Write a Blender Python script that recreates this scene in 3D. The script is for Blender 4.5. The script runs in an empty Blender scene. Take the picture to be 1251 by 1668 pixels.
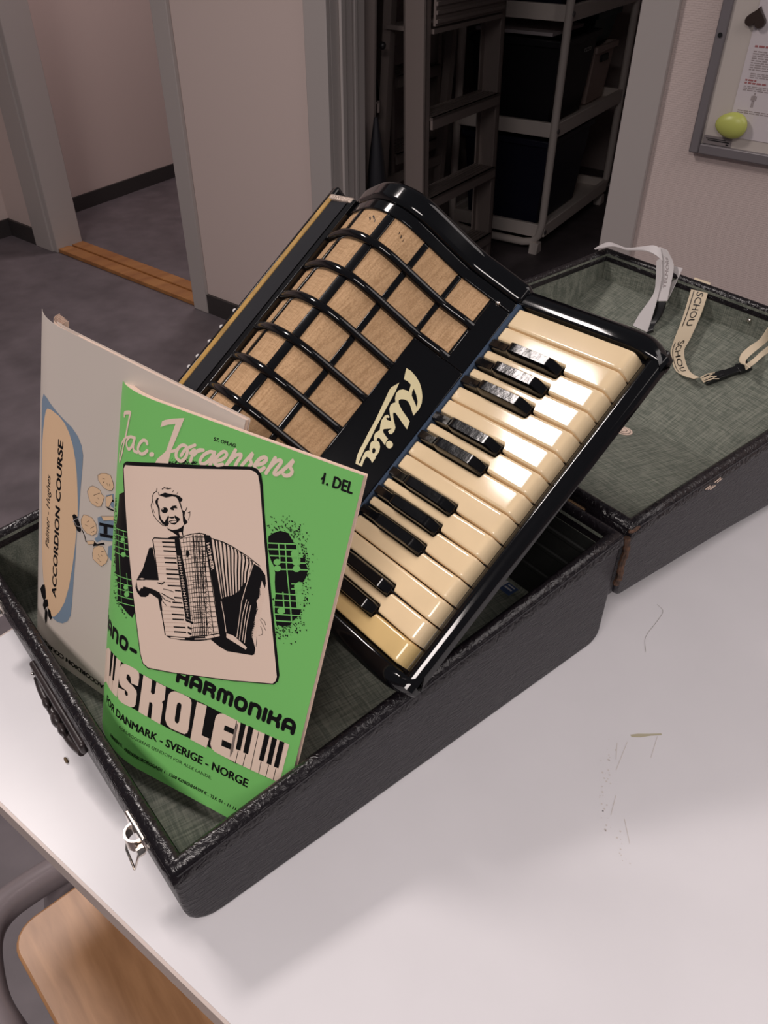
import bpy, bmesh, math, random, json
from mathutils import Vector, Matrix
from mathutils.geometry import tessellate_polygon

# ------------------------------------------------------------------ camera, world, lights, exposure
SC = bpy.context.scene
COL = SC.collection
TZ = 0.74                                     # height of the table top above the floor
cam_d = bpy.data.cameras.new('camera')
cam_d.sensor_fit = 'HORIZONTAL'
cam_d.sensor_width = 36.0
cam_d.lens = 1309.2 * 36.0 / 1251.0
cam_d.clip_start = 0.02
cam = bpy.data.objects.new('camera', cam_d)
COL.objects.link(cam)
RX = Vector((0.777818, -0.628439, 0.007952)); UP = Vector((0.385734, 0.487335, 0.783399)); FW = Vector((0.496195, 0.606274, -0.621468))
cam.matrix_world = Matrix(((RX.x, UP.x, -FW.x, -0.129948), (RX.y, UP.y, -FW.y, -0.291729), (RX.z, UP.z, -FW.z, 0.6 + TZ), (0, 0, 0, 1)))
SC.camera = cam

SC.view_settings.view_transform = 'Standard'
SC.view_settings.look = 'None'
SC.view_settings.gamma = 1.0
SC.view_settings.use_curve_mapping = False
SC.view_settings.exposure = 0.12

W = bpy.data.worlds.new('room_air')
SC.world = W
W.use_nodes = True
W.node_tree.nodes['Background'].inputs[0].default_value = (0.95, 0.93, 1.0, 1)
W.node_tree.nodes['Background'].inputs[1].default_value = 0.10


def area(name, loc, size, power, color, spread=180, rot=(0, 0, 0)):
    d = bpy.data.lights.new(name, 'AREA')
    d.shape = 'RECTANGLE'
    d.size, d.size_y = size
    d.energy = power
    d.color = color
    d.spread = math.radians(spread)
    o = bpy.data.objects.new(name, d)
    o.location = loc
    o.rotation_euler = rot
    COL.objects.link(o)
    return o


# ceiling fitting beyond the table, then two added fills: left and near right
area('ceiling_light_far', (-0.24, 1.38, TZ + 1.8), (0.52, 0.30), 20, (1.0, 0.90, 0.865), 160)
area('fill_light_left', (-1.18, -0.95, TZ + 1.8), (0.4, 1.3), 34, (1.0, 0.90, 0.865), 165)  # added fill that lights the book covers from the left
area('soft_fill_near', (2.1, -1.7, TZ + 1.8), (3.0, 2.4), 52, (1.0, 0.905, 0.875), 170)  # added large soft fill, stands in for light bounced around the room

# ------------------------------------------------------------------ helpers
ROOT = {}


def root(name, loc, label, cat, group=None):
    o = bpy.data.objects.new(name, None)
    o.empty_display_size = 0.05
    o.location = loc
    o['label'] = label
    o['category'] = cat
    if group:
        o['group'] = group
    COL.objects.link(o)
    ROOT[o.name] = Vector(loc)
    return o


def tag(o, label, cat, group=None):
    o['label'] = label
    o['category'] = cat
    if group:
        o['group'] = group
    return o


def mesh(name, verts, faces, mat, parent=None, smooth=False, bevel=0, seg=2, fmats=None, origin=None, angle=40, kind=None):
    if parent is not None:
        off = ROOT[parent.name]
    else:
        if origin is None:
            xs = [v[0] for v in verts]; ys = [v[1] for v in verts]; zs = [v[2] for v in verts]
            origin = ((min(xs) + max(xs)) / 2, (min(ys) + max(ys)) / 2, min(zs))
        off = Vector(origin)
    me = bpy.data.meshes.new(name)
    me.from_pydata([tuple(Vector(v) - off) for v in verts], [], faces)
    mats = mat if isinstance(mat, (list, tuple)) else [mat]
    for m in mats:
        me.materials.append(m)
    if fmats:
        for p, i in zip(me.polygons, fmats):
            p.material_index = i
    bm = bmesh.new(); bm.from_mesh(me)
    bmesh.ops.recalc_face_normals(bm, faces=bm.faces)
    bm.to_mesh(me); bm.free()
    if smooth:
        for p in me.polygons:
            p.use_smooth = True
        me.set_sharp_from_angle(angle=math.radians(angle))
    o = bpy.data.objects.new(name, me)
    COL.objects.link(o)
    if parent is not None:
        o.parent = parent
    else:
        o.location = off
    ROOT[o.name] = off
    if kind:
        o['kind'] = kind
    if bevel:
        b = o.modifiers.new('bevel', 'BEVEL')
        b.width = bevel; b.segments = seg; b.limit_method = 'ANGLE'; b.angle_limit = math.radians(45)
        b.harden_normals = False
        for p in me.polygons:
            p.use_smooth = True
        me.set_sharp_from_angle(angle=math.radians(60))
    return o


BOXF = [(0, 3, 2, 1), (4, 5, 6, 7), (0, 1, 5, 4), (1, 2, 6, 5), (2, 3, 7, 6), (3, 0, 4, 7)]
ID = lambda x, y, z: Vector((x, y, z))


def boxv(lo, hi, F=ID):
    (x0, y0, z0), (x1, y1, z1) = lo, hi
    return [F(*p) for p in ((x0, y0, z0), (x1, y0, z0), (x1, y1, z0), (x0, y1, z0), (x0, y0, z1), (x1, y0, z1), (x1, y1, z1), (x0, y1, z1))]


def join(parts):
    vs, fs = [], []
    for v, f in parts:
        n = len(vs)
        vs += list(v)
        fs += [tuple(i + n for i in q) for q in f]
    return vs, fs


def box(name, lo, hi, mat, parent=None, F=ID, **k):
    return mesh(name, boxv(lo, hi, F), BOXF, mat, parent, **k)


def boxes(name, lst, mat, parent=None, F=ID, **k):
    v, f = join([(boxv(lo, hi, F), BOXF) for lo, hi in lst])
    return mesh(name, v, f, mat, parent, **k)


def prism(poly, lo, hi, F):
    """poly = 2-D outline, F(p, q, h) -> world"""
    n = len(poly)
    v = [F(p, q, lo) for p, q in poly] + [F(p, q, hi) for p, q in poly]
    f = [tuple(range(n))[::-1], tuple(range(n, 2 * n))] + [(i, (i + 1) % n, n + (i + 1) % n, n + i) for i in range(n)]
    return v, f


def tube(pts, r, n=10, closed=False, caps=True):
    pts = [Vector(p) for p in pts]
    m = len(pts)
    rs = r if isinstance(r, (list, tuple)) else [r] * m
    v, f = [], []
    T0 = (pts[1] - pts[0]).normalized()
    N = T0.orthogonal().normalized()
    for i in range(m):
        if closed:
            T = (pts[(i + 1) % m] - pts[i - 1]).normalized()
        else:
            T = (pts[min(i + 1, m - 1)] - pts[max(i - 1, 0)]).normalized()
        N = (N - T * N.dot(T)).normalized()
        B = T.cross(N)
        for k in range(n):
            a = 2 * math.pi * k / n
            v.append(pts[i] + (N * math.cos(a) + B * math.sin(a)) * rs[i])
    for i in range(m if closed else m - 1):
        j = (i + 1) % m
        for k in range(n):
            f.append((i * n + k, i * n + (k + 1) % n, j * n + (k + 1) % n, j * n + k))
    if caps and not closed:
        f.append(tuple(range(n))[::-1])
        f.append(tuple(range((m - 1) * n, m * n)))
    return v, f


def curve3(pts, n=8):
    """Catmull-Rom through points (any dimension)"""
    P = [Vector(p) for p in pts]
    P = [P[0] * 2 - P[1]] + P + [P[-1] * 2 - P[-2]]
    out = []
    for i in range(1, len(P) - 2):
        for k in range(n):
            t = k / n
            out.append(0.5 * ((2 * P[i]) + (P[i + 1] - P[i - 1]) * t + (2 * P[i - 1] - 5 * P[i] + 4 * P[i + 1] - P[i + 2]) * t * t + (3 * P[i] - P[i - 1] - 3 * P[i + 1] + P[i + 2]) * t ** 3))
    out.append(P[-2].copy())
    return out


def ball(c, r, n=12, m=8, sc=(1, 1, 1), F=None):
    v, f = [], []
    for i in range(m + 1):
        th = math.pi * i / m
        for k in range(n):
            a = 2 * math.pi * k / n
            p = Vector((math.sin(th) * math.cos(a) * r * sc[0], math.sin(th) * math.sin(a) * r * sc[1], math.cos(th) * r * sc[2]))
            v.append(Vector(c) + p if F is None else F(p))
    for i in range(m):
        for k in range(n):
            f.append((i * n + k, i * n + (k + 1) % n, (i + 1) * n + (k + 1) % n, (i + 1) * n + k))
    return v, f


def disc(c, nrm, r, h, n=20):
    nrm = Vector(nrm).normalized(); X = nrm.orthogonal().normalized(); Y = nrm.cross(X)
    poly = [(r * math.cos(2 * math.pi * k / n), r * math.sin(2 * math.pi * k / n)) for k in range(n)]
    return prism(poly, 0, h, lambda p, q, z: Vector(c) + X * p + Y * q + nrm * z)


def ribbon(L, R, th=0.0012):
    """band between two edge polylines, with thickness"""
    L = [Vector(p) for p in L]; R = [Vector(p) for p in R]
    n = len(L); v, f = [], []
    for i in range(n):
        t = (L[min(i + 1, n - 1)] + R[min(i + 1, n - 1)] - L[max(i - 1, 0)] - R[max(i - 1, 0)])
        nn = t.cross(R[i] - L[i]).normalized() * th * 0.5
        v += [L[i] + nn, R[i] + nn, R[i] - nn, L[i] - nn]
    for i in range(n - 1):
        a, b = 4 * i, 4 * i + 4
        for k in range(4):
            f.append((a + k, a + (k + 1) % 4, b + (k + 1) % 4, b + k))
    f += [(3, 2, 1, 0), (4 * n - 4, 4 * n - 3, 4 * n - 2, 4 * n - 1)]
    return v, f


_txt = {}


def text_mesh(s):
    """triangles of a line of lettering, scaled so capitals are 1 high; returns verts, faces, width"""
    key = s
    if key in _txt:
        return _txt[key]
    def make(body):
        c = bpy.data.curves.new('lettering', 'FONT')
        c.body = body
        c.resolution_u = 3
        o = bpy.data.objects.new('lettering', c)
        COL.objects.link(o)
        dg = bpy.context.evaluated_depsgraph_get()
        dg.update()
        me = bpy.data.meshes.new_from_object(o.evaluated_get(dg))
        vs = [tuple(v.co[:2]) for v in me.vertices]
        fs = [tuple(p.vertices) for p in me.polygons]
        bpy.data.objects.remove(o); bpy.data.curves.remove(c); bpy.data.meshes.remove(me)
        return vs, fs
    hv, _ = make('H')
    y0 = min(v[1] for v in hv); cap = max(v[1] for v in hv) - y0
    vs, fs = make(s)
    x0 = min(v[0] for v in vs)
    vs = [((x - x0) / cap, (y - y0) / cap) for x, y in vs]
    _txt[key] = (vs, fs, max(v[0] for v in vs))
    return _txt[key]


# ------------------------------------------------------------------ materials
MATS = {}


def mat(name, col, rough=0.5, spec=0.5, metal=0.0, coat=0.0, bump=None, var=None, cross=None):
    """bump=(kind, scale, strength, stretch)  var=(scale, amount)  cross=(scale, colour2)"""
    m = bpy.data.materials.new(name)
    m.use_nodes = True
    nt = m.node_tree; N = nt.nodes; L = nt.links
    b = N['Principled BSDF']
    b.inputs['Base Color'].default_value = (*col, 1)
    b.inputs['Roughness'].default_value = rough
    b.inputs['Specular IOR Level'].default_value = spec
    b.inputs['Metallic'].default_value = metal
    b.inputs['Coat Weight'].default_value = coat
    b.inputs['Coat Roughness'].default_value = 0.04
    tc = N.new('ShaderNodeTexCoord')
    base = None
    if cross:
        sc, c2, ang = cross
        mp = N.new('ShaderNodeMapping'); L.new(tc.outputs['Object'], mp.inputs[0]); mp.inputs['Rotation'].default_value = ang
        outs = []
        for st in ((sc, sc * 0.06, sc), (sc * 0.06, sc, sc * 0.06)):
            m2 = N.new('ShaderNodeMapping'); L.new(mp.outputs[0], m2.inputs[0]); m2.inputs['Scale'].default_value = st
            nz = N.new('ShaderNodeTexNoise'); L.new(m2.outputs[0], nz.inputs['Vector']); nz.inputs['Scale'].default_value = 1.0; nz.inputs['Detail'].default_value = 2
            outs.append(nz.outputs[0])
        ad = N.new('ShaderNodeMath'); ad.operation = 'ADD'; L.new(outs[0], ad.inputs[0]); L.new(outs[1], ad.inputs[1])
        rp = N.new('ShaderNodeMapRange'); L.new(ad.outputs[0], rp.inputs[0]); rp.inputs[1].default_value = 0.8; rp.inputs[2].default_value = 1.25
        mx = N.new('ShaderNodeMix'); mx.data_type = 'RGBA'; L.new(rp.outputs[0], mx.inputs[0])
        mx.inputs[6].default_value = (*col, 1); mx.inputs[7].default_value = (*c2, 1)
        base = mx.outputs[2]
        bp = N.new('ShaderNodeBump'); bp.inputs['Strength'].default_value = 0.25; bp.inputs['Distance'].default_value = 0.001
        L.new(rp.outputs[0], bp.inputs['Height']); L.new(bp.outputs[0], b.inputs['Normal'])
    if var:
        sc, am = var
        nz = N.new('ShaderNodeTexNoise'); nz.inputs['Scale'].default_value = sc; nz.inputs['Detail'].default_value = 6
        L.new(tc.outputs['Object'], nz.inputs['Vector'])
        rp = N.new('ShaderNodeMapRange'); L.new(nz.outputs[0], rp.inputs[0])
        rp.inputs[1].default_value = 0.3; rp.inputs[2].default_value = 0.7; rp.inputs[3].default_value = 1 - am; rp.inputs[4].default_value = 1 + am
        mx = N.new('ShaderNodeMix'); mx.data_type = 'RGBA'; mx.blend_type = 'MULTIPLY'; mx.inputs[0].default_value = 1.0
        if base is not None:
            L.new(base, mx.inputs[6])
        else:
            mx.inputs[6].default_value = (*col, 1)
        L.new(rp.outputs[0], mx.inputs[7])
        base = mx.outputs[2]
    if base is not None:
        L.new(base, b.inputs['Base Color'])
    if bump:
        kind, sc, st, stretch = bump
        mp = N.new('ShaderNodeMapping'); L.new(tc.outputs['Object'], mp.inputs[0]); mp.inputs['Scale'].default_value = stretch
        if kind == 'noise':
            t = N.new('ShaderNodeTexNoise'); t.inputs['Scale'].default_value = sc; t.inputs['Detail'].default_value = 5; h = t.outputs[0]
        elif kind == 'wrinkle':
            t = N.new('ShaderNodeTexNoise'); t.inputs['Scale'].default_value = sc; t.inputs['Detail'].default_value = 3; t.inputs['Distortion'].default_value = 1.6
            h = t.outputs[0]
        elif kind == 'weave':
            hs = []
            for sc3, of in (((0, 330, 0), 0), ((0, 0, 170), 0)):
                mw = N.new('ShaderNodeMapping'); L.new(tc.outputs['Object'], mw.inputs[0]); mw.inputs['Scale'].default_value = sc3
                nzz = N.new('ShaderNodeTexNoise'); nzz.inputs['Scale'].default_value = 1.0; nzz.inputs['Detail'].default_value = 1; L.new(mw.outputs[0], nzz.inputs['Vector'])
                hs.append(nzz)
            wv = N.new('ShaderNodeTexBrick'); wv.inputs['Scale'].default_value = 1.0
            cb = N.new('ShaderNodeSeparateXYZ'); L.new(tc.outputs['Object'], cb.inputs[0])
            cc = N.new('ShaderNodeCombineXYZ'); L.new(cb.outputs['Y'], cc.inputs['X']); L.new(cb.outputs['Z'], cc.inputs['Y'])
            mw = N.new('ShaderNodeMapping'); L.new(cc.outputs[0], mw.inputs[0]); mw.inputs['Scale'].default_value = (85, 85, 85)
            L.new(mw.outputs[0], wv.inputs['Vector'])
            wv.inputs['Mortar Size'].default_value = 0.05; wv.inputs['Mortar Smooth'].default_value = 1.0
            wv.inputs['Brick Width'].default_value = 0.9; wv.inputs['Row Height'].default_value = 0.36
            wv.inputs['Color1'].default_value = (1, 1, 1, 1); wv.inputs['Color2'].default_value = (0.6, 0.6, 0.6, 1); wv.inputs['Mortar'].default_value = (0, 0, 0, 1)
            t = wv; h = wv.outputs[0]
        elif kind == 'voronoi':
            t = N.new('ShaderNodeTexVoronoi'); t.inputs['Scale'].default_value = sc; h = t.outputs[0]
        else:
            t = N.new('ShaderNodeTexWave'); t.inputs['Scale'].default_value = sc; t.inputs['Distortion'].default_value = 3; t.inputs['Detail'].default_value = 2; h = t.outputs[1]
        if kind != 'weave':
            L.new(mp.outputs[0], t.inputs['Vector'])
        bp = N.new('ShaderNodeBump'); bp.inputs['Strength'].default_value = st; bp.inputs['Distance'].default_value = 0.002
        L.new(h, bp.inputs['Height']); L.new(bp.outputs[0], b.inputs['Normal'])
    MATS[name] = m
    return m


def wood(name, c1, c2, rough, scale, rot=(0, 0, 0)):
    m = mat(name, c1, rough)
    nt = m.node_tree; N = nt.nodes; L = nt.links; b = N['Principled BSDF']
    tc = N.new('ShaderNodeTexCoord'); mp = N.new('ShaderNodeMapping'); L.new(tc.outputs['Object'], mp.inputs[0])
    mp.inputs['Scale'].default_value = scale; mp.inputs['Rotation'].default_value = rot
    nz = N.new('ShaderNodeTexNoise'); nz.inputs['Scale'].default_value = 6; nz.inputs['Detail'].default_value = 6; nz.inputs['Distortion'].default_value = 0.4
    L.new(mp.outputs[0], nz.inputs['Vector'])
    rp = N.new('ShaderNodeMapRange'); L.new(nz.outputs[0], rp.inputs[0]); rp.inputs[1].default_value = 0.3; rp.inputs[2].default_value = 0.7
    mx = N.new('ShaderNodeMix'); mx.data_type = 'RGBA'; L.new(rp.outputs[0], mx.inputs[0])
    mx.inputs[6].default_value = (*c1, 1); mx.inputs[7].default_value = (*c2, 1)
    L.new(mx.outputs[2], b.inputs['Base Color'])
    return m


M_wall = mat('wall_paint', (0.60, 0.49, 0.455), 0.75, bump=('noise', 60, 0.12, (1, 1, 1)))
M_weave = mat('woven_wallpaper', (0.62, 0.51, 0.48), 0.7, bump=('weave', 1, 0.42, (1, 1, 1)))
M_trim = mat('grey_trim_paint', (0.41, 0.37, 0.355), 0.5)
M_skirt = mat('dark_skirting', (0.035, 0.03, 0.03), 0.5)
M_floor = mat('linoleum', (0.125, 0.105, 0.115), 0.55, var=(9, 0.22))
M_thresh = wood('threshold_wood', (0.42, 0.19, 0.06), (0.28, 0.11, 0.035), 0.45, (0.6, 4, 4), (0, 0, math.radians(103)))
M_ceil = mat('ceiling_white', (0.6, 0.58, 0.57), 0.8)
M_table = mat('white_laminate', (0.72, 0.705, 0.73), 0.30, spec=0.35, var=(14, 0.02))
M_edge = mat('laminate_edge', (0.55, 0.46, 0.42), 0.4)
M_steel = mat('grey_steel_tube', (0.28, 0.24, 0.25), 0.25, metal=0.2)
M_seat = wood('beech_ply', (0.47, 0.25, 0.12), (0.31, 0.155, 0.07), 0.4, (12, 1.5, 1.5), (0, 0, math.radians(-35)))
M_gloss = mat('black_celluloid', (0.003, 0.003, 0.004), 0.09, spec=0.5)
M_gloss2 = mat('black_celluloid_worn', (0.006, 0.006, 0.007), 0.16, spec=0.5)
M_ivory = mat('ivory_keytop', (0.86, 0.67, 0.42), 0.085, spec=0.45, var=(30, 0.04))
M_ivory2 = mat('ivory_keytop_yellowed', (0.76, 0.55, 0.25), 0.12, spec=0.4, var=(30, 0.04))
M_bkey = mat('black_key_worn', (0.004, 0.004, 0.005), 0.12, spec=0.35, bump=('noise', 90, 0.10, (1, 1, 1)))
M_cloth = mat('speaker_cloth', (0.62, 0.40, 0.225), 0.75, spec=0.2, cross=(900, (0.44, 0.27, 0.14), (0.3, 0.6, 0.2)))
M_logo = mat('logo_cream', (0.70, 0.62, 0.36), 0.35)
M_felt = mat('blue_felt', (0.05, 0.075, 0.12), 0.9, spec=0.1)
M_chrome = mat('nickel', (0.75, 0.68, 0.62), 0.18, metal=1.0)
M_gold = mat('gold_tape', (0.42, 0.24, 0.05), 0.5, var=(80, 0.3))
M_bellow = mat('bellows_board', (0.006, 0.006, 0.007), 0.5)
M_bellowedge = mat('bellows_fold_edge', (0.05, 0.05, 0.058), 0.5)
M_corner = mat('bellows_corner_metal', (0.55, 0.45, 0.38), 0.4, metal=0.6, bump=('noise', 400, 0.6, (1, 1, 1)))
M_leather = mat('black_leatherette', (0.014, 0.012, 0.016), 0.38, spec=0.45, bump=('wrinkle', 1, 0.8, (70, 70, 300)))
M_rim = mat('wrinkled_leatherette', (0.008, 0.006, 0.008), 0.27, spec=0.5, bump=('wrinkle', 110, 0.8, (1, 1, 1)))
M_lining = mat('green_lining_cloth', (0.112, 0.126, 0.104), 0.8, spec=0.2, cross=(650, (0.240, 0.250, 0.208), (0, 0, 0.12)))
M_darklin = mat('dark_lining', (0.010, 0.011, 0.010), 0.7, bump=('noise', 80, 0.5, (1, 1, 1)))
M_brown = mat('worn_brown_leather', (0.075, 0.036, 0.02), 0.65, var=(160, 0.8), bump=('noise', 200, 0.8, (1, 1, 1)))
M_wornwood = mat('bare_wood', (0.20, 0.12, 0.06), 0.7, var=(100, 0.3))
M_handle = mat('dark_handle_leather', (0.03, 0.022, 0.022), 0.35, var=(60, 0.4))
M_green = mat('green_cover', (0.20, 0.57, 0.155), 0.5, spec=0.3)
M_cream = mat('printed_cream', (0.82, 0.64, 0.53), 0.5, spec=0.3)
M_ink = mat('black_ink', (0.006, 0.005, 0.006), 0.45, spec=0.3)
M_line = mat('faint_print_line', (0.36, 0.22, 0.17), 0.5)
M_smudge = mat('grey_smudge', (0.22, 0.17, 0.15), 0.5)
M_paper = mat('page_edges', (0.80, 0.62, 0.51), 0.7, bump=('noise', 1, 0.3, (30, 30, 900)))
M_bcover = mat('grey_blue_cover', (0.62, 0.55, 0.495), 0.4, spec=0.4)
M_blue = mat('printed_blue', (0.20, 0.27, 0.36), 0.45)
M_tan = mat('printed_tan', (0.76, 0.52, 0.33), 0.45)
M_pgrey = mat('printed_grey', (0.45, 0.42, 0.42), 0.45)
M_strapw = mat('white_lanyard', (0.66, 0.62, 0.62), 0.7)
M_strapc = mat('cream_lanyard', (0.70, 0.58, 0.42), 0.7)
M_plastic = mat('black_plastic', (0.010, 0.010, 0.011), 0.3)
M_alu = mat('ladder_aluminium', (0.24, 0.195, 0.18), 0.5, metal=0.3)
M_rack = mat('white_rack', (0.90, 0.81, 0.75), 0.45)
M_boxk = mat('black_box', (0.012, 0.012, 0.016), 0.45)
M_boxn = mat('navy_box', (0.012, 0.014, 0.035), 0.45)
M_teal = mat('teal_crate', (0.012, 0.06, 0.065), 0.45)
M_basket = mat('pink_white_basket', (0.55, 0.42, 0.38), 0.5)
M_board = mat('whiteboard_face', (0.56, 0.50, 0.46), 0.35)
M_frame = mat('board_frame', (0.20, 0.18, 0.19), 0.4, metal=0.2)
M_notice = mat('notice_paper', (0.62, 0.56, 0.58), 0.6)
M_red = mat('red_print', (0.36, 0.13, 0.13), 0.6)
M_gtxt = mat('grey_print', (0.33, 0.28, 0.28), 0.6)
M_egg = mat('lime_egg', (0.50, 0.53, 0.13), 0.35)
M_heart = mat('dark_heart', (0.03, 0.016, 0.012), 0.4)
M_label = mat('maker_plate', (0.22, 0.19, 0.19), 0.4)
M_crumb = mat('brown_crumb', (0.12, 0.08, 0.04), 0.8)
M_glue = mat('glue_residue', (0.46, 0.42, 0.30), 0.5)
M_stain = mat('faint_stain', (0.62, 0.575, 0.555), 0.4)
M_sticker = mat('blue_sticker', (0.06, 0.10, 0.22), 0.3)
M_white = mat('white_print', (0.7, 0.68, 0.68), 0.5)
M_dark = mat('closet_wall_shade', (0.52, 0.44, 0.42), 0.8)  # darker copy of the wall paint, closet shade put into the colour

# ------------------------------------------------------------------ the room
WDX, WDY, WNX, WNY = 0.22495, -0.97437, 0.97437, 0.22495


def WF(s, d, z):
    """s along the back wall, d into it, z above the table top"""
    return Vector((1.198 + s * WDX + d * WNX, 2.41 + s * WDY + d * WNY, z + TZ))


def AB(x, y, z):
    return Vector((x, y, z + TZ))


ZF, ZC = -0.74, 1.8
box('floor', (-3.5, -3.5, -0.05), (5.5, 6.0, 0.0), M_floor, kind='structure')
boxes('wall_back', [((-1.37, 0, ZF), (-1.10, 0.12, ZC)), ((-0.06, 0, ZF), (0.62, 0.15, ZC)), ((-1.10, 0, 1.30), (-0.06, 0.12, ZC)), ((0.62, 0, 1.30), (1.57, 0.15, ZC))],
      M_wall, F=WF, kind='structure')
box('wall_right', (1.57, 0, ZF), (4.4, 0.15, ZC), M_weave, F=WF, kind='structure')
box('wall_left', (-1.50, -4.0, ZF), (-1.36, 0.12, ZC), M_wall, F=WF, kind='structure')
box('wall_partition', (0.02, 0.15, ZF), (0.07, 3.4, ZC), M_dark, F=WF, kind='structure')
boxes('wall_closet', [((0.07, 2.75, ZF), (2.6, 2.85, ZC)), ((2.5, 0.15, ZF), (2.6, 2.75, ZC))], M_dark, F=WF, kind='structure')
# hallway wall seen through the open doorway
HA, HB = Vector((0.93, 3.75)), Vector((3.45, 4.655))
hd = (HB - HA).normalized(); hn = Vector((-hd.y, hd.x))


def HF(s, d, z):
    p = HA + hd * s + hn * d
    return Vector((p.x, p.y, z + TZ))


box('wall_hallway', (0, 0, ZF), (2.9, 0.1, ZC), M_wall, F=HF, kind='structure')
box('baseboard_hallway', (0, -0.012, ZF), (2.9, 0, ZF + 0.07), M_skirt, F=HF, kind='structure')
boxes('ceiling', [((-1.5, 0.02, ZC), (2.6, 3.5, ZC + 0.06))], M_ceil, F=WF, kind='structure')
boxes('baseboard_back', [((-1.36, -0.012, ZF), (-1.147, 0, ZF + 0.075)), ((0.004, -0.012, ZF), (0.576, 0, ZF + 0.075)), ((1.624, -0.012, ZF), (4.4, 0, ZF + 0.075))], M_skirt, F=WF, kind='structure')
box('baseboard_left', (-1.36, -4.0, ZF), (-1.348, 0, ZF + 0.075), M_skirt, F=WF, kind='structure')


def door(name, parts):
    first = None
    for nm, lst, m in parts:
        o = boxes(nm if first else name, lst, m, first, F=WF, bevel=0.0025)
        if first is None:
            first = o
            o['kind'] = 'structure'
    return first


door('door_1', [('casing', [((-1.145, -0.016, ZF), (-1.02, 0, 1.32)), ((-1.06, -0.008, ZF), (-0.99, 0.125, 1.32)), ((-0.075, -0.016, ZF), (0.003, 0, 1.32)), ((-0.075, 0, ZF), (-0.05, 0.125, 1.32)), ((-1.145, -0.016, 1.28), (0.003, 0, 1.38))], M_trim),
                ('threshold', [((-0.99, -0.002, ZF), (-0.075, 0.055, ZF + 0.018)), ((-0.99, 0.055, ZF), (-0.075, 0.070, ZF + 0.011)), ((-0.99, 0.070, ZF), (-0.075, 0.128, ZF + 0.018))], M_thresh)])
door('door_2', [('casing', [((0.578, -0.016, ZF), (0.662, 0, 1.32)), ((0.615, 0, ZF), (0.662, 0.15, 1.32)), ((0.662, 0.035, ZF), (0.672, 0.055, 1.30)), ((0.662, 0.092, ZF), (0.672, 0.106, 1.30)),
                            ((1.541, -0.016, ZF), (1.622, 0, 1.32)), ((1.541, 0, ZF), (1.58, 0.15, 1.32)), ((0.578, -0.016, 1.28), (1.622, 0, 1.38))], M_trim)])
area('ceiling_light_hall', tuple(WF(-0.5, 0.75, 1.74)), (0.5, 0.3), 11, (1.0, 0.86, 0.86), 170)

# ------------------------------------------------------------------ closet: shelving, boxes, step ladders
ED, EW = Vector((0.944, 0.330)), Vector((-0.330, 0.944))


def SF(x, y, z):
    """x along the long side of the rack, y along its short side, z above table level"""
    p = Vector((2.672, 2.047)) + ED * x + EW * y
    return Vector((p.x, p.y, z + TZ))


rk = root('shelving_rack', SF(0.41, 0.22, ZF), 'white metal storage rack with three shelves inside the dark closet', 'shelf')
for x in (0.0, 0.83):
    v, f = tube([SF(x, 0.0, 0.95), SF(x, 0.0, -0.60), SF(x, 0.01, -0.66), SF(x, 0.035, -0.69), SF(x, 0.08, -0.70), SF(x, 0.36, -0.70), SF(x, 0.42, -0.69), SF(x, 0.445, -0.66), SF(x, 0.45, -0.6), SF(x, 0.45, 0.95)], 0.017, 10)
    mesh('upright_frame', v, f, M_rack, rk, smooth=True)
    for y in (0.02, 0.43):
        v, f = prism([(-0.03, ZF), (0.035, ZF), (0.02, -0.69), (-0.02, -0.69)], y - 0.02, y + 0.02, lambda p, q, h, x=x: SF(x + p, h, q))
        mesh('foot', v, f, M_rack, rk, bevel=0.004)
for z in (0.19, -0.225, -0.64):
    boxes('shelf', [((0.01, -0.012, z - 0.028), (0.82, 0.008, z + 0.028)), ((0.01, 0.442, z - 0.028), (0.82, 0.462, z + 0.028)), ((-0.01, 0.0, z - 0.028), (0.012, 0.45, z + 0.028)), ((0.818, 0.0, z - 0.028), (0.84, 0.45, z + 0.028)), ((0.0, 0.0, z - 0.02), (0.83, 0.45, z - 0.008))],
          M_rack, rk, F=SF, bevel=0.003)
    for x in (0.0, 0.83):
        v, f = disc(SF(x, -0.016, z), SF(0, -1, 0) - SF(0, 0, 0), 0.009, 0.006, 12)
        mesh('bolt', v, f, M_frame, rk)


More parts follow.
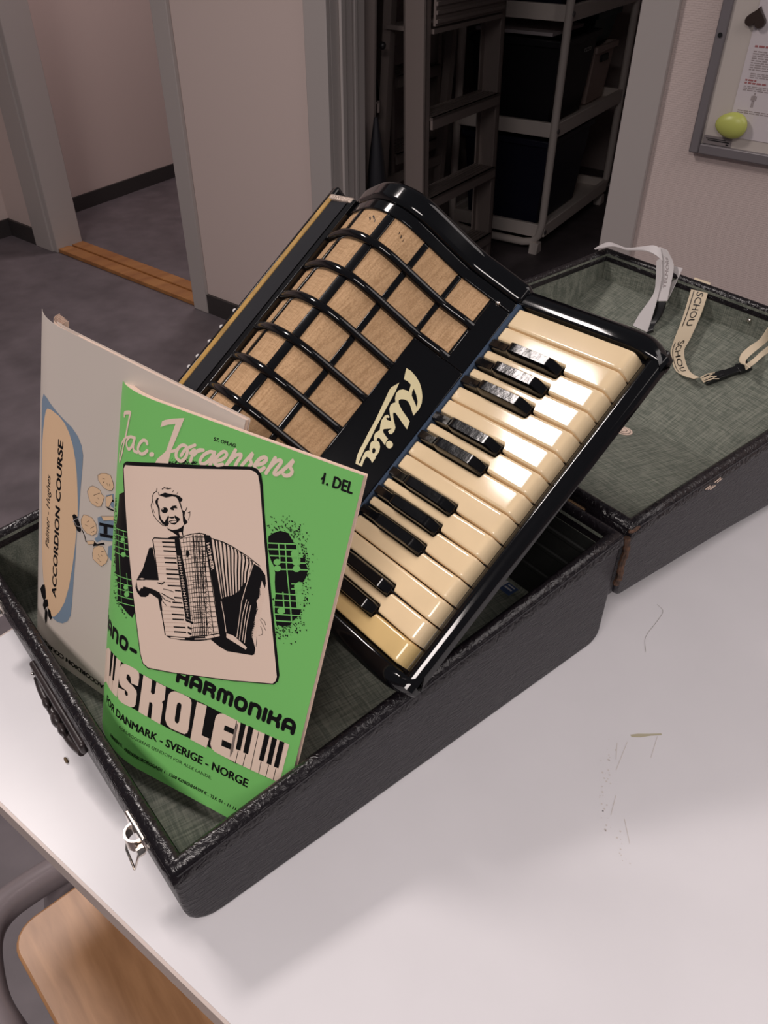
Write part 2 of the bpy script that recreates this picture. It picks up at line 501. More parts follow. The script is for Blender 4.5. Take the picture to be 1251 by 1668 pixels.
def bin_box(name, x0, x1, y0, y1, z0, h, m, label, cat, tap=0.03, lip=True, group=None):
    r = root(name, SF((x0 + x1) / 2, (y0 + y1) / 2, z0), label, cat, group)
    t = tap
    o = [SF(x0 + t, y0 + t, z0), SF(x1 - t, y0 + t, z0), SF(x1 - t, y1 - t, z0), SF(x0 + t, y1 - t, z0), SF(x0, y0, z0 + h), SF(x1, y0, z0 + h), SF(x1, y1, z0 + h), SF(x0, y1, z0 + h)]
    w = 0.006
    i = [SF(x0 + t + w, y0 + t + w, z0 + w), SF(x1 - t - w, y0 + t + w, z0 + w), SF(x1 - t - w, y1 - t - w, z0 + w), SF(x0 + t + w, y1 - t - w, z0 + w), SF(x0 + w, y0 + w, z0 + h), SF(x1 - w, y0 + w, z0 + h), SF(x1 - w, y1 - w, z0 + h), SF(x0 + w, y1 - w, z0 + h)]
    f = [(0, 1, 2, 3)] + [(k, (k + 1) % 4, 4 + (k + 1) % 4, 4 + k) for k in range(4)] + [(8, 9, 10, 11)] + [(8 + k, 8 + (k + 1) % 4, 12 + (k + 1) % 4, 12 + k) for k in range(4)] + [(4 + k, 4 + (k + 1) % 4, 12 + (k + 1) % 4, 12 + k) for k in range(4)]
    mesh('body', o + i, f, m, r, bevel=0.004)
    if lip:
        boxes('rim', [((x0 - 0.012, y0 - 0.012, z0 + h - 0.025), (x1 + 0.012, y0, z0 + h)), ((x0 - 0.012, y1, z0 + h - 0.025), (x1 + 0.012, y1 + 0.012, z0 + h)), ((x0 - 0.012, y0, z0 + h - 0.025), (x0, y1, z0 + h)), ((x1, y0, z0 + h - 0.025), (x1 + 0.012, y1, z0 + h))], m, r, F=SF, bevel=0.003)
    return r


bk = bin_box('storage_box', 0.04, 0.47, 0.03, 0.43, -0.225, 0.315, M_boxk, 'black storage box lettered in pale grey on the middle closet shelf', 'box')
tv, tf, tw = text_mesh('ecco')
mesh('lettering', [SF(0.30 + x / tw * 0.085, 0.026, 0.02 + y * 0.022) for x, y in tv], tf, M_white, bk)
mesh('paper_sheet', *join([(boxv((0.06, 0.08, 0.10), (0.40, 0.42, 0.112), SF), BOXF)]), M_notice, origin=SF(0.2, 0.2, 0.10))
tag(bpy.data.objects['paper_sheet'], 'pale paper stack lying on top of the black box in the closet', 'paper')
bin_box('storage_box', 0.04, 0.56, 0.03, 0.43, -0.64, 0.36, M_boxn, 'dark navy storage box on the lowest closet shelf', 'box')
bk2 = bin_box('storage_basket', 0.52, 0.78, 0.05, 0.40, -0.225, 0.235, M_basket, 'pale plastic basket with handle slot behind the black box', 'basket', 0.02)
v, f = prism([(0.60 + 0.04 * math.cos(a) * (1.0), 0.0) for a in ()] or [(-0.045, -0.014), (0.045, -0.014), (0.045, 0.014), (-0.045, 0.014)], 0.044, 0.056, lambda p, q, h: SF(0.65 + p, h, -0.045 + q))
mesh('handle_slot', v, f, M_boxk, bk2, bevel=0.003)
bin_box('storage_crate', 0.50, 0.79, 0.06, 0.40, 0.018, 0.125, M_teal, 'teal plastic crate stacked above the pale basket in the closet', 'crate', 0.02)
bin_box('storage_box', 0.05, 0.78, 0.04, 0.42, 0.19, 0.24, M_boxn, 'dark box on the upper closet shelf, at the top edge of the photo', 'box')


def ladder(label, p_left, p_right, steps, tread, top, lean, rear=True, feet=True, group=None):
    """front frame between two upright sides; treads horizontal; rear legs splayed behind"""
    a, b2 = Vector(p_left), Vector(p_right)
    e = (b2 - a); w = e.length; e = e / w
    n = Vector((-e.y, e.x))
    def LF(x, y, z):
        y2 = y + (z - ZF) * lean
        p = a + e * x + n * y2
        return Vector((p.x, p.y, z + TZ))
    r = root('step_ladder', LF(w / 2, 0.1, ZF), label, 'ladder', group)
    for x in (-0.028, w):
        xi = 1 if x < 0 else -1
        boxes('side_rail', [((x, 0, ZF), (x + 0.028, 0.006, top)), ((x if x < 0 else x + 0.022, 0, ZF), (x + 0.006 if x < 0 else x + 0.028, tread * 0.9, top)), ((x, tread * 0.9 - 0.006, ZF), (x + 0.028, tread * 0.9, top))], M_alu, r, F=LF)
        box('foot', (x - 0.004, -0.004, ZF), (x + 0.032, tread, ZF + 0.04), M_plastic, r, F=LF)
    for z in steps:
        l = [((0, -0.012, z - 0.035), (w, -0.004, z))]
        for k in range(6):
            l.append(((0, -0.012 + k * tread / 6, z - 0.006), (w, -0.012 + (k + 0.62) * tread / 6, z)))
        l.append(((0, -0.012, z - 0.009), (w, tread - 0.012, z - 0.004)))
        l.append(((0, tread - 0.02, z - 0.03), (w, tread - 0.012, z)))
        boxes('tread', l, M_alu, r, F=LF)
    if rear:
        for x in (0.015, w - 0.045):
            v, f = join([(boxv((x, 0, 0), (x + 0.03, 0.028, 1), lambda p, q, h: LF(p, tread + 0.02 + q + (top - 0.1 - (ZF + h * (top - ZF))) * 0.08, ZF + h * (top - ZF - 0.05))), BOXF)])
            mesh('rear_leg', v, f, M_alu, r)
        for hh in (0.18, 0.5):
            box('cross_brace', (0.02, tread + 0.02 + (top - 0.1 - (ZF + hh)) * 0.08, ZF + hh), (w - 0.02, tread + 0.03 + (top - 0.1 - (ZF + hh)) * 0.08, ZF + hh + 0.03), M_alu, r, F=LF)
    return r


ladder('aluminium step ladder nearest the closet door, with ribbed treads', (1.690, 1.700), (2.122, 1.835), (0.012, -0.23, -0.47), 0.085, 0.95, 0.03)
r = bpy.data.objects['step_ladder']
boxes('platform', [((0.0, -0.014, 0.255), (0.43, -0.006, 0.62))] + [((0.0, -0.02, 0.262 + k * 0.022), (0.43, -0.014, 0.272 + k * 0.022)) for k in range(15)] + [((0.0, -0.01, 0.235), (0.43, 0.16, 0.247))], M_alu, r,
      F=lambda x, y, z: Vector((1.694 + 0.955 * x - 0.297 * (y + 0.03), 1.702 + 0.297 * x + 0.955 * (y + 0.03), z + TZ)))
ladder('aluminium step ladder standing behind the front ladder, treads showing through', (1.84, 2.06), (2.12, 2.15), (0.06, -0.19, -0.44), 0.12, 0.95, 0.02, rear=False)
ladder('folded aluminium ladder leaning at the left side of the closet doorway', (1.575, 1.865), (1.80, 2.16), (-0.45, -0.2, 0.05), 0.075, 0.98, -0.01, rear=False)
r = bpy.data.objects['step_ladder.002']
for q in ((1.575, 1.895, 0.17), (1.592, 1.842, 0.20)):
    v, f = ball(AB(*q), 0.011, 12, 8)
    mesh('end_plug', v, f, M_plastic, r, smooth=True)
v, f = tube(curve3([AB(1.530, 1.795, 0.02), AB(1.532, 1.795, -0.06), AB(1.536, 1.797, -0.16), AB(1.545, 1.80, -0.30), AB(1.548, 1.802, -0.42), AB(1.548, 1.802, -0.46)], 4), [0.006 + 0.036 * min(1, i / 12) - (0.02 if i == 20 else 0) for i in range(21)], 12)
tag(mesh('cloth_bag', v, f, M_boxk, smooth=True), 'dark cloth bag hanging inside the left jamb of the closet doorway', 'bag')

# ------------------------------------------------------------------ whiteboard and what hangs on it
wb = root('whiteboard', WF(2.16, -0.01, 0.13), 'grey framed magnetic whiteboard on the textured wall at right', 'whiteboard')
box('board', (1.725, -0.014, 0.145), (2.60, -0.001, 0.715), M_board, wb, F=WF)
boxes('frame', [((1.71, -0.022, 0.13), (1.731, 0, 0.73)), ((2.594, -0.022, 0.13), (2.615, 0, 0.73)), ((1.731, -0.022, 0.13), (2.594, 0, 0.151)), ((1.731, -0.022, 0.709), (2.594, 0, 0.73))], M_frame, wb, F=WF, bevel=0.003)
v, f = disc(WF(1.721, -0.022, 0.353), WF(0, -1, 0) - WF(0, 0, 0), 0.0045, 0.002, 12)
mesh('screw_hole', v, f, M_plastic, wb)
mp = box('maker_plate', (1.735, -0.0165, 0.152), (1.795, -0.0142, 0.168), M_label, wb, F=WF)
boxes('plate_print', [((1.740, -0.0169, 0.162), (1.782, -0.0166, 0.1635)), ((1.744, -0.0169, 0.1585), (1.79, -0.0166, 0.1605)), ((1.784, -0.0169, 0.154), (1.79, -0.0166, 0.1565))], M_plastic, mp, F=WF)
pn = root('notice_sheet', WF(1.885, -0.016, 0.172), 'printed notice sheet with red headings pinned on the whiteboard', 'paper')
mesh('sheet', boxv((1.780, -0.0152, 0.172), (1.992, -0.0146, 0.470), WF), BOXF, M_notice, pn)
rr = random.Random(3)
L1, L2 = [], []
def row(z, n0, n1, h, out):
    x = n0
    while x < n1:
        w = rr.uniform(0.004, 0.013)
        out.append(((x, -0.0156, z), (min(x + w, n1), -0.01525, z + h))); x += w + 0.0022
for k in range(9):
    row(0.3300 - k * 0.0040, 1.792, 1.96, 0.0019, L1)
for k in range(3):
    row(0.2915 - k * 0.0034, 1.797, 1.90, 0.0016, L1)
for k in range(3):
    row(0.2680 - k * 0.0034, 1.790, 1.93, 0.0016, L1)
for k in range(2):
    row(0.2235 - k * 0.0036, 1.790, 1.86, 0.0017, L1)
row(0.338, 1.792, 1.85, 0.0034, L2); row(0.2785, 1.790, 1.812, 0.003, L2); row(0.2735, 1.790, 1.835, 0.003, L2)
for zs in ((0.2960, 0.34), (0.2795, 0.2930), (0.25, 0.2706), (0.2, 0.228)):
    q = [b for b in L1 if zs[0] <= b[0][2] < zs[1]]
    if q:
        o = boxes('printed_lines', q, M_gtxt, pn, F=WF)
        o['kind'] = 'stuff'
for zs in ((0.33, 0.35), (0.277, 0.28), (0.27, 0.2769)):
    o = boxes('red_heading', [b for b in L2 if zs[0] <= b[0][2] < zs[1]], M_red, pn, F=WF)
boxes('person_pictogram', [((1.8135, -0.0156, 0.232), (1.8155, -0.01525, 0.244)), ((1.8165, -0.0156, 0.232), (1.8185, -0.01525, 0.244)), ((1.8132, -0.0156, 0.243), (1.8188, -0.01525, 0.254)), ((1.8105, -0.0156, 0.245), (1.8125, -0.01525, 0.253)), ((1.8195, -0.0156, 0.245), (1.8215, -0.01525, 0.253)), ((1.8145, -0.0156, 0.2552), (1.8175, -0.01525, 0.259))], M_gtxt, pn, F=WF)
v, f = ball((0, 0, 0), 1, 20, 12, F=lambda p: WF(1.789 + 0.033 * p.x * (1.0 if p.x > 0 else 1.0) , -0.030 - 0.015 * p.y, 0.197 + 0.025 * p.z * (1 - 0.16 * (-p.x)) * 1.0))
tag(mesh('egg_magnet', v, f, M_egg, smooth=True, angle=180), 'lime green egg magnet at the lower left of the whiteboard', 'magnet')
hp = []
for k in range(28):
    t = 2 * math.pi * k / 28
    hx = 16 * math.sin(t) ** 3; hy = 13 * math.cos(t) - 5 * math.cos(2 * t) - 2 * math.cos(3 * t) - math.cos(4 * t)
    hp.append((hx / 16 * 0.0195, -hy / 16 * 0.0195))
cs, sn = math.cos(-0.12), math.sin(-0.12)
v, f = prism([(p * cs - q * sn, p * sn + q * cs) for p, q in hp], -0.026, -0.0145, lambda p, q, h: WF(1.783 + p, h, 0.386 + q))
tag(mesh('heart_magnet', v, f, M_heart, bevel=0.004, seg=3), 'dark upside-down heart magnet above the notice sheet', 'magnet')

# ------------------------------------------------------------------ table and chair
TFX, TFY = Vector((0.971, 0.238)), Vector((0.238, -0.971))


def TF(x, y, z):
    p = Vector((-0.180, 0.3515)) + TFX * x + TFY * y
    return Vector((p.x, p.y, z + TZ))


tb = root('table', TF(0.6, 0.4, ZF), 'white laminate table carrying the open accordion case', 'table')
box('tabletop', (0.0015, 0.0015, -0.024), (1.1985, 0.7985, 0.0), M_table, tb, F=TF)
boxes('edge_band', [((-0.001, -0.001, -0.025), (0.0015, 0.801, -0.0006)), ((1.1985, -0.001, -0.025), (1.201, 0.801, -0.0006)), ((0.0015, -0.001, -0.025), (1.1985, 0.0015, -0.0006)), ((0.0015, 0.7985, -0.025), (1.1985, 0.801, -0.0006))], M_edge, tb, F=TF)
for x in (0.08, 1.12):
    for y in (0.07, 0.73):
        v, f = tube([TF(x, y, -0.024), TF(x, y, ZF)], 0.018, 14)
        mesh('leg', v, f, M_steel, tb, smooth=True)
boxes('apron', [((0.08, 0.06, -0.06), (1.12, 0.08, -0.024)), ((0.08, 0.72, -0.06), (1.12, 0.74, -0.024))], M_steel, tb, F=TF)
# glue residue and stains
gl = [TF(*(Vector((x + 0.180, y - 0.3515)).dot(TFX), Vector((x + 0.180, y - 0.3515)).dot(TFY)), 0.0002) for x, y in ((0.3205, -0.0920), (0.3265, -0.0955), (0.334, -0.1015), (0.3435, -0.1085), (0.3425, -0.1100), (0.334, -0.1042), (0.3255, -0.0995), (0.3195, -0.0945))]
mesh('glue_residue', gl, [tuple(range(8))], M_glue, tb)
rr = random.Random(8)
sp = []
for k in range(46):
    t = k / 45
    cx = (1 - t) ** 2 * 0.300 + 2 * t * (1 - t) * 0.240 + t * t * 0.222 + rr.gauss(0, 0.0035)
    cy = (1 - t) ** 2 * -0.092 + 2 * t * (1 - t) * -0.108 + t * t * -0.166 + rr.gauss(0, 0.0035)
    s = rr.uniform(0.0003, 0.0011)
    sp.append(([AB(cx + s * math.cos(a), cy + s * math.sin(a), 0.0002) for a in (0, 1.3, 2.6, 3.9, 5.2)], [(0, 1, 2, 3, 4)]))
for x0, y0, x1, y1 in ((0.312, -0.095, 0.281, -0.107), (0.338, -0.108, 0.315, -0.118), (0.304, -0.09, 0.29, -0.1), (0.262, -0.122, 0.244, -0.131), (0.25, -0.14, 0.236, -0.156)):
    d = Vector((y0 - y1, x1 - x0)).normalized() * 0.0003
    sp.append(([AB(x0 + d.x, y0 + d.y, 0.0002), AB(x1 + d.x, y1 + d.y, 0.0002), AB(x1 - d.x, y1 - d.y, 0.0002), AB(x0 - d.x, y0 - d.y, 0.0002)], [(0, 1, 2, 3)]))
v, f = join(sp)
o = mesh('faint_stain', v, f, M_stain, tb)
o['kind'] = 'stuff'
v, f = ball(AB(-0.082, 0.195, 0.0015), 0.003, 8, 6, (0.5, 1.3, 0.5))
tag(mesh('crumb', v, f, M_crumb, smooth=True), 'brown crumb on the white table left of the case handle', 'crumb')
v, f = tube(curve3([AB(0.476, -0.007, 0.0006), AB(0.472, -0.017, 0.0006), AB(0.455, -0.022, 0.0006), AB(0.428, -0.028, 0.0006), AB(0.412, -0.04, 0.0006)], 6), 0.00011, 5)
tag(mesh('hair_strand', v, f, M_crumb, smooth=True), 'single hair lying on the white table in front of the open lid', 'hair')

ch = root('chair', AB(0.0, 0.09, ZF), 'chair with pale wooden seat and grey frame pushed under the table', 'chair')
sx0, sy0 = -0.192, 0.262
poly = []
for cx, cy, a0 in ((0.03, -0.03, 90), (0.03, -0.35, 180), (0.36, -0.35, 270), (0.36, -0.03, 0)):
    for k in range(7):
        a = math.radians(a0 + 15 * k)
        poly.append((cx + 0.03 * math.cos(a), cy + 0.03 * math.sin(a)))


def CHF(p, q, z):
    cs, sn = math.cos(math.radians(4)), math.sin(math.radians(4))
    return AB(sx0 + p * cs - q * sn, sy0 + p * sn + q * cs, z)


v, f = prism(poly, -0.302, -0.29, CHF)
mesh('seat', v, f, M_seat, ch, bevel=0.003)
for (xa, sgn) in ((-0.028, 1), (0.418, -1)):
    pts = [CHF(xa + 0.09 * sgn * 1.6, 0.055, -0.335), CHF(xa + 0.075 * sgn, 0.055, -0.325), CHF(xa + 0.03 * sgn, 0.045, -0.315), CHF(xa + 0.004 * sgn, 0.015, -0.31), CHF(xa - 0.012 * sgn, -0.04, -0.31), CHF(xa - 0.012 * sgn, -0.08, -0.325), CHF(xa - 0.008 * sgn, -0.10, -0.40), CHF(xa - 0.02 * sgn, -0.12, ZF)]
    v, f = tube(curve3(pts, 6), 0.019, 14)
    mesh('frame_tube', v, f, M_steel, ch, smooth=True)
    v, f = tube(curve3([CHF(xa + 0.13 * sgn, 0.055, -0.335), CHF(xa + 0.09 * sgn, 0.06, -0.40), CHF(xa + 0.05 * sgn, 0.08, ZF)], 8), 0.019, 12)
    mesh('leg', v, f, M_steel, ch, smooth=True)
    v, f = tube(curve3([CHF(xa - 0.004 * sgn, -0.10, -0.315), CHF(xa + 0.01 * sgn, -0.2, -0.312), CHF(xa + 0.02 * sgn, -0.34, -0.33), CHF(xa + 0.0 * sgn, -0.4, ZF)], 8), 0.019, 12)
    mesh('leg', v, f, M_steel, ch, smooth=True)

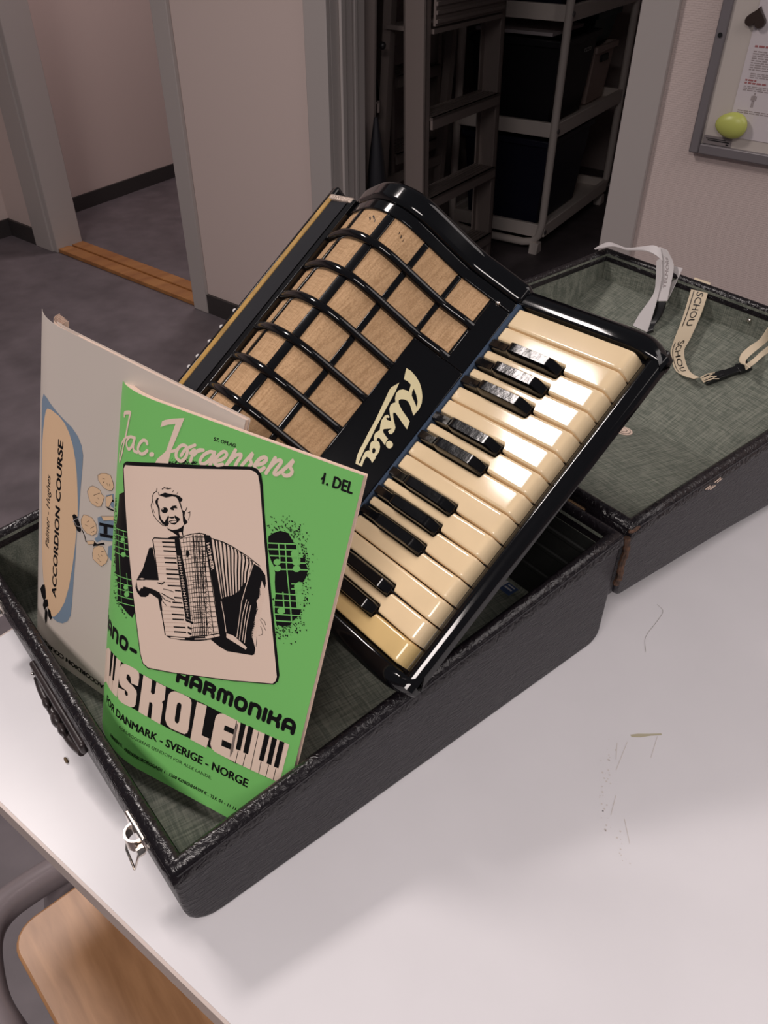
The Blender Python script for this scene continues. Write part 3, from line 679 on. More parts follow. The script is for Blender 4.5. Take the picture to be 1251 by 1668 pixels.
# ------------------------------------------------------------------ printed artwork (units of 0.1 mm on each cover), raised name, strap edges
ART = json.loads(r'''{"green":[["p","ink",3,[[295,2383],[303,2435],[353,2471],[651,2569],[1114,2702],[1457,2807],[1502,2805],[1538,2776],[1564,2713],[1614,2543],[1766,2058],[1921,1603],[1996,1381],[1995,1329],[1967,1289],[1639,1166],[1106,991],[885,932],[833,951],[794,1017],[683,1328],[404,2098]],"portrait_panel"],
["p","cream",4,[[315,2400],[339,2436],[656,2540],[1019,2645],[1446,2781],[1488,2779],[1516,2762],[1542,2704],[1595,2537],[1747,2051],[1901,1595],[1978,1363],[1977,1326],[1958,1295],[1641,1175],[1104,999],[888,942],[838,959],[800,1025],[691,1332],[415,2103]],"portrait_panel"],
["l","cream",2,5.37,1,[[228,2787],[231,2810],[298,2836],[330,2845]],"title_script"],
["l","cream",2,4.35,1,[[333,2847],[312,2744],[293,2652],[275,2602],[247,2498],[206,2416]],"title_script"],
["l","cream",2,3.07,1,[[201,2415],[182,2456],[226,2573],[285,2631],[343,2663]],"title_script"],
["l","cream",2,4.35,1,[[427,2683],[362,2668],[319,2618],[329,2584],[369,2573],[408,2615],[430,2681]],"title_script"],
["l","cream",2,4.35,1,[[432,2685],[423,2623],[437,2588],[480,2588]],"title_script"],
["l","cream",2,4.6,1,[[571,2687],[556,2704],[520,2694],[488,2646],[486,2609],[521,2593],[557,2609],[581,2639]],"title_script"],
["l","cream",2,3.84,1,[[789,2699],[817,2716],[841,2733]],"title_script"],
["l","cream",2,4.6,1,[[876,2655],[843,2668],[833,2701],[846,2746],[875,2775],[905,2777],[923,2754],[919,2705],[892,2663],[866,2655]],"title_script"],
["l","cream",2,4.35,1,[[876,2697],[906,2754],[977,2809]],"title_script"],
["l","cream",2,4.6,1,[[950,2739],[980,2775],[969,2727],[961,2683]],"title_script"],
["l","cream",2,4.35,1,[[981,2734],[1005,2769],[1038,2791]],"title_script"],
["p","cream",2,[[649,2631],[648,2621],[641,2612],[630,2606],[619,2604],[609,2608],[604,2616],[606,2626],[613,2636],[624,2642],[635,2644],[645,2640]],"title_script"],
["p","cream",2,[[668,2845],[674,2892],[698,2908],[756,2935],[855,2970],[826,2852],[788,2704],[779,2598],[662,2561],[682,2609],[728,2666],[745,2690],[767,2798],[789,2906],[731,2883]],"title_script"],
["l","cream",2,4.6,1,[[984,2747],[1015,2783],[1051,2795]],"title_script"],
["l","cream",2,4.6,1,[[1142,2808],[1103,2800],[1058,2758],[1040,2712],[1055,2694],[1090,2712],[1125,2760],[1144,2811]],"title_script"],
["l","cream",2,4.89,1,[[1146,2810],[1137,2758],[1125,2704]],"title_script"],
["l","cream",2,4.6,1,[[1162,2746],[1218,2784],[1243,2822],[1229,2840],[1202,2828],[1164,2773],[1156,2738],[1181,2727],[1225,2747]],"title_script"],
["l","cream",2,4.89,1,[[1305,2878],[1280,2808],[1252,2743]],"title_script"],
["l","cream",2,4.6,1,[[1274,2783],[1310,2837],[1349,2863],[1356,2846],[1336,2804],[1325,2767]],"title_script"],
["l","cream",2,4.6,1,[[1375,2788],[1405,2839],[1442,2900],[1432,2855],[1447,2828],[1434,2801]],"title_script"],
["l","cream",2,4.89,1,[[1473,2823],[1531,2855],[1555,2892],[1538,2903],[1504,2879],[1478,2832],[1480,2806],[1515,2795],[1550,2830]],"title_script"],
["l","cream",2,4.89,1,[[1618,2924],[1594,2857],[1572,2798]],"title_script"],
["l","cream",2,4.6,1,[[1585,2835],[1627,2900],[1661,2921],[1668,2904],[1642,2848],[1632,2816],[1653,2816],[1684,2849]],"title_script"],
["l","cream",2,4.89,1,[[1681,2845],[1719,2896],[1755,2952],[1741,2906],[1762,2876],[1751,2846],[1720,2830],[1701,2836]],"title_script"],
["t","ink",1,"57. OPLAG",[[1119,2889],[1298,2895],[1121,2914]],0.05,0,"lettering"],
["l","ink",1,2.11,0,[[1982,2891],[1998,2919]],"title_script"],
["t","ink",1,"1. DEL",[[1997,2868],[2219,2871],[1996,2943]],0.07,0,"lettering"],
["p","ink",5,[[744,2347],[768,2366],[791,2384],[821,2387],[856,2393],[889,2401],[920,2401],[949,2388],[947,2372],[934,2360],[951,2331],[964,2305],[986,2307],[989,2267],[1006,2246],[1026,2234],[1005,2203],[996,2204],[983,2226],[968,2283],[937,2334],[913,2368],[893,2383],[858,2379],[831,2362],[806,2349],[767,2347]],"portrait_panel"],
["p","ink",5,[[748,2327],[731,2319],[719,2287],[731,2268],[753,2245],[764,2209],[776,2170],[813,2140],[849,2138],[866,2144],[855,2156],[827,2161],[797,2174],[776,2206],[768,2250],[745,2281],[742,2307]],"portrait_panel"],
["p","ink",5,[[851,2225],[839,2193],[827,2161],[854,2136],[869,2165],[856,2184],[860,2213]],"portrait_panel"],
["p","ink",5,[[841,2262],[839,2249],[831,2237],[817,2229],[802,2227],[790,2231],[784,2241],[786,2254],[795,2266],[809,2274],[823,2276],[835,2272]],"portrait_panel"],
["p","ink",5,[[856,2282],[872,2306],[896,2319],[918,2307],[915,2300],[896,2296],[888,2277],[867,2274]],"portrait_panel"],
["p","ink",5,[[857,2214],[878,2223],[907,2235],[905,2221],[885,2210],[867,2209]],"portrait_panel"],
["p","ink",5,[[905,2245],[937,2240],[956,2234],[948,2213],[930,2207],[924,2216],[908,2226]],"portrait_panel"],
["p","ink",5,[[861,2182],[891,2200],[932,2218],[952,2219],[932,2192],[918,2174],[892,2169],[874,2174]],"portrait_panel"],
["p","ink",5,[[850,2134],[869,2125],[905,2127],[945,2146],[976,2173],[996,2204],[999,2142],[1010,2110],[982,2092],[954,2101],[912,2110],[871,2114]],"portrait_panel"],
["p","cream",6,[[877,2184],[900,2198],[929,2209],[925,2195],[899,2182],[882,2177]],"portrait_panel"],
["p","cream",6,[[964,2129],[986,2139],[1004,2112],[980,2105]],"portrait_panel"],
["p","cream",6,[[788,2249],[795,2263],[804,2263],[800,2250]],"portrait_panel"],
["p","cream",6,[[887,2293],[914,2302],[909,2295],[893,2286]],"portrait_panel"],
["l","ink",5,1.12,0,[[718,2394],[718,2369],[696,2345],[688,2312],[697,2283],[689,2245],[705,2212],[725,2179],[761,2153],[814,2133],[845,2136]],"portrait_panel"],
["l","ink",5,1.28,0,[[762,2399],[780,2419],[807,2417],[839,2434]],"portrait_panel"],
["l","ink",5,0.96,0,[[796,2430],[815,2422],[827,2431]],"portrait_panel"],
["l","ink",5,0.72,0,[[853,2406],[862,2425]],"portrait_panel"],
["l","ink",5,0.72,0,[[893,2406],[902,2429]],"portrait_panel"],
["l","ink",5,0.96,0,[[733,2370],[744,2347]],"portrait_panel"],
["l","ink",5,1.12,0,[[986,2305],[994,2323],[997,2341]],"portrait_panel"],
["l","ink",5,1.28,0,[[1013,2303],[1026,2312]],"portrait_panel"],
["l","ink",5,0.8,0,[[1027,2320],[1032,2291],[1026,2246]],"portrait_panel"],
["l","ink",5,0.72,0,[[697,2283],[710,2261]],"portrait_panel"],
["l","ink",5,0.64,0,[[711,2230],[730,2197]],"portrait_panel"],
["l","ink",5,0.8,0,[[892,2317],[911,2319]],"portrait_panel"],
["p","ink",5,[[901,2073],[960,2100],[986,2094],[953,2067],[868,2044]],"portrait_panel"],
["p","ink",5,[[729,1913],[758,1933],[856,1694],[734,1648],[695,1709],[706,1767]],"portrait_panel"],
["p","ink",5,[[694,1714],[736,1678],[738,1647],[652,1609],[673,1664]],"portrait_panel"],
["p","ink",5,[[653,1601],[674,1550],[696,1535],[712,1572],[731,1563],[796,1566],[788,1538],[765,1514],[718,1496],[677,1514],[651,1545]],"portrait_panel"],
["p","ink",5,[[730,1592],[816,1604],[883,1601],[916,1561],[912,1529],[933,1466],[915,1458],[879,1546],[804,1560],[758,1550],[721,1559]],"portrait_panel"],
["p","ink",5,[[938,2062],[973,2095],[1000,2020],[1044,1922],[1111,1765],[1144,1661],[1195,1493],[1144,1489],[1107,1586],[1055,1724],[1004,1861],[973,1958],[950,2018]],"portrait_panel"],
["p","ink",5,[[1050,2022],[1076,2020],[1087,1996],[1068,1960],[1054,1984]],"portrait_panel"],
["p","ink",5,[[1138,1487],[1221,1489],[1212,1470],[1151,1468]],"portrait_panel"],
["p","ink",5,[[1174,1436],[1218,1437],[1209,1421],[1177,1419]],"portrait_panel"],
["p","ink",5,[[1182,1391],[1220,1396],[1217,1376],[1188,1376]],"portrait_panel"],
["p","ink",5,[[1000,1279],[1191,1346],[1339,1420],[1345,1390],[1256,1343],[1135,1298],[1034,1272]],"portrait_panel"],
["p","cream",6,[[675,1634],[705,1652],[733,1656],[707,1639]],"portrait_panel"],
["p","cream",6,[[664,1587],[682,1590],[706,1564],[694,1546]],"portrait_panel"],
["l","ink",5,1.71,0,[[952,2072],[832,2031],[761,2010],[750,1991],[779,1907],[853,1696]],"portrait_panel"],
["l","ink",5,1.71,0,[[887,1549],[924,1462],[969,1348],[993,1279]],"portrait_panel"],
["l","cream",6,1.82,0,[[1045,1283],[1120,1307],[1168,1326]],"portrait_panel"],
["l","cream",6,1.37,0,[[1253,1359],[1342,1401]],"portrait_panel"],
["l","ink",6,1.03,0,[[908,1641],[958,1653],[1003,1655]],"portrait_panel"],
["l","ink",6,1.48,0,[[902,1603],[962,1595],[1027,1595]],"portrait_panel"],
["l","ink",6,1.25,0,[[899,1584],[942,1563],[994,1564]],"portrait_panel"],
["l","ink",6,1.03,0,[[919,1544],[963,1521]],"portrait_panel"],
["l","ink",6,1.82,0,[[850,1671],[889,1675],[911,1701]],"portrait_panel"],
["l","ink",5,2.05,0,[[834,2002],[945,2041]],"portrait_panel"],
["l","ink",5,2.05,0,[[846,1971],[958,2009]],"portrait_panel"],
["l","ink",5,2.05,0,[[858,1940],[970,1977]],"portrait_panel"],
["l","ink",5,2.05,0,[[874,1888],[979,1925]],"portrait_panel"],
["l","ink",5,2.05,0,[[886,1855],[989,1891]],"portrait_panel"],
["l","ink",5,2.05,0,[[905,1806],[1008,1842]],"portrait_panel"],
["l","ink",5,2.05,0,[[914,1770],[1023,1809]],"portrait_panel"],
["l","ink",5,2.05,0,[[927,1738],[1033,1775]],"portrait_panel"],
["l","ink",5,2.05,0,[[943,1685],[1055,1725]],"portrait_panel"],
["l","ink",5,2.05,0,[[1013,1671],[1065,1688]],"portrait_panel"],
["l","ink",5,2.05,0,[[1017,1615],[1081,1636]],"portrait_panel"],
["l","ink",5,2.05,0,[[1009,1570],[1095,1599]],"portrait_panel"],
["l","ink",5,2.05,0,[[1001,1528],[1111,1566]],"portrait_panel"],
["l","ink",5,2.05,0,[[1021,1473],[1130,1513]],"portrait_panel"],
["l","ink",5,2.05,0,[[1034,1436],[1131,1472]],"portrait_panel"],
["l","ink",5,2.05,0,[[1054,1378],[1158,1417]],"portrait_panel"],
["l","ink",5,2.05,0,[[1064,1341],[1171,1380]],"portrait_panel"],
["l","line",5,0.34,0,[[762,1976],[834,2002]],"portrait_panel"],
["l","line",5,0.34,0,[[773,1945],[846,1971]],"portrait_panel"],
["l","line",5,0.34,0,[[783,1912],[858,1940]],"portrait_panel"],
["l","line",5,0.34,0,[[800,1861],[874,1888]],"portrait_panel"],
["l","line",5,0.34,0,[[812,1827],[886,1855]],"portrait_panel"],
["l","line",5,0.34,0,[[828,1777],[905,1806]],"portrait_panel"],
["l","line",5,0.34,0,[[840,1742],[914,1770]],"portrait_panel"],
["l","line",5,0.34,0,[[921,1496],[1001,1528]],"portrait_panel"],
["l","line",5,0.34,0,[[940,1440],[1021,1473]],"portrait_panel"],
["l","line",5,0.34,0,[[952,1403],[1034,1436]],"portrait_panel"],
["l","line",5,0.34,0,[[972,1344],[1054,1378]],"portrait_panel"],
["l","line",5,0.34,0,[[984,1308],[1064,1341]],"portrait_panel"],
["l","line",5,0.34,0,[[797,1882],[988,1951]],"portrait_panel"],
["l","line",5,0.34,0,[[824,1799],[1015,1869]],"portrait_panel"],
["l","line",5,0.34,0,[[863,1682],[1053,1754]],"portrait_panel"],
["l","line",5,0.34,0,[[934,1467],[1123,1541]],"portrait_panel"],
["l","line",5,0.34,0,[[964,1376],[1153,1452]],"portrait_panel"],
["l","cream",6,0.8,0,[[986,1946],[1010,1955],[998,1951],[1003,1930],[992,1924],[1016,1932]],"portrait_panel"],
["l","cream",6,0.8,0,[[1000,1909],[1024,1918],[1012,1914],[1018,1893],[1006,1887],[1030,1895]],"portrait_panel"],
["l","cream",6,0.8,0,[[1014,1872],[1038,1881],[1026,1877],[1032,1856],[1020,1850],[1044,1858]],"portrait_panel"],
["l","cream",6,0.8,0,[[1029,1835],[1052,1844],[1040,1839],[1046,1818],[1035,1813],[1059,1821]],"portrait_panel"],
["l","cream",6,0.8,0,[[1043,1797],[1066,1807],[1055,1802],[1060,1781],[1049,1775],[1073,1784]],"portrait_panel"],
["l","cream",6,0.8,0,[[1057,1760],[1081,1770],[1069,1765],[1074,1744],[1063,1738],[1087,1746]],"portrait_panel"],
["l","cream",6,0.8,0,[[1071,1723],[1095,1732],[1083,1727],[1088,1706],[1077,1700],[1101,1709]],"portrait_panel"],
["l","cream",6,0.8,0,[[1085,1685],[1109,1695],[1097,1690],[1102,1668],[1091,1663],[1115,1671]],"portrait_panel"],
["l","cream",6,0.8,0,[[1099,1647],[1123,1657],[1111,1652],[1117,1631],[1106,1625],[1130,1634]],"portrait_panel"],
["l","cream",6,0.8,0,[[1114,1610],[1138,1619],[1126,1614],[1131,1593],[1120,1587],[1144,1596]],"portrait_panel"],
["l","cream",6,0.8,0,[[1128,1572],[1152,1582],[1140,1577],[1145,1555],[1134,1549],[1158,1558]],"portrait_panel"],
["l","cream",6,0.8,0,[[1142,1534],[1166,1544],[1154,1539],[1160,1517],[1149,1511],[1173,1520]],"portrait_panel"],
["l","ink",5,0.68,0,[[984,2073],[1100,1760],[1231,1373]],"portrait_panel"],
["l","ink",5,0.68,0,[[1009,2093],[1120,1768],[1246,1380]],"portrait_panel"],
["l","ink",5,0.68,0,[[1034,2113],[1141,1777],[1260,1386]],"portrait_panel"],
["l","ink",5,0.68,0,[[1058,2133],[1162,1785],[1275,1392]],"portrait_panel"],
["l","ink",5,1.25,0,[[1083,2152],[1182,1793],[1290,1399]],"portrait_panel"],
["l","ink",5,1.25,0,[[1109,2162],[1203,1801],[1305,1405]],"portrait_panel"],
["l","ink",5,1.25,0,[[1135,2172],[1224,1810],[1319,1412]],"portrait_panel"],
["l","ink",5,1.25,0,[[1161,2182],[1244,1818],[1334,1418]],"portrait_panel"],
["l","ink",5,1.25,0,[[1187,2191],[1264,1826],[1349,1424]],"portrait_panel"],
["l","ink",5,0.68,0,[[981,2086],[1084,2139],[1191,2173]],"portrait_panel"],
["l","ink",5,0.68,0,[[992,2056],[1095,2109],[1197,2142]],"portrait_panel"],
["l","ink",5,0.68,0,[[1003,2025],[1106,2078],[1203,2110]],"portrait_panel"],
["l","ink",5,0.68,0,[[1013,1995],[1116,2048],[1210,2078]],"portrait_panel"],
["l","ink",5,0.68,0,[[1024,1964],[1127,2018],[1216,2046]],"portrait_panel"],
["l","ink",5,0.68,0,[[1035,1933],[1138,1987],[1222,2014]],"portrait_panel"],
["l","ink",5,0.68,0,[[1045,1902],[1149,1957],[1228,1982]],"portrait_panel"],
["l","ink",5,0.68,0,[[1056,1872],[1159,1926],[1235,1950]],"portrait_panel"],
["l","ink",5,0.68,0,[[1067,1841],[1170,1896],[1241,1918]],"portrait_panel"],
["l","ink",5,0.68,0,[[1078,1810],[1181,1865],[1247,1886]],"portrait_panel"],
["l","ink",5,0.68,0,[[1088,1779],[1192,1834],[1254,1853]],"portrait_panel"],
["l","ink",5,0.68,0,[[1099,1747],[1203,1804],[1260,1821]],"portrait_panel"],
["l","ink",5,0.68,0,[[1110,1716],[1213,1773],[1266,1788]],"portrait_panel"],
["l","ink",5,0.68,0,[[1121,1685],[1224,1742],[1273,1756]],"portrait_panel"],
["l","ink",5,0.68,0,[[1132,1654],[1235,1711],[1279,1723]],"portrait_panel"],
["l","ink",5,0.68,0,[[1143,1622],[1246,1680],[1286,1690]],"portrait_panel"],
["l","ink",5,0.68,0,[[1154,1591],[1257,1648],[1292,1657]],"portrait_panel"],
["l","ink",5,0.68,0,[[1165,1559],[1268,1617],[1299,1624]],"portrait_panel"],
["l","ink",5,0.68,0,[[1176,1528],[1279,1586],[1305,1591]],"portrait_panel"],
["l","ink",5,0.68,0,[[1187,1496],[1290,1555],[1312,1558]],"portrait_panel"],
["l","ink",5,0.68,0,[[1198,1464],[1301,1523],[1318,1524]],"portrait_panel"],
["l","ink",5,0.68,0,[[1209,1432],[1313,1492],[1325,1491]],"portrait_panel"],
["l","ink",5,0.68,0,[[1220,1400],[1324,1460],[1331,1458]],"portrait_panel"],
["l","ink",5,0.68,0,[[1231,1368],[1335,1429],[1338,1424]],"portrait_panel"],
["l","ink",5,0.46,0,[[1109,2078],[1144,2057]],"portrait_panel"],
["l","ink",5,0.46,0,[[1178,2104],[1155,2061]],"portrait_panel"],
["l","ink",5,0.46,0,[[1120,2042],[1155,2021]],"portrait_panel"],
["l","ink",5,0.46,0,[[1189,2068],[1167,2025]],"portrait_panel"],
["l","ink",5,0.46,0,[[1131,2005],[1166,1985]],"portrait_panel"],
["l","ink",5,0.46,0,[[1201,2032],[1178,1988]],"portrait_panel"],
["l","ink",5,0.46,0,[[1143,1969],[1178,1948]],"portrait_panel"],
["l","ink",5,0.46,0,[[1212,1996],[1190,1952]],"portrait_panel"],
["l","ink",5,0.46,0,[[1154,1932],[1189,1912]],"portrait_panel"],
["l","ink",5,0.46,0,[[1224,1960],[1201,1915]],"portrait_panel"],
["l","ink",5,0.46,0,[[1165,1896],[1201,1875]],"portrait_panel"],
["l","ink",5,0.46,0,[[1235,1923],[1213,1879]],"portrait_panel"],
["l","ink",5,0.46,0,[[1177,1859],[1212,1839]],"portrait_panel"],
["l","ink",5,0.46,0,[[1247,1887],[1224,1842]],"portrait_panel"],
["l","ink",5,0.46,0,[[1188,1822],[1224,1802]],"portrait_panel"],
["l","ink",5,0.46,0,[[1258,1850],[1236,1805]],"portrait_panel"],
["l","ink",5,0.46,0,[[1200,1785],[1235,1765]],"portrait_panel"],
["l","ink",5,0.46,0,[[1270,1813],[1247,1768]],"portrait_panel"],
["l","ink",5,0.46,0,[[1212,1748],[1247,1728]],"portrait_panel"],
["l","ink",5,0.46,0,[[1281,1776],[1259,1731]],"portrait_panel"],
["l","ink",5,0.46,0,[[1223,1711],[1259,1691]],"portrait_panel"],
["l","ink",5,0.46,0,[[1293,1740],[1270,1694]],"portrait_panel"],
["l","ink",5,0.46,0,[[1235,1674],[1270,1653]],"portrait_panel"],
["l","ink",5,0.46,0,[[1305,1703],[1282,1657]],"portrait_panel"],
["l","ink",5,0.46,0,[[1246,1636],[1282,1616]],"portrait_panel"],
["l","ink",5,0.46,0,[[1316,1665],[1294,1620]],"portrait_panel"],
["l","ink",5,0.46,0,[[1258,1599],[1294,1579]],"portrait_panel"],
["l","ink",5,0.46,0,[[1328,1628],[1306,1582]],"portrait_panel"],
["l","ink",5,0.46,0,[[1270,1561],[1305,1541]],"portrait_panel"],
["l","ink",5,0.46,0,[[1340,1591],[1317,1545]],"portrait_panel"],
["l","ink",5,0.46,0,[[1282,1524],[1317,1503]],"portrait_panel"],
["l","ink",5,0.46,0,[[1352,1553],[1329,1507]],"portrait_panel"],
["l","ink",5,0.46,0,[[1293,1486],[1329,1466]],"portrait_panel"],
["l","ink",5,0.46,0,[[1363,1516],[1341,1469]],"portrait_panel"],
["l","ink",5,0.46,0,[[1305,1448],[1341,1428]],"portrait_panel"],
["l","ink",5,0.46,0,[[1375,1478],[1353,1432]],"portrait_panel"],
["l","ink",5,1.14,0,[[977,2076],[1019,2123],[1086,2164],[1155,2193],[1190,2198]],"portrait_panel"],
["l","ink",5,1.19,0,[[1086,2161],[1182,1854],[1316,1427]],"portrait_panel"],
["l","ink",5,1.19,0,[[1117,2172],[1219,1868],[1362,1447]],"portrait_panel"],
["l","ink",5,1.19,0,[[1147,2183],[1255,1883],[1407,1467]],"portrait_panel"],
["l","ink",5,1.19,0,[[1176,2195],[1292,1897],[1453,1487]],"portrait_panel"],
["l","ink",5,0.92,0,[[1070,2132],[1189,2182]],"portrait_panel"],
["l","ink",5,0.53,0,[[1127,2153],[1173,2135]],"portrait_panel"],
["l","ink",5,0.92,0,[[1079,2095],[1202,2147]],"portrait_panel"],
["l","ink",5,0.53,0,[[1139,2118],[1186,2100]],"portrait_panel"],
["l","ink",5,0.92,0,[[1087,2058],[1215,2112]],"portrait_panel"],
["l","ink",5,0.53,0,[[1152,2083],[1198,2065]],"portrait_panel"],
["l","ink",5,0.92,0,[[1096,2021],[1228,2076]],"portrait_panel"],
["l","ink",5,0.53,0,[[1164,2047],[1211,2029]],"portrait_panel"],
["l","ink",5,0.92,0,[[1104,1983],[1240,2041]],"portrait_panel"],
["l","ink",5,0.53,0,[[1177,2011],[1224,1994]],"portrait_panel"],
["l","ink",5,0.92,0,[[1113,1946],[1253,2006]],"portrait_panel"],
["l","ink",5,0.53,0,[[1190,1976],[1237,1958]],"portrait_panel"],
["l","ink",5,0.92,0,[[1122,1908],[1266,1970]],"portrait_panel"],
["l","ink",5,0.53,0,[[1203,1940],[1249,1922]],"portrait_panel"],
["l","ink",5,0.92,0,[[1130,1870],[1279,1935]],"portrait_panel"],
["l","ink",5,0.53,0,[[1215,1904],[1262,1886]],"portrait_panel"],
["l","ink",5,0.92,0,[[1139,1833],[1293,1899]],"portrait_panel"],
["l","ink",5,0.53,0,[[1228,1868],[1275,1850]],"portrait_panel"],
["l","ink",5,0.92,0,[[1148,1795],[1306,1863]],"portrait_panel"],
["l","ink",5,0.53,0,[[1241,1832],[1288,1814]],"portrait_panel"],
["l","ink",5,0.92,0,[[1156,1756],[1319,1827]],"portrait_panel"],
["l","ink",5,0.53,0,[[1254,1796],[1301,1778]],"portrait_panel"],
["l","ink",5,0.92,0,[[1165,1718],[1332,1792]],"portrait_panel"],
["l","ink",5,0.53,0,[[1267,1760],[1314,1742]],"portrait_panel"],
["l","ink",5,0.92,0,[[1174,1680],[1345,1756]],"portrait_panel"],
["l","ink",5,0.53,0,[[1280,1723],[1327,1706]],"portrait_panel"],
["l","ink",5,0.92,0,[[1183,1641],[1358,1719]],"portrait_panel"],
["l","ink",5,0.53,0,[[1293,1687],[1340,1669]],"portrait_panel"],
["l","ink",5,0.92,0,[[1192,1603],[1372,1683]],"portrait_panel"],
["l","ink",5,0.53,0,[[1306,1651],[1353,1633]],"portrait_panel"],
["l","ink",5,0.92,0,[[1201,1564],[1385,1647]],"portrait_panel"],
["l","ink",5,0.53,0,[[1319,1614],[1366,1596]],"portrait_panel"],
["l","ink",5,0.92,0,[[1209,1525],[1398,1611]],"portrait_panel"],
["l","ink",5,0.53,0,[[1332,1577],[1379,1560]],"portrait_panel"],
["l","ink",5,0.92,0,[[1218,1486],[1411,1574]],"portrait_panel"],
["l","ink",5,0.53,0,[[1345,1540],[1392,1523]],"portrait_panel"],
["l","ink",5,0.92,0,[[1227,1447],[1425,1538]],"portrait_panel"],
["l","ink",5,0.53,0,[[1358,1504],[1406,1486]],"portrait_panel"],
["l","ink",5,0.92,0,[[1236,1408],[1438,1501]],"portrait_panel"],
["l","ink",5,0.53,0,[[1372,1467],[1419,1449]],"portrait_panel"],
["l","ink",5,1.19,0,[[1059,2151],[1099,2170],[1138,2189],[1180,2193]],"portrait_panel"],
["l","ink",5,1.32,0,[[1210,1360],[1345,1429],[1455,1495]],"portrait_panel"],
["l","ink",5,1.85,0,[[1215,1331],[1298,1367],[1384,1417],[1460,1469]],"portrait_panel"],
["p","ink",5,[[1177,2192],[1225,2203],[1242,2187],[1283,2070],[1348,1920],[1416,1762],[1510,1525],[1508,1483],[1463,1457],[1429,1552],[1353,1756],[1268,1967],[1201,2123]],"portrait_panel"],
["t","cream",7,"HOHNER",[[1210,2133],[1291,1950],[1231,2149]],0.05,0,"portrait_panel"],
["p","ink",5,[[1406,1758],[1432,1788],[1495,1827],[1540,1879],[1562,1940],[1599,1994],[1618,2130],[1667,2123],[1723,2082],[1741,2025],[1741,1987],[1701,1971],[1718,1919],[1696,1864],[1721,1809],[1712,1739],[1722,1677],[1723,1577],[1765,1501],[1766,1454],[1749,1439],[1543,1382],[1469,1390],[1384,1415],[1506,1496],[1506,1530],[1450,1662]],"portrait_panel"],
["l","ink",5,2.24,0,[[1257,2187],[1271,2185],[1282,2151],[1345,1982],[1423,1778]],"portrait_panel"],
["l","ink",5,2.24,0,[[1285,2188],[1299,2186],[1310,2152],[1370,1974],[1446,1761]],"portrait_panel"],
["l","ink",5,2.24,0,[[1319,2192],[1333,2189],[1345,2155],[1399,1975],[1470,1758]],"portrait_panel"],
["l","ink",5,2.24,0,[[1355,2189],[1369,2187],[1380,2153],[1426,1983],[1487,1778]],"portrait_panel"],
["l","ink",5,2.24,0,[[1389,2184],[1403,2182],[1415,2148],[1450,1997],[1502,1811]],"portrait_panel"],
["l","ink",5,2.24,0,[[1423,2180],[1437,2178],[1448,2144],[1475,2008],[1518,1837]],"portrait_panel"],
["l","ink",5,2.24,0,[[1455,2173],[1469,2171],[1481,2137],[1501,2018],[1536,1864]],"portrait_panel"],
["l","ink",5,2.24,0,[[1489,2170],[1503,2168],[1514,2134],[1527,2030],[1555,1892]],"portrait_panel"],
["l","ink",5,2.24,0,[[1521,2160],[1535,2158],[1547,2124],[1551,2038],[1570,1917]],"portrait_panel"],
["l","ink",5,2.24,0,[[1554,2152],[1569,2150],[1580,2116],[1577,2044],[1590,1938]],"portrait_panel"],
["l","ink",5,2.24,0,[[1585,2144],[1599,2142],[1610,2108],[1603,2063],[1611,1986]],"portrait_panel"],
["l","ink",5,1.19,0,[[1240,2184],[1294,2191],[1349,2195],[1420,2190],[1492,2176],[1563,2163],[1622,2144],[1669,2131]],"portrait_panel"],
["p","cream",6,[[1508,1518],[1557,1526],[1586,1521],[1617,1510],[1695,1483],[1691,1461],[1610,1473],[1515,1486]],"portrait_panel"],
["l","cream",6,1.06,0,[[1613,2121],[1593,1959],[1581,1817],[1599,1523]],"portrait_panel"],
["l","cream",6,1.06,0,[[1617,1845],[1610,1710],[1623,1513]],"portrait_panel"],
["l","cream",6,1.06,0,[[1633,1832],[1634,1733],[1647,1517]],"portrait_panel"],
["l","cream",6,1.06,0,[[1658,1816],[1656,1662],[1669,1506]],"portrait_panel"],
["l","cream",6,1.06,0,[[1415,1748],[1461,1646],[1504,1526]],"portrait_panel"],
["p","cream",6,[[1705,2031],[1705,1971],[1739,1986]],"portrait_panel"],
["l","cream",6,1.06,0,[[1707,1953],[1724,1971],[1740,1973]],"portrait_panel"],
["l","cream",6,1.06,0,[[1707,1939],[1724,1956],[1741,1959]],"portrait_panel"],
["l","cream",6,1.06,0,[[1708,1924],[1724,1941],[1741,1944]],"portrait_panel"],
["l","cream",6,1.06,0,[[1708,1909],[1725,1926],[1741,1929]],"portrait_panel"],
["l","cream",6,1.06,0,[[1713,1896],[1730,1913],[1746,1916]],"portrait_panel"],
["l","cream",6,1.06,0,[[1713,1881],[1730,1899],[1747,1902]],"portrait_panel"],
["l","cream",6,1.06,0,[[1714,1866],[1730,1884],[1747,1887]],"portrait_panel"],
["l","cream",6,1.06,0,[[1709,1849],[1726,1867],[1742,1870]],"portrait_panel"],
["l","cream",6,1.06,0,[[1709,1834],[1726,1852],[1742,1855]],"portrait_panel"],
["l","cream",6,1.06,0,[[1709,1819],[1726,1837],[1743,1840]],"portrait_panel"],
["l","cream",6,1.06,0,[[1709,1804],[1726,1822],[1743,1825]],"portrait_panel"],
["l","cream",6,1.06,0,[[1715,1791],[1732,1809],[1748,1812]],"portrait_panel"],
["l","cream",6,1.06,0,[[1715,1776],[1732,1794],[1748,1797]],"portrait_panel"],
["l","cream",6,1.06,0,[[1715,1761],[1732,1779],[1749,1782]],"portrait_panel"],
["l","cream",6,1.06,0,[[1710,1744],[1727,1762],[1744,1765]],"portrait_panel"],
["l","cream",6,1.06,0,[[1711,1729],[1727,1747],[1744,1750]],"portrait_panel"],
["l","cream",6,1.06,0,[[1711,1714],[1728,1731],[1744,1735]],"portrait_panel"],
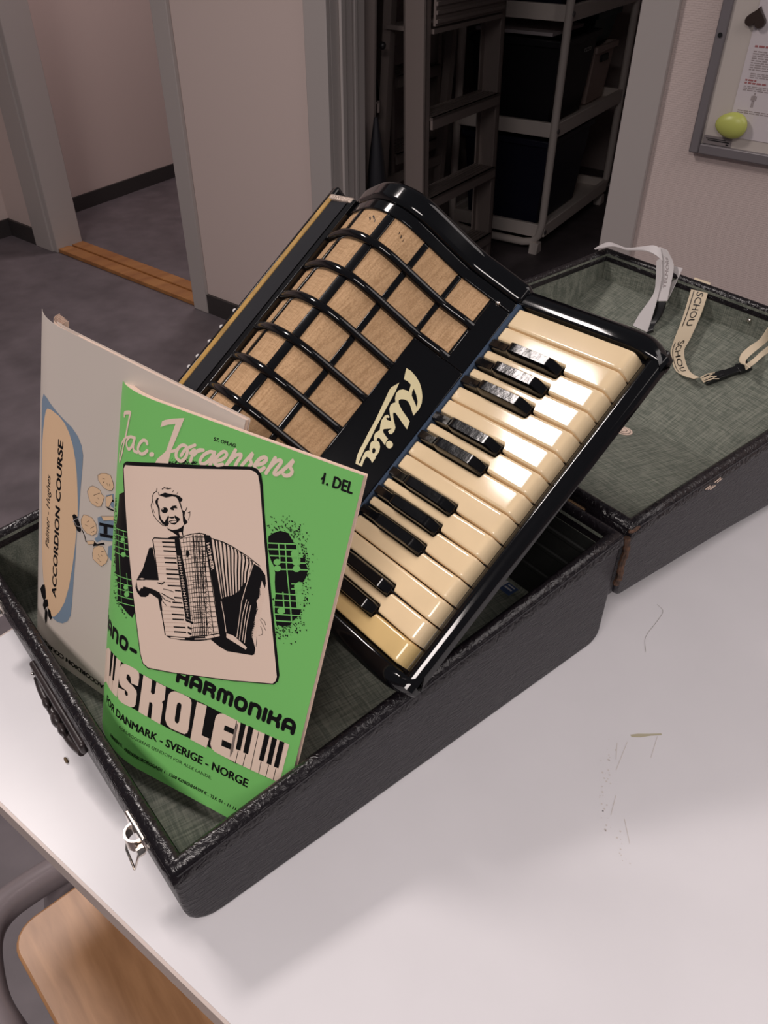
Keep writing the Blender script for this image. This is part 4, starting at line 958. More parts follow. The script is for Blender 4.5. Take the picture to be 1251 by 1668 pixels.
["l","cream",6,1.06,0,[[1711,1698],[1728,1716],[1745,1719]],"portrait_panel"],
["l","cream",6,1.06,0,[[1716,1685],[1733,1703],[1750,1706]],"portrait_panel"],
["l","cream",6,1.06,0,[[1717,1670],[1734,1688],[1750,1691]],"portrait_panel"],
["l","cream",6,1.06,0,[[1717,1655],[1734,1673],[1750,1676]],"portrait_panel"],
["l","cream",6,1.06,0,[[1712,1637],[1729,1655],[1746,1659]],"portrait_panel"],
["l","cream",6,1.06,0,[[1712,1622],[1729,1640],[1746,1643]],"portrait_panel"],
["l","cream",6,1.06,0,[[1712,1607],[1729,1625],[1746,1628]],"portrait_panel"],
["l","cream",6,1.06,0,[[1713,1591],[1730,1610],[1746,1613]],"portrait_panel"],
["l","cream",6,1.06,0,[[1718,1578],[1735,1596],[1752,1600]],"portrait_panel"],
["l","ink",5,0.66,1,[[1754,1737],[1788,1706],[1815,1677]],"portrait_panel"],
["l","ink",5,0.66,1,[[1755,1751],[1791,1740],[1805,1716]],"portrait_panel"],
["l","ink",5,0.66,1,[[1768,1690],[1788,1666],[1794,1635],[1770,1614]],"portrait_panel"],
["l","ink",5,0.66,1,[[1758,1592],[1766,1522]],"portrait_panel"],
["p","ink",1,[[1684,2367],[1715,2403],[1766,2440],[1830,2446],[1881,2397],[1907,2395],[1922,2358],[1887,2339],[1883,2300],[1906,2259],[1966,2252],[1960,2305],[1979,2337],[2014,2270],[2032,2247],[2032,2191],[2018,2141],[1986,2135],[1954,2103],[1981,2044],[2011,1942],[2050,1945],[2047,1899],[2004,1829],[1992,1791],[1933,1759],[1887,1753],[1856,1831],[1836,1920],[1831,1970],[1806,2056],[1793,2127],[1774,2170],[1739,2207],[1705,2269]],"music_staff_print"],
["p","ink",1,[[1975,1724],[1981,1728],[1981,1721]],"music_staff_print"],
["p","ink",1,[[1844,2463],[1852,2468],[1852,2460]],"music_staff_print"],
["p","ink",1,[[2031,1803],[2038,1808],[2039,1800]],"music_staff_print"],
["p","ink",1,[[1962,2294],[1969,2299],[1970,2291]],"music_staff_print"],
["p","ink",1,[[1752,2516],[1764,2522],[1764,2510]],"music_staff_print"],
["p","ink",1,[[1687,2460],[1694,2464],[1694,2457]],"music_staff_print"],
["p","ink",1,[[1931,2284],[1941,2290],[1942,2279]],"music_staff_print"],
["p","ink",1,[[2061,2081],[2072,2088],[2073,2076]],"music_staff_print"],
["p","ink",1,[[1919,1691],[1935,1701],[1936,1684]],"music_staff_print"],
["p","ink",1,[[2003,1793],[2010,1798],[2011,1790]],"music_staff_print"],
["p","ink",1,[[1697,2334],[1706,2339],[1707,2330]],"music_staff_print"],
["p","ink",1,[[2061,1945],[2072,1952],[2073,1940]],"music_staff_print"],
["p","ink",1,[[1965,1753],[1972,1758],[1972,1750]],"music_staff_print"],
["p","ink",1,[[2003,2283],[2018,2292],[2019,2276]],"music_staff_print"],
["p","ink",1,[[2051,2142],[2060,2148],[2061,2138]],"music_staff_print"],
["p","ink",1,[[2034,2365],[2048,2373],[2049,2359]],"music_staff_print"],
["p","ink",1,[[1902,1733],[1911,1740],[1912,1729]],"music_staff_print"],
["p","ink",1,[[2027,2281],[2032,2284],[2032,2278]],"music_staff_print"],
["p","ink",1,[[2067,2076],[2075,2081],[2075,2072]],"music_staff_print"],
["p","ink",1,[[2000,2005],[2010,2011],[2011,2000]],"music_staff_print"],
["p","ink",1,[[1991,1776],[2003,1784],[2004,1771]],"music_staff_print"],
["p","ink",1,[[2029,1866],[2039,1873],[2040,1862]],"music_staff_print"],
["p","ink",1,[[1952,1733],[1965,1742],[1966,1727]],"music_staff_print"],
["p","ink",1,[[1947,2406],[1954,2411],[1955,2403]],"music_staff_print"],
["p","ink",1,[[1970,1707],[1978,1712],[1978,1704]],"music_staff_print"],
["p","ink",1,[[1916,2399],[1927,2405],[1928,2394]],"music_staff_print"],
["p","ink",1,[[2024,2203],[2039,2212],[2040,2197]],"music_staff_print"],
["p","ink",1,[[1703,2380],[1710,2384],[1710,2378]],"music_staff_print"],
["p","ink",1,[[1951,1874],[1965,1883],[1966,1868]],"music_staff_print"],
["p","ink",1,[[1984,2353],[1996,2360],[1996,2348]],"music_staff_print"],
["p","ink",1,[[1856,2521],[1868,2527],[1869,2515]],"music_staff_print"],
["p","ink",1,[[1740,2395],[1747,2399],[1747,2393]],"music_staff_print"],
["p","ink",1,[[1957,2196],[1969,2203],[1970,2190]],"music_staff_print"],
["p","ink",1,[[2029,2084],[2041,2091],[2042,2078]],"music_staff_print"],
["p","ink",1,[[2052,2043],[2064,2051],[2065,2038]],"music_staff_print"],
["p","ink",1,[[1972,2151],[1977,2154],[1978,2149]],"music_staff_print"],
["p","ink",1,[[1936,2461],[1950,2469],[1951,2454]],"music_staff_print"],
["p","ink",1,[[1981,1821],[1994,1830],[1995,1815]],"music_staff_print"],
["p","ink",1,[[2070,2123],[2084,2132],[2085,2117]],"music_staff_print"],
["p","ink",1,[[1883,2377],[1889,2381],[1889,2375]],"music_staff_print"],
["p","ink",1,[[1978,1704],[1993,1715],[1995,1698]],"music_staff_print"],
["p","ink",1,[[2014,1997],[2024,2004],[2025,1992]],"music_staff_print"],
["p","ink",1,[[1803,2566],[1812,2571],[1812,2562]],"music_staff_print"],
["p","ink",1,[[1883,2484],[1896,2491],[1897,2477]],"music_staff_print"],
["p","ink",1,[[2026,1824],[2037,1831],[2037,1819]],"music_staff_print"],
["p","ink",1,[[1953,2362],[1964,2369],[1965,2357]],"music_staff_print"],
["p","ink",1,[[2044,2225],[2052,2230],[2053,2221]],"music_staff_print"],
["p","ink",1,[[1975,2387],[1989,2395],[1990,2380]],"music_staff_print"],
["p","ink",1,[[1889,1691],[1899,1697],[1900,1686]],"music_staff_print"],
["p","ink",1,[[2065,1838],[2074,1844],[2075,1834]],"music_staff_print"],
["p","ink",1,[[1707,2388],[1721,2396],[1722,2382]],"music_staff_print"],
["p","ink",1,[[2003,1843],[2012,1849],[2012,1839]],"music_staff_print"],
["p","ink",1,[[2022,1802],[2027,1805],[2028,1799]],"music_staff_print"],
["p","ink",1,[[2013,2133],[2027,2142],[2028,2127]],"music_staff_print"],
["p","ink",1,[[1840,2507],[1851,2513],[1852,2502]],"music_staff_print"],
["p","ink",1,[[1986,2309],[1998,2316],[1999,2304]],"music_staff_print"],
["p","ink",1,[[1665,2511],[1677,2517],[1678,2505]],"music_staff_print"],
["p","ink",1,[[1877,2483],[1888,2489],[1889,2478]],"music_staff_print"],
["p","ink",1,[[1974,2458],[1982,2463],[1983,2455]],"music_staff_print"],
["p","ink",1,[[1953,1810],[1967,1819],[1968,1803]],"music_staff_print"],
["p","ink",1,[[1863,2464],[1870,2468],[1871,2461]],"music_staff_print"],
["p","ink",1,[[2066,1785],[2081,1795],[2082,1778]],"music_staff_print"],
["p","ink",1,[[2050,2221],[2056,2225],[2057,2219]],"music_staff_print"],
["p","ink",1,[[1943,1721],[1958,1731],[1959,1715]],"music_staff_print"],
["p","ink",1,[[1944,2382],[1952,2387],[1953,2378]],"music_staff_print"],
["p","ink",1,[[2001,2301],[2014,2309],[2015,2295]],"music_staff_print"],
["p","ink",1,[[1676,2511],[1686,2517],[1687,2506]],"music_staff_print"],
["p","ink",1,[[2043,1827],[2048,1831],[2049,1825]],"music_staff_print"],
["p","ink",1,[[1874,1779],[1882,1784],[1883,1775]],"music_staff_print"],
["p","ink",1,[[1941,2392],[1954,2399],[1954,2386]],"music_staff_print"],
["p","ink",1,[[1663,2444],[1675,2451],[1675,2439]],"music_staff_print"],
["p","ink",1,[[1726,2445],[1737,2452],[1737,2441]],"music_staff_print"],
["p","ink",1,[[2088,2010],[2102,2019],[2103,2003]],"music_staff_print"],
["p","ink",1,[[1927,1827],[1936,1833],[1936,1823]],"music_staff_print"],
["p","ink",1,[[2036,2117],[2042,2122],[2043,2114]],"music_staff_print"],
["p","ink",1,[[2016,1866],[2030,1874],[2031,1859]],"music_staff_print"],
["p","ink",1,[[1983,1712],[1990,1717],[1991,1709]],"music_staff_print"],
["p","ink",1,[[1869,2429],[1881,2436],[1882,2423]],"music_staff_print"],
["p","ink",1,[[1953,2303],[1966,2311],[1967,2297]],"music_staff_print"],
["p","ink",1,[[1955,2389],[1960,2392],[1961,2387]],"music_staff_print"],
["p","ink",1,[[1699,2330],[1708,2335],[1708,2326]],"music_staff_print"],
["p","ink",1,[[1970,2453],[1979,2458],[1979,2449]],"music_staff_print"],
["p","ink",1,[[1875,2358],[1887,2365],[1888,2352]],"music_staff_print"],
["p","ink",1,[[1716,2487],[1727,2493],[1727,2482]],"music_staff_print"],
["p","ink",1,[[2025,2209],[2035,2216],[2036,2205]],"music_staff_print"],
["p","ink",1,[[1945,1756],[1960,1765],[1961,1749]],"music_staff_print"],
["p","ink",1,[[1730,2438],[1746,2447],[1747,2431]],"music_staff_print"],
["p","ink",1,[[1871,2445],[1882,2452],[1883,2440]],"music_staff_print"],
["p","ink",1,[[1695,2311],[1708,2319],[1709,2305]],"music_staff_print"],
["p","ink",1,[[2052,2103],[2066,2112],[2067,2097]],"music_staff_print"],
["p","ink",1,[[1790,2453],[1798,2458],[1799,2450]],"music_staff_print"],
["p","ink",1,[[2013,2235],[2027,2244],[2028,2229]],"music_staff_print"],
["p","ink",1,[[1896,1720],[1906,1726],[1907,1716]],"music_staff_print"],
["p","ink",1,[[2047,1758],[2061,1767],[2062,1751]],"music_staff_print"],
["p","ink",1,[[1983,2324],[1994,2331],[1995,2319]],"music_staff_print"],
["p","ink",1,[[1893,2519],[1905,2526],[1906,2514]],"music_staff_print"],
["p","ink",1,[[1944,1745],[1952,1751],[1953,1741]],"music_staff_print"],
["p","ink",1,[[1962,2346],[1975,2353],[1976,2340]],"music_staff_print"],
["p","ink",1,[[2063,1978],[2071,1983],[2071,1975]],"music_staff_print"],
["p","ink",1,[[1978,2315],[1992,2323],[1993,2308]],"music_staff_print"],
["p","ink",1,[[2037,2208],[2044,2212],[2045,2204]],"music_staff_print"],
["p","ink",1,[[1897,2535],[1908,2541],[1908,2530]],"music_staff_print"],
["p","ink",1,[[1760,2302],[1766,2305],[1766,2299]],"music_staff_print"],
["p","ink",1,[[1895,2466],[1908,2473],[1909,2460]],"music_staff_print"],
["p","ink",1,[[2042,1756],[2048,1760],[2048,1753]],"music_staff_print"],
["p","ink",1,[[1840,1931],[1847,1936],[1848,1928]],"music_staff_print"],
["p","ink",1,[[2020,1659],[2036,1670],[2037,1652]],"music_staff_print"],
["p","ink",1,[[2024,2060],[2036,2068],[2037,2054]],"music_staff_print"],
["p","ink",1,[[1716,2395],[1723,2399],[1723,2393]],"music_staff_print"],
["p","ink",1,[[1786,2529],[1793,2533],[1794,2526]],"music_staff_print"],
["p","ink",1,[[1977,1777],[1988,1785],[1989,1772]],"music_staff_print"],
["p","ink",1,[[1736,2462],[1751,2471],[1752,2455]],"music_staff_print"],
["p","ink",1,[[1988,1776],[1995,1781],[1996,1773]],"music_staff_print"],
["p","ink",1,[[1873,2462],[1879,2465],[1879,2460]],"music_staff_print"],
["p","ink",1,[[2078,1833],[2088,1839],[2088,1828]],"music_staff_print"],
["p","ink",1,[[2048,1924],[2059,1931],[2060,1919]],"music_staff_print"],
["p","ink",1,[[1978,2483],[1985,2487],[1986,2480]],"music_staff_print"],
["p","ink",1,[[1844,2471],[1850,2474],[1850,2468]],"music_staff_print"],
["p","ink",1,[[2010,1810],[2021,1818],[2022,1805]],"music_staff_print"],
["p","ink",1,[[2038,1793],[2050,1801],[2051,1788]],"music_staff_print"],
["p","ink",1,[[1956,2496],[1968,2504],[1969,2491]],"music_staff_print"],
["p","ink",1,[[1863,2436],[1876,2444],[1877,2430]],"music_staff_print"],
["p","ink",1,[[1923,1819],[1930,1824],[1931,1816]],"music_staff_print"],
["p","ink",1,[[1695,2509],[1705,2514],[1705,2505]],"music_staff_print"],
["p","ink",1,[[2038,2178],[2052,2187],[2053,2172]],"music_staff_print"],
["p","ink",1,[[1896,2481],[1905,2487],[1906,2477]],"music_staff_print"],
["p","ink",1,[[1966,2365],[1980,2373],[1981,2358]],"music_staff_print"],
["p","ink",1,[[1989,2265],[2004,2274],[2005,2258]],"music_staff_print"],
["p","ink",1,[[2043,2188],[2048,2191],[2049,2186]],"music_staff_print"],
["p","ink",1,[[1906,1695],[1919,1703],[1919,1690]],"music_staff_print"],
["p","ink",1,[[1717,2389],[1727,2396],[1728,2385]],"music_staff_print"],
["p","ink",1,[[2040,1884],[2053,1892],[2054,1878]],"music_staff_print"],
["p","ink",1,[[2060,1906],[2066,1910],[2066,1904]],"music_staff_print"],
["p","ink",1,[[2017,2294],[2027,2300],[2027,2290]],"music_staff_print"],
["p","ink",1,[[1890,1676],[1903,1685],[1904,1670]],"music_staff_print"],
["p","ink",1,[[2017,1831],[2029,1839],[2030,1826]],"music_staff_print"],
["p","ink",1,[[2011,2282],[2024,2289],[2025,2276]],"music_staff_print"],
["p","ink",1,[[2016,2293],[2024,2298],[2025,2289]],"music_staff_print"],
["p","ink",1,[[1894,1742],[1902,1747],[1902,1739]],"music_staff_print"],
["p","ink",1,[[1871,1817],[1885,1826],[1886,1811]],"music_staff_print"],
["p","ink",1,[[2039,2196],[2044,2199],[2045,2194]],"music_staff_print"],
["p","ink",1,[[1928,2478],[1936,2482],[1936,2475]],"music_staff_print"],
["p","ink",1,[[1951,1765],[1960,1771],[1961,1761]],"music_staff_print"],
["p","ink",1,[[1979,1679],[1985,1684],[1985,1677]],"music_staff_print"],
["p","ink",1,[[1832,2494],[1837,2497],[1838,2491]],"music_staff_print"],
["p","ink",1,[[2055,2178],[2066,2185],[2066,2173]],"music_staff_print"],
["p","ink",1,[[2013,2233],[2022,2238],[2022,2229]],"music_staff_print"],
["p","ink",1,[[1708,2447],[1720,2453],[1720,2442]],"music_staff_print"],
["p","ink",1,[[2039,2120],[2051,2128],[2052,2114]],"music_staff_print"],
["p","ink",1,[[1804,2433],[1812,2438],[1813,2429]],"music_staff_print"],
["p","ink",1,[[1741,2353],[1747,2357],[1748,2350]],"music_staff_print"],
["p","ink",1,[[1956,2312],[1971,2322],[1972,2306]],"music_staff_print"],
["p","ink",1,[[1874,2458],[1888,2467],[1889,2452]],"music_staff_print"],
["p","ink",1,[[1973,2335],[1987,2344],[1988,2329]],"music_staff_print"],
["p","ink",1,[[1952,1794],[1961,1800],[1962,1790]],"music_staff_print"],
["p","ink",1,[[1895,2505],[1908,2512],[1909,2499]],"music_staff_print"],
["p","ink",1,[[1788,2539],[1800,2546],[1801,2533]],"music_staff_print"],
["p","ink",1,[[1917,1720],[1930,1729],[1931,1715]],"music_staff_print"],
["p","ink",1,[[2003,2226],[2018,2235],[2019,2219]],"music_staff_print"],
["p","ink",1,[[1757,2548],[1768,2554],[1768,2543]],"music_staff_print"],
["p","ink",1,[[1788,2487],[1801,2494],[1801,2481]],"music_staff_print"],
["p","ink",1,[[1969,1639],[1977,1643],[1977,1635]],"music_staff_print"],
["p","ink",1,[[1707,2350],[1722,2359],[1723,2344]],"music_staff_print"],
["p","ink",1,[[1885,1750],[1899,1759],[1900,1744]],"music_staff_print"],
["p","ink",1,[[1820,2406],[1831,2413],[1832,2401]],"music_staff_print"],
["p","ink",1,[[1937,1665],[1943,1669],[1943,1663]],"music_staff_print"],
["p","ink",1,[[1834,2536],[1845,2543],[1846,2531]],"music_staff_print"],
["p","ink",1,[[2028,1804],[2036,1808],[2036,1800]],"music_staff_print"],
["p","ink",1,[[2034,2148],[2042,2154],[2043,2145]],"music_staff_print"],
["p","ink",1,[[2039,1927],[2048,1932],[2049,1923]],"music_staff_print"],
["p","ink",1,[[1761,2411],[1770,2416],[1771,2406]],"music_staff_print"],
["p","ink",1,[[1989,1792],[1995,1796],[1996,1790]],"music_staff_print"],
["p","ink",1,[[1901,2485],[1915,2494],[1916,2479]],"music_staff_print"],
["p","ink",1,[[1894,2447],[1903,2453],[1904,2443]],"music_staff_print"],
["p","ink",1,[[1866,2354],[1873,2358],[1873,2351]],"music_staff_print"],
["p","ink",1,[[2014,1900],[2025,1907],[2026,1895]],"music_staff_print"],
["p","ink",1,[[1908,2470],[1919,2477],[1920,2465]],"music_staff_print"],
["p","ink",1,[[1957,1734],[1966,1740],[1967,1730]],"music_staff_print"],
["p","ink",1,[[1916,1659],[1930,1668],[1931,1653]],"music_staff_print"],
["p","ink",1,[[1966,2284],[1978,2291],[1979,2279]],"music_staff_print"],
["p","ink",1,[[1992,1833],[2003,1840],[2004,1828]],"music_staff_print"],
["p","ink",1,[[2051,2021],[2058,2025],[2058,2018]],"music_staff_print"],
["p","ink",1,[[1872,2443],[1883,2450],[1883,2438]],"music_staff_print"],
["p","ink",1,[[1922,1793],[1927,1796],[1928,1791]],"music_staff_print"],
["p","ink",1,[[1936,2405],[1948,2412],[1949,2399]],"music_staff_print"],
["p","ink",1,[[2053,1687],[2066,1696],[2067,1681]],"music_staff_print"],
["p","ink",1,[[1988,1781],[1995,1786],[1995,1779]],"music_staff_print"],
["p","ink",1,[[2039,1787],[2050,1794],[2050,1782]],"music_staff_print"],
["p","ink",1,[[1864,2407],[1876,2414],[1877,2401]],"music_staff_print"],
["p","ink",1,[[1798,2445],[1809,2451],[1809,2440]],"music_staff_print"],
["p","ink",1,[[1946,1693],[1960,1703],[1962,1687]],"music_staff_print"],
["p","ink",1,[[1983,2370],[1993,2376],[1993,2365]],"music_staff_print"],
["p","ink",1,[[2022,2270],[2033,2277],[2034,2265]],"music_staff_print"],
["p","ink",1,[[1894,1701],[1904,1708],[1905,1697]],"music_staff_print"],
["p","ink",1,[[1708,2489],[1723,2497],[1724,2482]],"music_staff_print"],
["p","ink",1,[[1995,1827],[2000,1831],[2001,1825]],"music_staff_print"],
["p","ink",1,[[2081,1855],[2094,1863],[2095,1849]],"music_staff_print"],
["p","ink",1,[[2113,1809],[2126,1817],[2127,1804]],"music_staff_print"],
["p","ink",1,[[1985,2340],[1994,2345],[1994,2336]],"music_staff_print"],
["p","ink",1,[[1827,2536],[1838,2543],[1839,2531]],"music_staff_print"],
["p","ink",1,[[2068,2031],[2081,2039],[2082,2026]],"music_staff_print"],
["p","ink",1,[[1924,1658],[1940,1669],[1941,1652]],"music_staff_print"],
["p","ink",1,[[2000,2165],[2014,2174],[2015,2158]],"music_staff_print"],
["p","ink",1,[[2056,2116],[2065,2122],[2066,2112]],"music_staff_print"],
["p","ink",1,[[1846,2442],[1859,2450],[1860,2436]],"music_staff_print"],
["p","ink",1,[[1940,2452],[1948,2457],[1948,2449]],"music_staff_print"],
["p","ink",1,[[1770,2476],[1775,2479],[1776,2473]],"music_staff_print"],
["p","ink",1,[[1935,1728],[1946,1735],[1947,1723]],"music_staff_print"],
["p","ink",1,[[2031,1976],[2037,1981],[2038,1974]],"music_staff_print"],
["p","ink",1,[[1903,2460],[1911,2465],[1912,2456]],"music_staff_print"],
["p","ink",1,[[1908,2432],[1920,2439],[1921,2427]],"music_staff_print"],
["p","ink",1,[[1968,2385],[1979,2391],[1979,2380]],"music_staff_print"],
["p","ink",1,[[1792,2485],[1801,2490],[1801,2481]],"music_staff_print"],
["p","ink",1,[[1899,2469],[1907,2473],[1907,2465]],"music_staff_print"],
["p","ink",1,[[1762,2219],[1772,2225],[1772,2215]],"music_staff_print"],
["p","ink",1,[[1946,2401],[1959,2408],[1960,2395]],"music_staff_print"],
["p","ink",1,[[1941,2388],[1947,2392],[1947,2385]],"music_staff_print"],
["p","ink",1,[[1946,1734],[1955,1740],[1956,1730]],"music_staff_print"],
["p","ink",1,[[1995,2304],[2005,2310],[2006,2299]],"music_staff_print"],
["p","ink",1,[[1672,2433],[1683,2440],[1684,2429]],"music_staff_print"],
["p","ink",1,[[1894,1696],[1908,1705],[1909,1690]],"music_staff_print"],
["p","ink",1,[[1653,2438],[1669,2447],[1670,2431]],"music_staff_print"],
["p","ink",1,[[2052,1886],[2059,1891],[2060,1882]],"music_staff_print"],
["p","ink",1,[[1835,2468],[1847,2475],[1848,2462]],"music_staff_print"],
["p","ink",1,[[1937,2336],[1951,2344],[1952,2330]],"music_staff_print"],
["p","ink",1,[[2100,2084],[2108,2089],[2109,2080]],"music_staff_print"],
["p","ink",1,[[2050,1766],[2063,1775],[2064,1761]],"music_staff_print"],
["p","ink",1,[[1864,2474],[1880,2483],[1881,2467]],"music_staff_print"],
["p","ink",1,[[2051,2019],[2065,2028],[2066,2013]],"music_staff_print"],
["p","ink",1,[[2023,1822],[2033,1828],[2033,1817]],"music_staff_print"],
["p","ink",1,[[2005,1904],[2015,1911],[2016,1900]],"music_staff_print"],
["p","ink",1,[[2067,2250],[2073,2254],[2074,2248]],"music_staff_print"],
["p","ink",1,[[1990,2157],[2002,2165],[2003,2152]],"music_staff_print"],
["p","ink",1,[[1829,2489],[1841,2496],[1842,2484]],"music_staff_print"],
["p","ink",1,[[2064,2039],[2079,2048],[2080,2032]],"music_staff_print"],
["p","ink",1,[[1897,2496],[1909,2503],[1910,2491]],"music_staff_print"],
["p","ink",1,[[1913,1719],[1922,1724],[1922,1716]],"music_staff_print"],
["p","ink",1,[[2036,2216],[2046,2222],[2047,2212]],"music_staff_print"],
["p","ink",1,[[1969,1701],[1979,1707],[1980,1696]],"music_staff_print"],
["p","ink",1,[[2032,1770],[2046,1779],[2047,1764]],"music_staff_print"],
["p","ink",1,[[2078,1993],[2084,1997],[2085,1990]],"music_staff_print"],
["p","ink",1,[[2037,1817],[2044,1821],[2045,1814]],"music_staff_print"],
["p","ink",1,[[1927,1755],[1941,1764],[1942,1749]],"music_staff_print"],
["p","ink",1,[[1921,2428],[1931,2434],[1931,2424]],"music_staff_print"],
["p","ink",1,[[1907,1761],[1916,1767],[1917,1757]],"music_staff_print"],
["p","ink",1,[[1990,2354],[2003,2362],[2004,2348]],"music_staff_print"],
["p","ink",1,[[1897,1734],[1907,1740],[1908,1729]],"music_staff_print"],
["p","ink",1,[[1763,2476],[1774,2482],[1774,2471]],"music_staff_print"],
["p","ink",1,[[1963,1777],[1968,1781],[1968,1775]],"music_staff_print"],
["p","ink",1,[[2045,1835],[2056,1843],[2057,1830]],"music_staff_print"],
["p","ink",1,[[1806,2418],[1821,2427],[1822,2411]],"music_staff_print"],
["p","ink",1,[[2060,2036],[2070,2042],[2071,2031]],"music_staff_print"],
["p","ink",1,[[1814,2478],[1828,2486],[1829,2472]],"music_staff_print"],
["p","ink",1,[[1895,2516],[1908,2524],[1909,2511]],"music_staff_print"],
["p","ink",1,[[1838,2411],[1847,2416],[1848,2407]],"music_staff_print"],
["p","ink",1,[[1990,1954],[1997,1959],[1997,1951]],"music_staff_print"],
["p","ink",1,[[2053,1907],[2062,1913],[2063,1903]],"music_staff_print"],
["p","ink",1,[[1756,2470],[1764,2475],[1765,2466]],"music_staff_print"],
["p","ink",1,[[2046,2032],[2057,2039],[2058,2027]],"music_staff_print"],
["p","ink",1,[[1970,2436],[1978,2440],[1978,2432]],"music_staff_print"],
["p","ink",1,[[2044,2311],[2056,2319],[2057,2306]],"music_staff_print"],
["p","ink",1,[[2001,2321],[2014,2329],[2015,2316]],"music_staff_print"],
["p","ink",1,[[1864,2470],[1877,2478],[1878,2464]],"music_staff_print"],
["p","ink",1,[[1720,2378],[1731,2384],[1732,2373]],"music_staff_print"],
["p","ink",1,[[2005,1742],[2011,1746],[2012,1739]],"music_staff_print"],
["p","ink",1,[[2049,1874],[2062,1882],[2063,1868]],"music_staff_print"],
["p","ink",1,[[2006,1812],[2012,1817],[2013,1810]],"music_staff_print"],
["p","ink",1,[[1825,2470],[1838,2478],[1839,2464]],"music_staff_print"],
["p","ink",1,[[1983,1799],[1992,1805],[1993,1795]],"music_staff_print"],
["p","ink",1,[[1984,2332],[1995,2339],[1996,2327]],"music_staff_print"],
["p","ink",1,[[1981,1754],[1997,1765],[1998,1747]],"music_staff_print"],
["p","ink",1,[[1720,2445],[1727,2450],[1728,2442]],"music_staff_print"],
["p","ink",1,[[1841,2504],[1852,2511],[1853,2499]],"music_staff_print"],
["p","ink",1,[[1749,2451],[1759,2457],[1760,2446]],"music_staff_print"],
["p","ink",1,[[1788,2492],[1798,2498],[1799,2487]],"music_staff_print"],
["p","ink",1,[[1694,2359],[1701,2362],[1701,2356]],"music_staff_print"],
["p","ink",1,[[2087,1839],[2099,1847],[2100,1834]],"music_staff_print"],
["p","ink",1,[[2004,2252],[2018,2261],[2019,2246]],"music_staff_print"],
["p","ink",1,[[2035,2195],[2044,2201],[2044,2192]],"music_staff_print"],
["p","ink",1,[[2026,2250],[2040,2259],[2041,2244]],"music_staff_print"],
["p","ink",1,[[1850,2537],[1860,2543],[1861,2532]],"music_staff_print"],
["p","ink",1,[[1728,2392],[1743,2401],[1744,2385]],"music_staff_print"],
["p","ink",1,[[1957,2387],[1966,2393],[1967,2383]],"music_staff_print"],
["p","ink",1,[[2015,2304],[2028,2312],[2029,2298]],"music_staff_print"],
["p","ink",1,[[1695,2421],[1711,2430],[1712,2414]],"music_staff_print"],
["p","ink",1,[[1720,2440],[1731,2446],[1731,2435]],"music_staff_print"],
["p","ink",1,[[1961,2441],[1970,2447],[1971,2437]],"music_staff_print"],
["p","ink",1,[[1802,2478],[1815,2485],[1815,2472]],"music_staff_print"],
["p","ink",1,[[1889,2499],[1904,2508],[1905,2492]],"music_staff_print"],
["p","ink",1,[[1835,2460],[1846,2466],[1846,2455]],"music_staff_print"],
["p","ink",1,[[2040,1894],[2049,1899],[2049,1890]],"music_staff_print"],
["p","ink",1,[[1850,2478],[1861,2484],[1861,2474]],"music_staff_print"],
["p","ink",1,[[2079,2345],[2084,2348],[2084,2342]],"music_staff_print"],
["p","ink",1,[[2039,1776],[2050,1783],[2051,1771]],"music_staff_print"],
["p","ink",1,[[1921,2548],[1929,2553],[1929,2545]],"music_staff_print"],
["p","ink",1,[[2007,1722],[2014,1727],[2015,1718]],"music_staff_print"],
["p","ink",1,[[1739,2417],[1751,2424],[1752,2411]],"music_staff_print"],
["p","ink",1,[[1789,2500],[1800,2506],[1801,2495]],"music_staff_print"],
["p","ink",1,[[1809,2529],[1821,2536],[1821,2524]],"music_staff_print"],
["p","ink",1,[[1821,2471],[1828,2475],[1829,2468]],"music_staff_print"],
["p","ink",1,[[1955,2405],[1968,2412],[1969,2399]],"music_staff_print"],
["p","ink",1,[[1766,2508],[1780,2516],[1781,2501]],"music_staff_print"],
["p","ink",1,[[1789,2549],[1799,2554],[1799,2545]],"music_staff_print"],
["p","ink",1,[[2048,1921],[2057,1926],[2057,1917]],"music_staff_print"],
["p","ink",1,[[1903,2531],[1910,2535],[1910,2528]],"music_staff_print"],
["p","ink",1,[[1983,2322],[1993,2328],[1994,2317]],"music_staff_print"],
["p","ink",1,[[2016,2120],[2023,2125],[2024,2117]],"music_staff_print"],
["p","ink",1,[[2010,1937],[2025,1947],[2026,1931]],"music_staff_print"],
["p","ink",1,[[1956,1757],[1966,1764],[1967,1753]],"music_staff_print"],
["p","ink",1,[[1829,2411],[1836,2415],[1836,2408]],"music_staff_print"],
["p","ink",1,[[1968,1912],[1976,1917],[1977,1908]],"music_staff_print"],
["p","ink",1,[[1696,2396],[1707,2403],[1708,2391]],"music_staff_print"],
["p","ink",1,[[2054,1989],[2065,1996],[2066,1984]],"music_staff_print"],
["p","ink",1,[[1860,2531],[1867,2535],[1868,2528]],"music_staff_print"],
["p","ink",1,[[1901,1812],[1916,1822],[1917,1806]],"music_staff_print"],
["p","ink",1,[[1810,1926],[1826,1935],[1827,1919]],"music_staff_print"],
["p","ink",1,[[1801,2509],[1810,2514],[1810,2505]],"music_staff_print"],
["p","ink",1,[[1952,1686],[1963,1693],[1964,1681]],"music_staff_print"],
["p","ink",1,[[1967,2346],[1980,2354],[1981,2340]],"music_staff_print"],
["p","ink",1,[[1939,1735],[1951,1743],[1952,1730]],"music_staff_print"],
["p","ink",1,[[1939,1739],[1950,1746],[1950,1735]],"music_staff_print"],
["p","ink",1,[[1987,1741],[2001,1750],[2002,1735]],"music_staff_print"],
["p","ink",1,[[2023,2250],[2031,2254],[2031,2246]],"music_staff_print"],
["p","ink",1,[[1895,2439],[1901,2443],[1902,2436]],"music_staff_print"],
